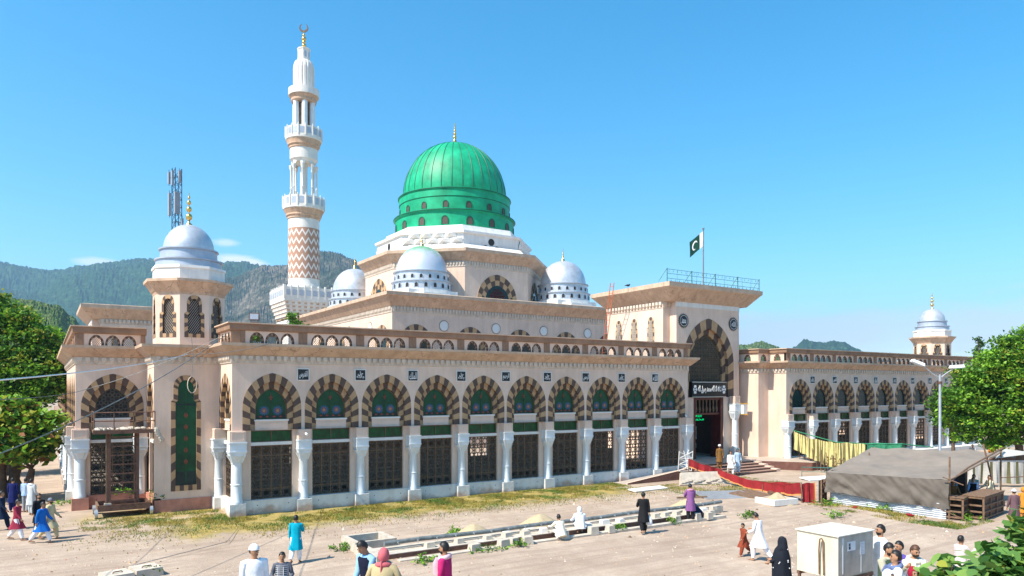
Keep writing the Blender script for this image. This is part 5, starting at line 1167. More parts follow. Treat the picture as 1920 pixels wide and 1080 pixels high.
for k in range(8):
    z = .75+.45*k; mb = MB(); mb.box(-.62, .62, -.64, -.56, z-.03, z+.03, 'rust'); mb.build('rung', t)
mb = MB(); mb.box(-1.3, 1.35, -.95, .9, 4.1, 4.22, 'wood'); mb.box(-1.35, 1.4, -1.0, -.93, 4.08, 4.26, 'rust'); mb.build('deck', t)
mb = MB()
for x in (-1.3, -.45, .4, 1.35): mb.tube([(x, -.95, 4.2), (x, -.95, 5.15)], .022, 'rust', 4)
for x in (-1.3, 1.35):
    mb.tube([(x, .88, 4.2), (x, .88, 5.15)], .022, 'rust', 4)
    for z in (4.65, 5.15): mb.tube([(x, -.95, z), (x, .88, z)], .022, 'rust', 4)
for z in (4.7, 5.12): mb.tube([(-1.3, -.95, z), (1.35, -.95, z)], .022, 'rust', 4)
mb.build('railing', t)
random.seed(3); mb = MB()
for k in range(16): mb.ball((random.uniform(-1.1, 1.1), random.uniform(-.7, .6), 4.27), (random.uniform(.12, .28), random.uniform(.1, .2), random.uniform(.05, .12)), random.choice(['concrete', 'wood', 'concrete', 'rust']), 7, 4, .15)
solo(mb, 'rag_pile', 'crumpled rags and boards lying on the scaffold platform', 'rags', (-4.45, 3.7, 0))
mb = MB(); mb.box(-.17, .17, -.12, .12, 0, .3, 'concrete', (.02, .02)); mb.tube([(-.1, 0, .3), (-.1, 0, .4), (.1, 0, .4), (.1, 0, .3)], .02, 'rust', 4); solo(mb, 'jerrycan', 'dirty pale canister standing on the scaffold base', 'canister', (-5.15, 3.1, .38))
mb = MB()
for k in range(5): mb.ball((.06*k-.1, 0, -.12*k), (.13, .1, .16), 'concrete', 7, 5, .2)
solo(mb, 'cloth_bundle', 'grey cloth bundle hanging from the scaffold railing end', 'cloth', (-2.95, 2.75, 4.2))
# water channel with its tap pipe
t = thing('water_channel', 'low concrete washing channel with raised kerbs across the yard', 'drain', (0, 0, 0))
mb = MB()
mb.box(2.6, 21.3, -12.2, -11.75, -.1, .30, 'concrete'); mb.box(3.0, 20.2, -13.35, -13.05, -.1, .10, 'concrete'); mb.box(2.12, 2.5, -13.3, -11.05, -.1, .36, 'concrete'); mb.build('kerb', t)
mb = MB(); mb.box(2.52, 20.1, -13.04, -12.21, -.06, .02, 'dark'); mb.box(2.5, 20, -12.75, -12.2, -.0, .24, 'concrete'); mb.box(2.5, 20, -12.77, -12.74, .02, .22, 'rust'); mb.build('channel_bed', t)
mb = MB(); mb.box(2.2, 3.9, -9.6, -9.4, -.1, .42, 'concrete'); mb.box(2.2, 2.4, -11.0, -9.6, -.1, .42, 'concrete'); mb.box(3.7, 3.9, -11.0, -9.6, -.1, .42, 'concrete'); mb.box(2.4, 3.7, -11.0, -10.85, -.1, .42, 'concrete'); mb.box(2.4, 3.7, -10.85, -9.6, -.05, .05, 'dark'); mb.build('basin', t)
random.seed(11)
t = thing('tap_pipe', 'long grey water pipe with small taps above the washing channel', 'pipe', (0, 0, 0))
mb = MB(); pp = [(2.9, -12.1, .50)]+[(2.9+1.53*k, -12.1+.02*math.sin(k), .50+.02*math.sin(k*1.7)) for k in range(1, 13)]; mb.tube(pp, .085, 'greyp', 10); mb.build('pipe', t, smooth=40)
for k in range(22):
    x = 3.4+k*.82; mb = MB(); mb.tube([(x, -12.18, .5), (x, -12.27, .5), (x, -12.27, .42)], .018, 'steel', 5); mb.tube([(x-.04, -12.25, .545), (x+.04, -12.25, .545)], .012, 'steel', 4); mb.build('tap', t)
for i, x in enumerate([4.6, 5.9, 7.2, 8.1, 9.0, 9.9, 10.8, 12.3, 13.3, 14.2, 15.6, 16.3, 17.0, 17.7, 18.4, 19.6, 20.3]):
    y = -12.45+random.uniform(-.05, .05); mb = MB(); s = random.uniform(.15, .2); mb.box(-s, s, -.15, .15, 0, random.uniform(.14, .2), random.choice(['concrete', 'concrete', 'white']), (.02, .02)); solo(mb, 'stone_block', 'pale stone block standing on the channel bed under the pipe', 'block', (x, y, .24), random.uniform(-.2, .2), group='stone blocks under the pipe')
for i, (x, y) in enumerate([(6.15, -13.2), (7.4, -13.3), (8.0, -13.1), (8.5, -13.35), (10.4, -13.25), (12.0, -13.2), (12.9, -13.25), (17.0, -13.15), (18.3, -13.2), (19.0, -13.3), (19.6, -12.9)]):
    mb = MB(); s = random.uniform(.18, .24); mb.box(-s, s, -.16, .16, -.02, random.uniform(.26, .34), 'concrete', (.03, .03)); solo(mb, 'kerb_stone', 'worn stone block for sitting on the near kerb of the washing channel', 'block', (x, y, .06), random.uniform(-.15, .15), group='stone seats along the washing channel')
def heap(x, y, r, h, m, label, name='sand_heap', cat='sand heap', seed=0):
    mb = MB(); random.seed(seed); n = 22
    mb.lathe([(r, -.05), (r*.8, h*.2), (r*.5, h*.55), (r*.2, h*.9), (.02, h)], m, n, rmod=lambda j, z: 1+.12*math.sin(j*1.3+seed)+random.uniform(-.05, .05)); solo(mb, name, label, cat, (x, y, 0), smooth=70)
M['sand'] = mat('yellow_sand', (.44, .35, .22), .95, .1, 5, bump=.4)
heap(7.6, -10.6, .95, .55, 'sand', 'small yellow sand heap behind the left part of the pipe', seed=1); heap(11.2, -10.4, 1.1, .6, 'sand', 'yellow sand heap behind the squatting men', seed=2); heap(20.5, -10.6, 1.1, .55, 'sand', 'sand heap behind the pipe left of the purple kurta man', seed=3); heap(26.0, -11.9, .8, .6, 'sand', 'yellow sand heap in a low brick pen before the red cloth', seed=4)
mb = MB(); mb.box(-.95, .75, -.75, -.6, 0, .32, 'white'); mb.box(-.95, -.8, -.6, .7, 0, .32, 'white'); mb.box(.6, .75, -.6, .7, 0, .32, 'concrete'); solo(mb, 'brick_pen', 'low whitewashed pen of bricks around a sand heap', 'wall', (26.0, -11.9, 0), R(-8))
for i, (x, y, s, r, m, lab) in enumerate([(10.0, -11.3, .45, .3, 'white', 'white cement sack lying behind the pipe near the squatting men'), (18.8, -11.2, .55, .1, 'white', 'white sack and slab lying behind the pipe left of the purple kurta'), (8.9, -11.2, .3, .8, 'white', 'small white stone slab beside the yellow sand heap')]):
    mb = MB(); mb.ball((0, 0, .12), (s, .22, .14), m, 12, 6, .06); solo(mb, 'cement_sack', lab, 'sack', (x, y, 0), r, smooth=60)
# two round covers
for i, (x, y, r, lab) in enumerate([(-5.75, -10.3, .25, 'square concrete drain cover with handle, nearer the left'), (-4.85, -9.95, .2, 'square concrete drain cover with handle, beside its twin on the right')]):
    t = thing('drain_cover', lab, 'drain cover', (x, y, 0), r); mb = MB(); mb.box(-.43, .43, -.45, .45, -.05, .24, 'concrete', (.02, .02)); mb.build('slab', t); mb = MB(); mb.tube([(-.15, -.1, .24), (-.12, -.1, .29), (.12, -.1, .29), (.15, -.1, .24)], .02, 'rust', 5); mb.build('handle', t)
# rubble and slabs before the steps
mb = MB(); random.seed(8); mb.box(-1.7, 1.7, -.1, .1, 0, .85, 'concrete', (.25, 0)); 
for k in range(14): mb.box(-1.6+.2*k*1.1, -1.3+.2*k*1.1, -.16-.02*(k % 3), -.05, .1+.05*(k % 4), .14+.05*(k % 4)+.1, 'concrete')
o = solo(mb, 'stone_slab', 'large pale weathered slab leaning at the end of the ramp', 'slab', (28.5, -4.3, 0), R(-18)); o.rotation_euler[0] = R(-28)
for x, y, sx_, sy_, r, m, lab in ((25.4, -8.7, 1.5, .9, -.4, 'steel', 'buckled grey metal sheet lying before the red cloth'), (27.0, -9.3, 1.1, .8, .2, 'wood', 'brown board lying on rubble by the red cloth'), (23.5, -4.4, 1.4, .35, .05, 'white', 'flat white slab lying on grass before the ramp'), (29.0, -9.8, .8, .6, .5, 'rust', 'dark sheet of scrap beneath the red cloth'), (37.6, -7.0, 1.8, .5, -.2, 'colw', 'pale painted low wall section right of the steps')):
    mb = MB(); mb.box(-sx_, sx_, -sy_, sy_, .08, .14, m); mb.box(-sx_*.9, -sx_*.6, -sy_, sy_, 0, .08, 'concrete'); mb.box(sx_*.6, sx_*.9, -sy_, sy_, 0, .08, 'concrete'); o = solo(mb, 'scrap_sheet', lab, 'scrap', (x, y, 0), r); o.rotation_euler[0] = R(6)
mb = MB(); mb.tube([(-.9, 0, .1), (.9, 0, .12)], .05, 'wood', 6); solo(mb, 'timber', 'thin timber pole lying on the ground right of the purple kurta man', 'timber', (23.2, -8.3, 0), R(-25))
mb = MB(); mb.tube([(-.5, 0, .25), (.5, 0, .2)], .16, 'rust', 12); solo(mb, 'barrel', 'short rusty drum lying beside the sand pen', 'barrel', (27.2, -11.0, 0), .5, smooth=40)
# bent white metal gate panels at the ramp head
for k, (x, y, rx, rz) in enumerate(((29.3, -1.9, 8, -20), (30.2, -1.6, -14, 25))):
    mb = MB()
    for i in range(3):
        for a, b in (((-.5, i*.45), (.5, i*.45+.45)), ((.5, i*.45), (-.5, i*.45+.45)), ((-.5, i*.45), (.5, i*.45))): mb.tube([(a[0], 0, a[1]), (b[0], 0, b[1])], .025, 'white', 4)
    for xx in (-.5, .5): mb.tube([(xx, 0, 0), (xx, 0, 1.4)], .03, 'white', 4)
    o = solo(mb, 'metal_barrier', ['bent white lattice barrier standing at the top of the ramp, left one', 'white lattice barrier leaning behind the red cloth at the ramp, right one'][k], 'barrier', (x, y, .6), R(rz)); o.rotation_euler[0] = R(rx)
# red cloth
RC = mat('red_cloth', (.32, .016, .020), .85, .2, 2.5, c2=(.20, .010, .014)); OC_ = mat('orange_hem', (.72, .30, .10), .85, .1, 3); M['redc'] = RC; M['hem'] = OC_
def cloth(mb, pts, hem='hem', body='redc', fold=.05, seed=0, stripes=None, hemw=.13):
    """pts [(x, y, ztop, zbottom)]: hanging cloth strip"""
    n = 14; L = []
    for (a, b) in zip(pts, pts[1:]):
        for i in range(n): u = i/n; L.append(tuple(a[k]+(b[k]-a[k])*u for k in range(4)))
    L.append(pts[-1]); d = Vector((pts[-1][0]-pts[0][0], pts[-1][1]-pts[0][1])).normalized(); o = Vector((-d.y, d.x)); rows = 7; G = []
    for i, (x, y, zt, zb) in enumerate(L):
        row = []
        for j in range(rows+1):
            v = j/rows; f = fold*(.3+v)*(math.sin(i*.9+seed)+.6*math.sin(i*2.3+v*2+seed*2)); vv = v if j < rows-1 else (1-hemw if j == rows-1 else 1)
            row.append((x+o.x*f, y+o.y*f, zt+(zb-zt)*vv+.03*math.sin(i*.45+seed)))
        G.append(row)
    for i in range(len(G)-1):
        for j in range(rows):
            m = hem if (j == rows-1 and hem) else (stripes[(i//1) % len(stripes)] if stripes else body)
            mb.poly([G[i][j], G[i+1][j], G[i+1][j+1], G[i][j+1]], m)
mb = MB(); cloth(mb, [(28.35, -3.2, 1.58, 1.0), (29.2, -4.0, 1.15, .68), (30.1, -4.4, .95, .5)], seed=1); solo(mb, 'red_cloth', 'short upper strip of red cloth with orange hem before the steps', 'cloth', smooth=60, recalc=False)
mb = MB(); cloth(mb, [(29.7, -4.42, .98, .55), (29.4, -6.6, .62, .05), (28.9, -8.6, .62, .02), (28.3, -10.6, .85, .12), (27.3, -12.4, 1.05, .35)], seed=2); cloth(mb, [(27.3, -12.5, 1.05, -.0), (27.9, -12.8, 1.1, 0.0)], seed=5, hemw=.02, hem='redc'); cloth(mb, [(27.9, -12.8, 1.1, 0.0), (27.98, -12.85, 1.1, 0.0)], seed=5, body='hem'); solo(mb, 'red_cloth', 'long sagging strip of red cloth with orange hem ending beside the tent', 'cloth', smooth=60, recalc=False)
mb = MB()
for x, y, z in ((28.35, -3.15, 1.6), (29.75, -4.5, 1.0), (28.95, -8.6, .62), (27.35, -12.45, 1.1)): mb.tube([(x, y, 0), (x, y, z)], .03, 'wood', 5)
mb.tube([(28.35, -3.15, 1.6), (29.75, -4.5, 1.0), (29.4, -6.6, .64), (28.9, -8.6, .64), (27.35, -12.45, 1.1)], .012, 'wood', 4); solo(mb, 'cloth_line', 'wooden stakes and line that carry the red cloth', 'line')
# rack beside the tent
t = thing('timber_rack', 'dark timber rack with four rails between red cloth and tent', 'rack', (28.2, -13.1, 0), R(20))
mb = MB()
for x in (-.05, .55, .95): mb.box(x-.035, x+.035, -.04, .04, 0, 1.25, 'wood')
for z in (.12, .45, .75, 1.05): mb.box(-.05, 1.0, -.05, .02, z-.03, z+.03, 'rust')
mb.box(0, .95, .1, .16, .0, 1.2, 'dark'); mb.build('frame', t)
# yellow striped cloth and bamboo fence on the platform side ramp
YC = mat('yellow_stripe_cloth', (.56, .50, .21), .85, .12, 3); YD = mat('dark_stripe_cloth', (.13, .12, .05), .85, .12, 3); M['yc'] = YC; M['yd'] = YD; GN = mat('green_net', (.03, .22, .11), .8, .2, 4); M['gn'] = GN
mb = MB(); cloth(mb, [(42.6, -.9, 2.9, 1.5), (42.2, -2.4, 2.45, 1.0), (41.8, -3.9, 2.35, .6), (41.2, -5.5, 2.3, .35), (40.5, -7.0, 2.4, .9), (40.0, -8.5, 2.42, 1.6)], hem=None, seed=3, stripes=['yc', 'yd', 'yc', 'yc', 'yd'], fold=.09); solo(mb, 'striped_cloth', 'yellow cloth with dark stripes sagging along the side fence', 'cloth', smooth=60, recalc=False)
mb = MB()
for k in range(16): x = 43.0-.2*k; y = -1.2-.44*k; mb.tube([(x, y, 0), (x+random.uniform(-.3, .3), y, 1.3+random.uniform(-.2, .5))], .03, 'wood', 4); mb.tube([(x, y, 0), (x-.4, y-.9, 1.1+random.uniform(-.3, .3))], .025, 'wood', 4)
mb.tube([(43, -1, 1.4), (40, -8.6, .9)], .035, 'wood', 5); mb.tube([(43, -1, .9), (40, -8.6, .35)], .035, 'wood', 5); solo(mb, 'bamboo_fence', 'crossed bamboo fence behind the sagging striped cloth', 'fence')
mb = MB(); mb.tube([(42.6, -.9, 2.92), (41.2, -5.5, 2.33), (40.0, -8.6, 2.45), (41.5, -10.2, 2.5), (44, -11, 2.2)], .04, 'gn', 5); cloth(mb, [(40.0, -8.6, 2.5, 1.9), (41.5, -10.2, 2.55, 2.15), (44.5, -9.3, 1.5, .9), (48.5, -8.0, 1.2, .6)], hem=None, body='gn', seed=6); solo(mb, 'green_netting', 'green netting strung behind the tent roof', 'netting', recalc=False)
t = thing('hand_rail', 'low green metal handrail right of the entrance steps', 'railing', (0, 0, 0)); mb = MB(); mb.tube([(37.0, -5.6, .1), (37.0, -5.6, .75), (39.6, -8.3, .75), (39.6, -8.3, .1)], .03, 'gp', 5); mb.tube([(37.0, -5.6, .45), (39.6, -8.3, .45)], .02, 'gp', 5); mb.build('rail', t)
# tent
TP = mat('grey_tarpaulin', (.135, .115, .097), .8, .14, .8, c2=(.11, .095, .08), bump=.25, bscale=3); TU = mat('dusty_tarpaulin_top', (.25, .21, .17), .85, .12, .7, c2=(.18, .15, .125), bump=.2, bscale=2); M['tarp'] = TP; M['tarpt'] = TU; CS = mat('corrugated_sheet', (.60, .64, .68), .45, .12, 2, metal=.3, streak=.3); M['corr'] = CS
t = thing('tarpaulin_tent', 'long low tent of grey tarpaulin over corrugated sheets in the yard', 'tent', (0, 0, 0))
FL, FR, BL, BR = Vector((28.2, -13.4, 1.72)), Vector((28.75, -19.55, 1.9)), Vector((34.7, -12.1, 2.7)), Vector((37.6, -18.0, 2.75))
mb = MB(); nu, nv = 48, 36
def rp(u, v): p = (FL*(1-u)+FR*u)*(1-v)+(BL*(1-u)+BR*u)*v; s = -.16*math.sin(PI*u)*math.sin(PI*v)+.09*noise.noise(Vector((u*6, v*5, 1)))+.06*noise.noise(Vector((u*14+v*6, v*7, 4)))-.05*abs(math.sin(PI*u*4)); return p+Vector((0, 0, s))
for i in range(nu):
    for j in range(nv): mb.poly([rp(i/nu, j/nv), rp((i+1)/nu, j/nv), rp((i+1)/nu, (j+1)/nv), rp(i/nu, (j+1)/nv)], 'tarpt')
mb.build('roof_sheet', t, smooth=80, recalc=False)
mb = MB(); nu, nv = 90, 14
def sk(u, v):
    p = FL*(1-u)+FR*u; zb = (.62+.1*math.sin(u*9))*(1-u)+.5*u; z = p.z+(zb-p.z)*v
    f = .05*v*math.sin(u*38+v*5+3*math.sin(u*7))+.16*v*noise.noise(Vector((u*9-v*2.2, v*2, 2)))+.06*noise.noise(Vector((u*24-v*6, v*2, 8)))+.04*noise.noise(Vector((u*80+v*20, v*5, 3))); return Vector((p.x-.06-.05*v+f, p.y, z))
for i in range(nu):
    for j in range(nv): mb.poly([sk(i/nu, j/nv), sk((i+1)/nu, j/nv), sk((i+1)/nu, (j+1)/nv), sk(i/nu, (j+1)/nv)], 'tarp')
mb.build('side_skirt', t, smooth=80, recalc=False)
mb = MB(); nz_ = 56; P0, P1 = Vector((28.45, -13.5)), Vector((28.72, -19.4))
for k in range(nz_):
    z0, z1 = -.02+.8*k/nz_, -.02+.8*(k+1)/nz_; f0, f1 = .03*math.sin(k*PI/3.5), .03*math.sin((k+1)*PI/3.5)
    mb.poly([(P0.x-f0, P0.y, z0), (P1.x-f0, P1.y, z0), (P1.x-f1, P1.y, z1), (P0.x-f1, P0.y, z1)], 'corr')
mb.build('corrugated_wall', t, smooth=80, recalc=False)
mb = MB(); mb.box(34.6, 34.7, -17.5, -12.6, 0, 2.2, 'tarp'); mb.box(28.6, 34.6, -13.45, -13.35, 0, 1.8, 'tarp'); mb.build('back_cloth', t)
for pts, r in [([(x, y, 0), (x+.05, y, z)], .045) for x, y, z in ((28.8, -19.5, 3.0), (28.5, -13.5, 1.7), (34.6, -12.2, 2.7), (33.2, -12.8, 2.5), (31.5, -19.0, 2.2), (36.8, -18.3, 2.8))]+[([(28.3, -19.75, 1.85), (31.5, -19.1, 2.3), (37.6, -18.1, 2.95)], .045), ([(28.5, -19.7, 1.95), (34.5, -18.8, 2.55), (37.2, -18.2, 2.75)], .03), ([(28.9, -20.1, 1.7), (28.4, -19.4, 2.05)], .03), ([(35.2, -18.9, 0), (34.6, -18.4, 3.3)], .05), ([(28.1, -19.3, .6), (28.9, -20.2, .05)], .03)]:
    mb = MB(); mb.tube(pts, r, 'wood', 6); mb.build('tent_pole', t)
M['pale'] = mat('pale_canvas', (.5, .47, .42), .85, .1, 2); mb = MB(); mb.poly([(37.6, -18.0, 2.75), (36.2, -18.3, 2.45), (40.5, -18.6, 2.55), (39.0, -17.6, 2.8)], 'pale'); mb.build('awning_flap', t, recalc=False)
def crate(name, label, x0, y0, x1, y1, h, seed):
    """open slatted timber pen"""
    t = thing(name, label, 'crate', (x0, y0, 0), math.atan2(y1-y0, x1-x0)); L = math.hypot(x1-x0, y1-y0); W = .8; mb = MB()
    k = max(1, round(L/.9))
    for i in range(k+1):
        for yy in (0, W): x = L*i/k; mb = MB(); mb.box(x-.04, x+.04, yy-.04, yy+.04, 0, h, 'wood'); mb.build('post', t)
    mb = MB()
    for z in (.12, .40, .70, h-.06):
        for yy in (-.05, W): mb.box(-.04, L+.04, yy, yy+.05, z-.04, z+.04, 'wood')
        for xx in (-.06, L): mb.box(xx, xx+.05, .05, W, z-.04, z+.04, 'wood')
    mb.build('rail', t); mb = MB(); mb.box(-.08, L+.08, -.08, W+.08, h, h+.05, 'wood'); mb.build('top_board', t); mb = MB(); mb.box(.05, L-.05, W-.12, W-.08, .05, h, 'rust'); mb.box(.05, L-.05, .03, .05, .05, h-.02, 'rust'); mb.box(.05, L-.05, .1, W-.12, .05, .09, 'rust'); mb.build('back_board', t); return t
crate('slatted_crate', 'longer slatted timber crate at the right end of the tent', 29.75, -20.6, 32.7, -20.15, 1.12, 1)
crate('slatted_crate', 'short slatted timber crate between tent corner and longer crate', 28.95, -20.05, 29.65, -19.9, 1.05, 2)
mb = MB()
for k in range(3): mb.lathe([(.28, 0), (.3, .45), (.26, .5)], 'steel' if k else 'white', 14, cx=.7*k, cy=.1*k)
solo(mb, 'cooking_pot', 'row of pale cooking pots beside the crate', 'pot', (33.3, -19.2, 0), smooth=40)
for k, (x, y, r) in enumerate(((28.0, -15.2, .3), (28.1, -18.0, 1))): mb = MB(); mb.ball((0, 0, .06), (.28, .14, .07), 'redc', 8, 5, .2); solo(mb, 'red_rag', ['red rag at the foot of the tent, nearer the red cloth', 'red rag at the foot of the tent, nearer the crates'][k], 'rag', (x, y, 0), r)
# cloth fence at the right edge, parked cycles and stalls far behind
mb = MB(); cloth(mb, [(41.5, -14.3, 1.6, .25), (44, -15.6, 1.6, .2), (46.5, -16.8, 1.6, .2), (49.5, -18.4, 1.55, .2)], hem=None, body='pale', stripes=['pale', 'pale', 'yd'], seed=9, fold=.06); solo(mb, 'cloth_fence', 'pale striped cloth fence at the right edge behind the tent', 'fence', recalc=False)
mb = MB(); mb.tube([(41.5, -14.3, 1.65), (49.5, -18.4, 1.6)], .03, 'steel', 5); mb.tube([(40, -17, 1.0), (47.5, -19.2, 1.0)], .03, 'wood', 5)
for k in range(5): mb.tube([(41.5+2*k, -14.3-1.03*k, 0), (41.5+2*k, -14.3-1.03*k, 1.7)], .03, 'steel', 5)
solo(mb, 'fence_frame', 'metal posts and rail carrying the pale cloth fence', 'fence')
mb = MB(); mb.box(0, 9, 0, .3, 0, .7, 'terra'); mb.box(0, 9, -.02, .32, .7, .8, 'plat'); solo(mb, 'low_brick_wall', 'low red wall under the trees far right behind the tent', 'wall', (56, -9.5, 0), R(-14))
# the white cabinet
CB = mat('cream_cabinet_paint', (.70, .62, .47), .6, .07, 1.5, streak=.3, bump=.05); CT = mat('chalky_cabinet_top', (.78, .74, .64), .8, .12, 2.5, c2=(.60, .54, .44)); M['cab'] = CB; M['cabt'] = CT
M['cabr'] = mat('shaded_cabinet_side', (.50, .45, .38), .7, .12, 2.2, streak=.4)  # greyer copy of the cream paint; shade on the right face put into colour
t = thing('metal_cabinet', 'large cream metal cabinet with stuck papers in the near right yard', 'cabinet', (6.18, -28.38, 2.27)); t.scale = (.64, .64, .64)
mb = MB(); mb.box(0.03, 2.0, .03, 1.55, .05, 1.44, 'cab'); mb.build('body', t)
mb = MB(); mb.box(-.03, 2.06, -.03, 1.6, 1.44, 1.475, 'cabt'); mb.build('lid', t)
mb = MB(); mb.box(.0, 1.98, .0, .028, .1, 1.42, 'cabr'); mb.build('shaded_front', t)  # thin sheet over the front that carries the painted shade tone
mb = MB(); mb.box(.0, 2.0, .0, .1, -.06, .05, 'rust'); mb.box(.0, 2.0, 1.45, 1.55, -.06, .05, 'rust')
for x in (.02, 1.9):
    for y in (.02, 1.45): mb.box(x, x+.08, y, y+.08, -1.1, -.06, 'rust')
mb.build('stand', t)
mb = MB(); mb.tube([(-.02, .68, .1), (-.07, .66, .9), (-.08, .62, 1.28), (-.07, .56, 1.32), (-.06, .52, 1.25), (-.04, .5, .1)], .028, 'wood', 6); mb.build('hose_loop', t, smooth=40)
mb = MB(); mb.box(.5, .95, -.006, 0, .92, 1.22, 'letter'); mb.box(.55, .68, -.010, -.004, .97, 1.18, 'silverd'); mb.ball((.615, -.011, 1.12), (.035, .003, .045), 'dark', 8, 6); mb.box(.575, .655, -.013, -.006, .97, 1.06, 'dark'); mb.build('poster', t)
mb = MB(); mb.box(1.22, 1.48, -.006, 0, .72, 1.15, 'colw')
for k in range(7): mb.box(1.26, 1.44-.02*(k % 3), -.009, -.005, .78+.05*k, .795+.05*k, 'silverd')
mb.build('notice', t); mb = MB(); mb.box(.22, .28, -.006, 0, .2, 1.38, 'letter'); mb.box(1.26, 1.31, -.005, 0, .12, .7, 'letter'); mb.build('tape_strip', t)
# cables
def cable(label, pts, r, m, sag=.3):
    mb = MB(); P = []
    for a, b in zip(pts, pts[1:]):
        a, b = Vector(a), Vector(b)
        for i in range(12): u = i/12; P.append(a.lerp(b, u)-Vector((0, 0, sag*4*u*(1-u))))
    P.append(Vector(pts[-1])); mb.tube(P, r, m, 5); solo(mb, 'overhead_cable', label, 'cable', smooth=60)
cable('thick pale overhead cable across the upper left of the yard', [(-11.5, -27, 6.0), (-8.46, -20.3, 6.46), (-2.1, -.6, 7.9)], .017, 'letter', .12)
cable('thin cable running on from the pale cable to the arcade cornice', [(-2.1, -.6, 7.9), (1.6, -.65, 8.5)], .015, 'greyp', .15)
cable('dark overhead cable crossing in front of the left arch, lower one', [(-12, -20, 3.6), (-8.77, -12.94, 4.5), (-.3, .0, 8.9), (.4, 1.2, 9.6)], .018, 'greyp', .35)
cable('dark overhead cable crossing in front of the left arch, upper one', [(-12, -14, 6.2), (-6.6, 1.5, 6.1), (-.3, .1, 8.95)], .014, 'greyp', .25)
mb = MB(); mb.tube([(.22*math.cos(a), 0, -.62+.42*math.sin(a)) for a in [PI*2*i/14 for i in range(15)]], .022, 'frieze', 5); mb.tube([(0, 0, -.2), (.05, 0, 1.0), (-.05, 0, 1.9)], .012, 'greyp', 4); solo(mb, 'cable_coil', 'pale loop of cable hanging before the tall green window', 'cable', (-1.45, 2.3, 7.1))
mb = MB(); mb.tube([(-5, -8.6, .05), (-1.5, -6.3, .05), (-.5, -3.6, .05)], .012, 'greyp', 4); solo(mb, 'ground_cable', 'thin dark cables lying across the dirt before the corner', 'cable')
# ------------------------------------------------------------------ people
SK = mat('skin', (.37, .195, .115), .55, .08, 6, spec=.3); M['skin'] = SK; M['hair'] = mat('black_hair', (.012, .010, .009), .5, .2, 20); M['hairb'] = mat('brown_hair', (.09, .04, .02), .55, .2, 20); M['sandal'] = mat('dark_sandal', (.06, .035, .025), .7, .2, 10); M['eyew'] = mat('eye_dark', (.02, .015, .015), .3, .1, 10); M['lipm'] = mat('mouth', (.22, .07, .05), .5, .1, 10)
_cl = {}
def clothm(c):
    k = tuple(round(x, 3) for x in c)
    if k not in _cl: m = mat('fabric', c, .88, .08, 5, bump=.25, bscale=14, spec=.15); M['cloth%d' % len(_cl)] = m; _cl[k] = 'cloth%d' % len(_cl)
    return _cl[k]
def loft(mb, pts, rad, m, n=20, fold=0., seed=0, side=Vector((1, 0, 0)), cap=True, fk=7):
    i0 = len(mb.v); k = mb.mi(m); pts = [Vector(p) for p in pts]; L = len(pts)
    for q, p in enumerate(pts):
        d = (pts[min(q+1, L-1)]-pts[max(q-1, 0)]).normalized(); a = (side-d*side.dot(d)).normalized(); b = d.cross(a); u = q/(L-1)
        for j in range(n):
            t = 2*PI*j/n; f = 1+fold*u*(math.sin(fk*t+seed)+.5*math.sin(2.3*fk*t+2*seed+u*3)); mb.v.append(tuple(p+a*math.cos(t)*rad[q][0]*f+b*math.sin(t)*rad[q][1]*f))
    for q in range(L-1):
        for j in range(n):
            j2 = (j+1) % n; mb.f.append((i0+q*n+j, i0+q*n+j2, i0+(q+1)*n+j2, i0+(q+1)*n+j)); mb.m.append(k)
    if cap:
        mb.f.append(tuple(i0+j for j in range(n))[::-1]); mb.m.append(k); mb.f.append(tuple(i0+(L-1)*n+j for j in range(n))); mb.m.append(k)
def shellpart(mb, c, r, m, keep, Rm, nu=16, nv=12, jit=.03):
    k = mb.mi(m); i0 = len(mb.v)
    D = []
    for a in range(nv+1):
        for b in range(nu):
            th, ph = PI*a/nv, 2*PI*b/nu; n = Vector((math.sin(th)*math.cos(ph), math.sin(th)*math.sin(ph), math.cos(th))); D.append(n)
            q = Rm @ Vector((n.x*r[0], n.y*r[1], n.z*r[2]))*(1+random.uniform(-jit, jit)); mb.v.append(tuple(Vector(c)+q))
    for a in range(nv):
        for b in range(nu):
            ids = (a*nu+b, (a+1)*nu+b, (a+1)*nu+(b+1) % nu, a*nu+(b+1) % nu); n = (D[ids[0]]+D[ids[1]]+D[ids[2]]+D[ids[3]])/4
            if keep(n): mb.f.append(tuple(i0+j for j in ids)); mb.m.append(k)
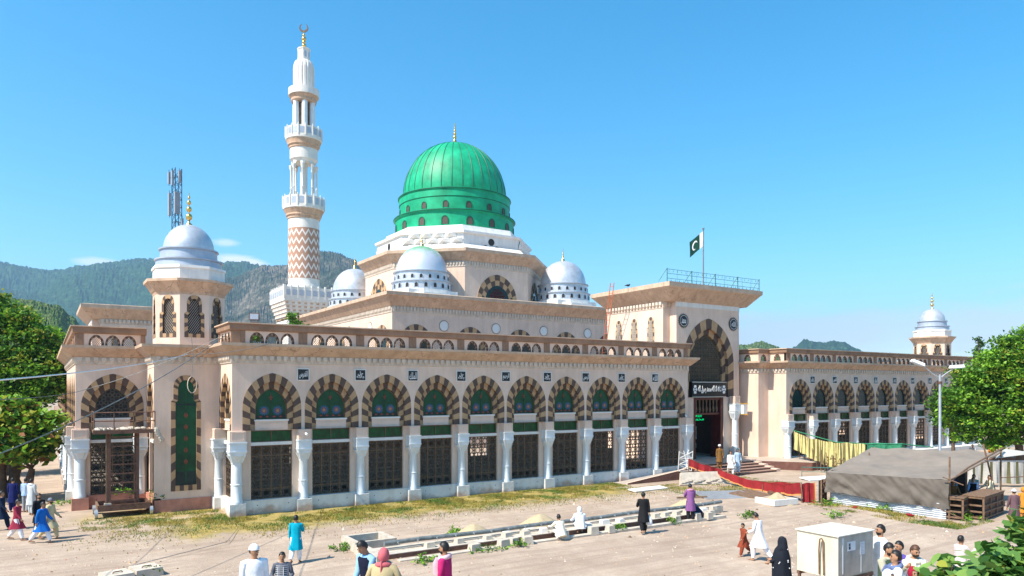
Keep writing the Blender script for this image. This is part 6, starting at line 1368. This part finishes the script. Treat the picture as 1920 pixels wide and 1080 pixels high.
def person(label, x, y, face_deg, H=1.72, top=(.8, .8, .8), bot=None, legs=((8, 8), (-8, 6)), arms=((5, 15, 8), (-5, 15, 8)), lean=2, headp=0, heady=0, z=0., hair='hair', beard=False, cap=None, shawl=None, vest=None, hem='knee', extra=None, build_=1., group='people in the yard', stripe=None):
    random.seed(hash(label) % 1000 if False else sum(map(ord, label)))
    bot = bot or top; k = H/1.75; z = z or gz(x, y); t = thing('person', label, 'person', (x, y, z), R(face_deg-90), group=group)
    def S(v): return Vector(v)*k
    sp = Vector((0, math.sin(R(lean)), math.cos(R(lean)))); J = {}
    hip = Vector((0, 0, 0))
    def leg(s, ta, kb):
        h = hip+S((.085*s, 0, -.02)); kn = h+Vector((.02*s*k, math.sin(R(ta))*.43*k, -math.cos(R(ta))*.43*k)); sa = ta-kb; an = kn+Vector((0, math.sin(R(sa))*.42*k, -math.cos(R(sa))*.42*k)); return h, kn, an
    Lg = [leg(-1, *legs[0]), leg(1, *legs[1])]
    low = min(l[2].z for l in Lg)-.075*k; up = Vector((0, 0, -low)); hip = hip+up; Lg = [tuple(p+up for p in l) for l in Lg]
    chest = hip+sp*.36*k; sh = hip+sp*.50*k; nk = hip+sp*.57*k; hp = Vector((0, math.sin(R(lean*.5+headp)), math.cos(R(lean*.5+headp)))); hd = nk+hp*.145*k
    Rm = Matrix.Rotation(R(heady), 3, 'Z') @ Matrix.Rotation(-R(lean*.5+headp), 3, 'X')
    mb = MB(); loft(mb, [hip-sp*.1*k, hip, hip+sp*.18*k, chest, sh-sp*.02*k, sh+sp*.04*k, nk, nk+hp*.06*k], [(.1*k, .08*k), (.165*k*build_, .105*k), (.14*k*build_, .095*k*build_), (.165*k*build_, .11*k*build_), (.17*k, .085*k), (.10*k, .07*k), (.055*k, .058*k), (.055*k, .058*k)], 'skin', 18)
    mb.ball(tuple(hd), (.074*k, .092*k, .115*k), 'skin', 16, 12)
    def hpnt(v): return hd+Rm @ S(v)
    mb.ball(tuple(hpnt((0, .035, -.075))), (.048*k, .05*k, .045*k), 'skin', 10, 8)
    mb.tube([hpnt((0, .085, .02)), hpnt((0, .105, -.02)), hpnt((0, .09, -.03))], [.012*k, .018*k, .012*k], 'skin', 6)
    for s in (-1, 1): mb.ball(tuple(hpnt((.075*s, -.005, -.005))), (.014*k, .022*k, .034*k), 'skin', 8, 6)
    ws = []
    for s, (aa, eb, ab) in zip((-1, 1), arms):
        so_ = sh+S((.185*s*(build_*.5+.5), 0, -.01)); ux = math.sin(R(ab))*s
        d1 = Vector((ux, math.sin(R(aa)), -math.cos(R(aa)))).normalized(); el = so_+d1*.28*k; d2 = Vector((ux*(.4 if eb < 60 else -.9), math.sin(R(aa+eb)), -math.cos(R(aa+eb)))).normalized(); wr = el+d2*.25*k; pm = wr+d2*.085*k
        mb.tube([sh+S((.1*s, 0, 0)), so_, so_.lerp(el, .5), el, el.lerp(wr, .4), wr, pm], [.06*k, .052*k, .045*k, .038*k, .036*k, .025*k, .032*k], 'skin', 10)
        sd = d2.cross(Vector((1, 0, 0))); sd = sd.normalized() if sd.length > .1 else Vector((0, 1, 0)); fw_ = Vector((1, 0, 0))*-s
        for f, (o, l) in enumerate(((-.027, .065), (-.009, .078), (.009, .074), (.027, .058))):
            p0 = pm+sd*o*k; p1 = p0+d2*l*.55*k+fw_*.006*k; p2 = p1+(d2*.8+fw_*.6).normalized()*l*.5*k; mb.tube([p0-d2*.02*k, p1, p2], [.0105*k, .0095*k, .008*k], 'skin', 6)
        q0 = wr+d2*.03*k+sd*.026*k; mb.tube([q0, q0+(sd*.9+d2*.8).normalized()*.035*k, q0+(sd*.4+d2).normalized()*.065*k], [.013*k, .011*k, .009*k], 'skin', 6)
        ws.append((so_, el, wr, pm, d2))
    for s, (h, kn, an) in zip((-1, 1), Lg):
        mb.tube([h, h.lerp(kn, .4), kn, kn.lerp(an, .35), an, an+Vector((0, 0, -.03*k))], [.085*k, .075*k, .055*k, .055*k, .036*k, .04*k], 'skin', 10)
        fo = an+Vector((0, -.045*k, -.045*k)); tp = 0 if an.z < .12*k+min(l[2].z for l in Lg) else .5
        mb.tube([fo, fo+Vector((0, .08*k, -.0)), fo+Vector((0, .19*k, -.012*k-tp*.12*k)), fo+Vector((0, .235*k, -.015*k-tp*.18*k))], [(.032*k, .034*k), (.036*k, .034*k), (.043*k, .02*k), (.025*k, .012*k)], 'skin', 8)
    me = mb.mesh('body', None, True)
    tmp = bpy.data.objects.new('tmp', me); COL.objects.link(tmp); rm = tmp.modifiers.new('r', 'REMESH'); rm.mode = 'VOXEL'; rm.voxel_size = .0135*k; rm.use_smooth_shade = True; sm_ = tmp.modifiers.new('s', 'SMOOTH'); sm_.factor = .5; sm_.iterations = 1
    bpy.context.view_layer.update(); me2 = bpy.data.meshes.new_from_object(tmp.evaluated_get(bpy.context.evaluated_depsgraph_get())); bpy.data.objects.remove(tmp); bpy.data.meshes.remove(me)
    me2.materials.clear(); me2.materials.append(M['skin']); me2.name = 'body'; put(me2, 'body', t)
    for s in (-1, 1):
        mb = MB(); mb.ball(tuple(hpnt((.03*s, .088, .012))), (.013*k, .008*k, .008*k), 'eyew', 8, 6); mb.tube([hpnt((.012*s, .095, .030)), hpnt((.045*s, .082, .032))], .005*k, 'hair', 4); mb.build('eye', t)
    mb = MB(); mb.tube([hpnt((-.022, .082, -.062)), hpnt((0, .09, -.060)), hpnt((.022, .082, -.062))], .006*k, 'lipm', 5); mb.build('mouth', t)
    hq = k*(.92 if cap else 1)
    if hair: mb = MB(); shellpart(mb, hpnt((0, -.010, .018)), (.094*hq, .108*hq, .128*hq), hair, (lambda n: n.z > .18+.5*n.y if n.y > 0 else n.z > -.5), Rm); mb.build('hair', t, smooth=60, recalc=False)
    if beard: mb = MB(); shellpart(mb, hpnt((0, .018, -.045)), (.066*k, .078*k, .088*k), 'hair', lambda n: n.z < .1 and n.y > .0 and not (n.y > .85 and n.z > -.35), Rm); mb.tube([hpnt((-.03, .085, -.048)), hpnt((0, .098, -.042)), hpnt((.03, .085, -.048))], .009*k, 'hair', 5); mb.build('beard', t, smooth=60, recalc=False)
    if cap:
        kind, cc = cap; m = clothm(cc); mb = MB()
        if kind == 'cap': shellpart(mb, hpnt((0, -.005, .03)), (.094*k, .110*k, .112*k), m, lambda n: n.z > .06, Rm, jit=.005)
        elif kind == 'turban':
            for q in range(3): mb.tube([hpnt((.085*math.cos(a)*(1-.12*q), .1*math.sin(a)*(1-.12*q)-.01, .055+.03*q+.015*math.sin(a+q*2))) for a in [2*PI*i/14 for i in range(15)]], .034*k, m, 6)
            mb.ball(tuple(hpnt((0, -.01, .09))), (.075*k, .085*k, .05*k), m, 10, 6)
        elif kind == 'scarf':
            shellpart(mb, hpnt((0, -.015, .01)), (.106*k, .122*k, .142*k), m, lambda n: not (n.y > .55 and n.z < .45), Rm, jit=.03); mb.tube([hpnt((0, -.09, -.08)), nk+S((0, -.1, -.12)), nk+S((.03, -.13, -.3))], [(.05*k, .03*k), (.08*k, .03*k), (.06*k, .015*k)], m, 8)
        mb.build({'cap': 'cap', 'turban': 'turban', 'scarf': 'head_scarf'}[kind], t, smooth=60, recalc=False)
    # upper garment
    m = clothm(top); mb = MB(); mt = (Lg[0][1]+Lg[1][1])/2; spread = abs(Lg[0][1].y-Lg[1][1].y)/2; sx_ = (abs(legs[0][0])+abs(legs[1][0]))/2
    squat = min(legs[0][0], legs[1][0]) > 60
    hem_t = {'knee': .95, 'thigh': .6, 'hip': .15}[hem]
    P_ = [nk-sp*.01*k, sh+sp*.045*k, sh-sp*.015*k, chest, hip+sp*.18*k, hip+sp*.02*k]; Q_ = [(.062*k, .066*k), (.12*k, .085*k), (.205*k*(build_*.5+.5), .115*k), (.185*k*build_, .13*k*build_), (.175*k*build_, .125*k*build_), (.195*k*build_, .15*k)]
    if not squat:
        for u in (.35, .7, 1.0):
            v = u*hem_t; c = hip.lerp(mt, v); P_.append(Vector((0, c.y*1.0, c.z))); Q_.append(((.2+.05*v)*k, (.15+.04*v)*k+spread*v))
    else: P_.append(hip-sp*.12*k); Q_.append((.2*k, .16*k))
    loft(mb, P_, Q_, m, 36, .055, len(label)*.7, fk=6)
    for s, (so_, el, wr, pm, d2) in zip((-1, 1), ws): mb.tube([sh+S((.1*s, 0, .0)), so_, so_.lerp(el, .5), el, el.lerp(wr, .5), wr-d2*.015*k], [.075*k, .076*k, .066*k, .06*k, .054*k, .047*k], m, 10)
    if squat:
        for h, kn, an in Lg: mb.tube([h, h.lerp(kn, .5), kn+Vector((0, .02, 0))], [.13*k, .12*k, .095*k], m, 10)
    gm_ = mb.build('kameez' if hem == 'knee' else 'shirt', t, smooth=60)
    if stripe:
        ms = clothm(stripe); mb = MB()
        for q in range(9):
            zz_ = hip+sp*(.05+.055*q)*k; w_ = .19*k; loft(mb, [zz_, zz_+sp*.014*k], [(w_*(1.01 if q < 7 else 1.03), .138*k)]*2, ms, 20, cap=False)
        for q in range(8):
            a = 2*PI*q/8+.2; mb.tube([hip+Vector((.19*k*math.cos(a), .14*k*math.sin(a), .02)), chest+Vector((.19*k*math.cos(a), .138*k*math.sin(a), .1*k))], .009*k, ms, 4)
        mb.build('check_pattern', gm_)
    if vest:
        mb = MB(); loft(mb, [sh+sp*.03*k, sh-sp*.02*k, chest, hip+sp*.18*k, hip-sp*.0*k], [(.15*k, .10*k), (.215*k, .13*k), (.2*k, .145*k), (.19*k, .14*k), (.21*k, .165*k)], clothm(vest), 24, .02, 2, cap=False); mb.build('waistcoat', t, smooth=60)
    m = clothm(bot); mb = MB()
    for h, kn, an in Lg: mb.tube([h+Vector((0, 0, .04)), h.lerp(kn, .5), kn, kn.lerp(an, .5), an+Vector((0, 0, .03*k))], [.12*k, .115*k, .10*k, .09*k, .062*k] if hem != 'hip' else [.1*k, .09*k, .075*k, .068*k, .062*k], m, 12)
    mb.build('shalwar' if hem != 'hip' else 'trousers', t, smooth=60)
    for s, (h, kn, an) in zip((-1, 1), Lg):
        mb = MB(); fo = an+Vector((0, .06*k, -.071*k)); mb.box(fo.x-.045*k, fo.x+.045*k, fo.y-.13*k, fo.y+.14*k, fo.z-.012*k, fo.z+.006*k, 'sandal', (.004, .01)); mb.tube([fo+S((-.045, .06, 0)), fo+S((0, .05, .045)), fo+S((.045, .06, 0))], .012*k, 'sandal', 5); mb.build('sandal', t)
    if shawl:
        m = clothm(shawl); mb = MB(); mb.tube([nk+Vector((.12*k*math.cos(a), .10*k*math.sin(a), -.03*k+.03*k*math.sin(-a))) for a in [2*PI*i/14 for i in range(15)]], [(.045*k, .05*k)]*15, m, 8)
        for s, l in ((-1, .34), (1, .22)): q = nk+S((.09*s, .11, -.03)); mb.tube([q, q+S((.0, .035, -.12))*1, q+S((-.01*s, .02, -l))], [(.05*k, .02*k), (.075*k, .02*k), (.08*k, .012*k)], m, 8)
        mb.build('shawl', t, smooth=60)
    t['_j'] = [list(v) for v in (ws[0][3], ws[1][3])]
    hands = [Vector(v) for v in (ws[0][3], ws[1][3])]; del t['_j']
    return t, hands, (hip, sh, nk, hd, Lg)
RT, LFT, AW, TO_ = -33, 147, 57, -123
WALK = ((22, 12), (-20, 14)); WALK2 = ((-20, 16), (24, 10)); STAND = ((3, 3), (-2, 2)); SWA = ((-18, 12, 6), (20, 22, 6)); SWB = ((22, 25, 6), (-16, 12, 6)); ARM = ((2, 12, 7), (2, 12, 7))
W = (.80, .81, .84)
person('man in dark navy kurta seen from behind under the trees', -9.1, 7.3, 70, 1.72, (.01, .015, .09), legs=STAND, group='people at the left corner')
person('man in blue and white checked shirt standing under the trees', -8.55, 7.0, 60, 1.70, (.28, .42, .62), (.25, .27, .3), STAND, hem='hip', stripe=(.75, .8, .85), group='people at the left corner')
person('man in pale grey kurta with white shawl, back turned, under the trees', -8.3, 5.9, 40, 1.76, (.50, .52, .52), legs=STAND, arms=((2, 10, 5), (5, 30, 5)), shawl=(.8, .8, .82), group='people at the left corner')
person('man in black half hidden behind the one in bright blue', -7.95, .1, -60, 1.70, (.015, .015, .018), legs=STAND, beard=True, group='people at the left corner')
person('man in dark navy suit walking at the very left edge', -9.35, 1.9, -20, 1.74, (.01, .02, .05), legs=WALK, arms=SWA, group='people at the left corner')
person('man in maroon kurta and white trousers walking right', -8.7, -1.0, RT+5, 1.70, (.28, .03, .06), W, WALK2, SWA, headp=8, group='people at the left corner')
person('man in bright blue kurta and white trousers striding right', -7.85, -2.2, RT-5, 1.70, (.01, .13, .48), W, ((26, 10), (-22, 16)), SWB, lean=5, headp=10, group='people at the left corner')
person('bearded man in cream kurta with grey cap walking right', -7.55, -1.5, RT, 1.72, (.55, .47, .28), legs=WALK, arms=((10, 40, 6), (-10, 15, 6)), beard=True, cap=('cap', (.16, .18, .22)), group='people at the left corner')
person('man in grey beige kurta cut off at the lower left edge', -9.85, -12.26, -60, 1.74, (.42, .38, .34), legs=STAND, group='people at the left corner')
person('man in turquoise kurta and white trousers walking away in the yard', -.12, -11.2, AW+5, 1.70, (.0, .30, .42), W, ((-14, 30), (10, 4)), ((2, 10, 7), (30, 70, 8)))
person('man in white kurta with white prayer cap, nearest on the left', -4.35, -22.99, TO_+35, 1.73, W, legs=WALK, arms=ARM, cap=('cap', W), build_=1.12, heady=30, hair='hair')
person('boy in black and white checked shirt beside the man in the white cap', -3.60, -22.21, TO_+15, 1.30, (.10, .11, .14), (.05, .05, .06), STAND, ((2, 60, 20), (2, 60, 20)), hem='hip', stripe=(.7, .72, .75))
person('young man in navy waistcoat looking down beside the scarfed man', -2.45, -24.15, -165, 1.80, (.25, .45, .65), (.3, .3, .32), STAND, ((10, 25, 3), (8, 20, 3)), lean=10, headp=28, vest=(.01, .012, .03), hem='thigh')
person('man in khaki kurta with red checked scarf wrapped over his head, seen from behind', -2.57, -24.99, 50, 1.74, (.42, .34, .19), legs=STAND, arms=((10, 30, 30), (5, 20, 30)), lean=14, cap=('scarf', (.50, .12, .14)), shawl=(.50, .12, .14), build_=1.2)
person('bearded man in magenta kurta with pink scarf round his neck', -1.22, -24.93, LFT-15, 1.70, (.45, .02, .13), legs=STAND, arms=ARM, beard=True, shawl=(.62, .42, .48), headp=6)
SQ = ((104, 148), (112, 150))
person('man in cream shirt squatting at the water pipe, his back to us', 10.15, -13.45, AW+25, 1.70, (.72, .68, .55), W, SQ, ((50, 30, 15), (50, 30, 15)), lean=28, group='people washing at the pipe')
person('squatting figure with white shawl over the head at the water pipe', 11.55, -12.9, AW+10, 1.72, (.74, .78, .86), legs=SQ, arms=((40, 30, 12), (40, 30, 12)), lean=18, cap=('scarf', (.74, .78, .84)), shawl=(.74, .78, .84), z=.1, group='people washing at the pipe', build_=1.15)
tb, hb_, _ = person('man in black kurta walking with a white bag, seen from behind', 14.05, -14.1, AW, 1.76, (.014, .014, .016), legs=((-16, 22), (12, 4)), arms=((20, 90, 10), (-4, 6, 10)))
def held(tt, h): return tt.matrix_basis @ h
mb = MB(); random.seed(2); mb.lathe([(.10, -.42), (.15, -.36), (.13, -.2), (.05, -.06), (.02, .0)], clothm((.8, .82, .84)), 12, rmod=lambda j, z: 1+random.uniform(-.15, .15)); tb.rotation_mode = 'XYZ'; Mt = Matrix.LocRotScale(tb.location, tb.rotation_euler, None); o = solo(mb, 'carrier_bag', 'white carrier bag in the hand of the man in black', 'bag', Mt @ hb_[1]+Vector((0, 0, -.04)), smooth=60)
person('man in long purple kurta with pink scarf standing at the pipe', 18.0, -13.1, AW+5, 1.74, (.22, .09, .24), (.02, .02, .025), STAND, ((25, 95, 8), (20, 90, 8)), shawl=(.62, .25, .38), headp=15, group='people washing at the pipe')
person('figure in dark navy crouching right of the purple kurta man', 18.75, -12.9, 95, 1.66, (.015, .025, .05), legs=SQ, arms=((60, 20, 5), (60, 20, 5)), lean=48, headp=35, group='people washing at the pipe', build_=1.2, z=.05)
person('man in brown kurta with white turban on the entrance steps', 34.05, -.8, TO_, 1.72, (.20, .10, .03), legs=STAND, z=.38, cap=('turban', W), beard=True, group='people on the entrance steps')
person('man in white kurta coming down the entrance steps', 33.5, -2.3, TO_, 1.70, (.72, .70, .66), legs=WALK, z=.12, group='people on the entrance steps')
person('figure in pale blue with dark head scarf on the entrance steps', 34.4, -2.15, TO_+20, 1.76, (.42, .55, .66), legs=STAND, z=.14, cap=('scarf', (.03, .09, .12)), group='people on the entrance steps')
person('boy in rust brown kurta walking beside the man in white', 14.25, -19.3, LFT+20, 1.25, (.23, .05, .025), legs=((24, 10), (-30, 14)), arms=SWB, headp=15)
person('tall man in white kurta striding across the yard near the boy in rust brown', 14.1, -20.1, LFT-50, 1.76, (.80, .78, .80), legs=((22, 22), (-24, 16)), arms=((6, 60, 6), (20, 60, 6)), headp=28, lean=5)
# woman in a long black garment
tw_, hh, (hip, sh, nk, hd, Lg) = person('woman in long black garment with white dots beside the cabinet', 9.39, -24.62, RT+150, 1.66, (.012, .014, .02), legs=STAND, arms=((15, 50, 4), (15, 50, 4)), hair='hair')
bk = clothm((.013, .016, .024)); mb = MB(); pts = [hd+Vector((0, -.02, .13)), hd+Vector((0, -.02, .09)), hd+Vector((0, -.02, .0)), nk+Vector((0, -.03, 0)), sh+Vector((0, 0, -.04)), hip+Vector((0, .03, .2)), hip+Vector((0, .02, -.1)), Vector((0, 0, .5)), Vector((0, 0, .06))]
loft(mb, pts, [(.03, .03), (.085, .10), (.105, .125), (.12, .135), (.245, .18), (.27, .25), (.28, .25), (.29, .27), (.32, .30)], bk, 30, .04, 1)
rb = mb.build('long_robe', tw_, smooth=60); mb = MB(); random.seed(5)
for q in range(34):
    a = random.uniform(0, 2*PI); zz_ = random.uniform(.15, 1.38); u = 1-zz_/1.62; rx = .24+.09*min(1, u*1.4)-(.0 if zz_ < 1.25 else (zz_-1.25)*.7); mb.ball((rx*math.cos(a), rx*.93*math.sin(a), zz_), .016, 'letter', 6, 4)
mb.build('dots', rb)
G3 = 'group of people beside the cabinet'
person('man in white shirt facing left right behind the cabinet', 7.89, -28.31, LFT, 1.69, (.78, .80, .84), legs=STAND, arms=ARM, beard=True, group=G3)
person('bearded young man in olive waistcoat holding his hands up by the cabinet', 6.1, -29.45, TO_+30, 1.70, (.42, .40, .30), (.3, .3, .3), STAND, ((20, 110, 6), (20, 110, 6)), beard=True, vest=(.05, .08, .05), group=G3, headp=15)
person('man in white shirt with long black hair turned left, front of the group', 5.60, -29.93, LFT-10, 1.68, (.74, .77, .86), legs=STAND, hem='thigh', headp=-4, shawl=(.12, .16, .3), group=G3)
person('boy in purple shirt partly behind the man in the cream shawl', 7.04, -29.19, LFT+20, 1.58, (.09, .06, .30), (.1, .1, .1), STAND, hem='hip', group=G3)
person('brown haired man in white kurta with cream shawl round the neck', 6.55, -29.74, TO_+5, 1.66, (.78, .76, .74), legs=STAND, hair='hairb', shawl=(.72, .68, .58), beard=True, group=G3, headp=12)
person('girl with dark red head scarf and pale headband at the lower edge', 5.34, -30.38, TO_, 1.50, (.30, .01, .03), legs=STAND, cap=('scarf', (.30, .012, .035)), group=G3)
person('child in white spotted dress at the front of the group by the cabinet', 4.9, -30.17, TO_+40, 1.46, (.78, .78, .80), legs=STAND, cap=('scarf', (.78, .78, .80)), group=G3)
person('boy in pale pink kurta raising one arm, right of the group', 10.28, -28.83, RT+10, 1.30, (.66, .54, .54), legs=STAND, arms=((0, 15, 5), (40, 95, 5)), heady=0)
person('man in mauve kurta with white cap at the right edge', 29.25, -22.1, AW, 1.70, (.13, .075, .085), legs=STAND, cap=('cap', W), group='people at the right edge')
person('woman in orange shawl at the right edge', 30.9, -21.8, AW, 1.62, (.55, .22, .03), legs=STAND, cap=('scarf', (.55, .22, .03)), group='people at the right edge')
SIT = ((88, 88), (84, 84)); GT = 'people sitting inside the tent'
for lab, x, y, fa, top, bot, h in (('man in black waistcoat over pale blue shirt sitting in the tent opening', 32.9, -18.7, 200, (.3, .4, .6), (.2, .2, .25), .34), ('man in grey blue kurta standing in the shade of the tent', 31.4, -18.4, 180, (.25, .33, .42), None, 0), ('figure in deep blue sitting at the back of the tent', 33.4, -17.4, 200, (.01, .03, .2), None, .34), ('man in pale green kurta sitting in the tent', 34.3, -18.1, 190, (.35, .42, .36), None, .34), ('figure in cream with bent back sitting at the right end of the tent', 34.6, -18.8, 150, (.55, .5, .36), None, .34), ('man in brown kurta standing at the near corner inside the tent', 30.2, -19.0, 230, (.16, .07, .02), None, 0)):
    person(lab, x, y, fa, 1.68, top, bot, SIT if h else STAND, ((30, 30, 6), (30, 30, 6)), lean=10 if h else 2, z=h, vest=(.01, .01, .012) if 'waistcoat' in lab else None, group=GT)
mb = MB(); mb.box(32.2, 35.2, -19.2, -17.0, 0, .36, 'wood'); solo(mb, 'wooden_platform', 'low wooden platform inside the tent on which people sit', 'platform')
person('man in orange kurta standing under the trees far right', 60.5, -7.4, TO_, 1.7, (.5, .18, .03), (.03, .04, .12), STAND, z=.3, group='people far right under the trees')
person('person in dark blue standing under the trees far right', 61.9, -7.6, TO_, 1.7, (.04, .06, .14), None, STAND, z=.3, group='people far right under the trees')
person('person in pale grey leaning forward under the trees far right', 57.0, -7.5, -150, 1.7, (.5, .52, .55), None, STAND, lean=30, group='people far right under the trees')
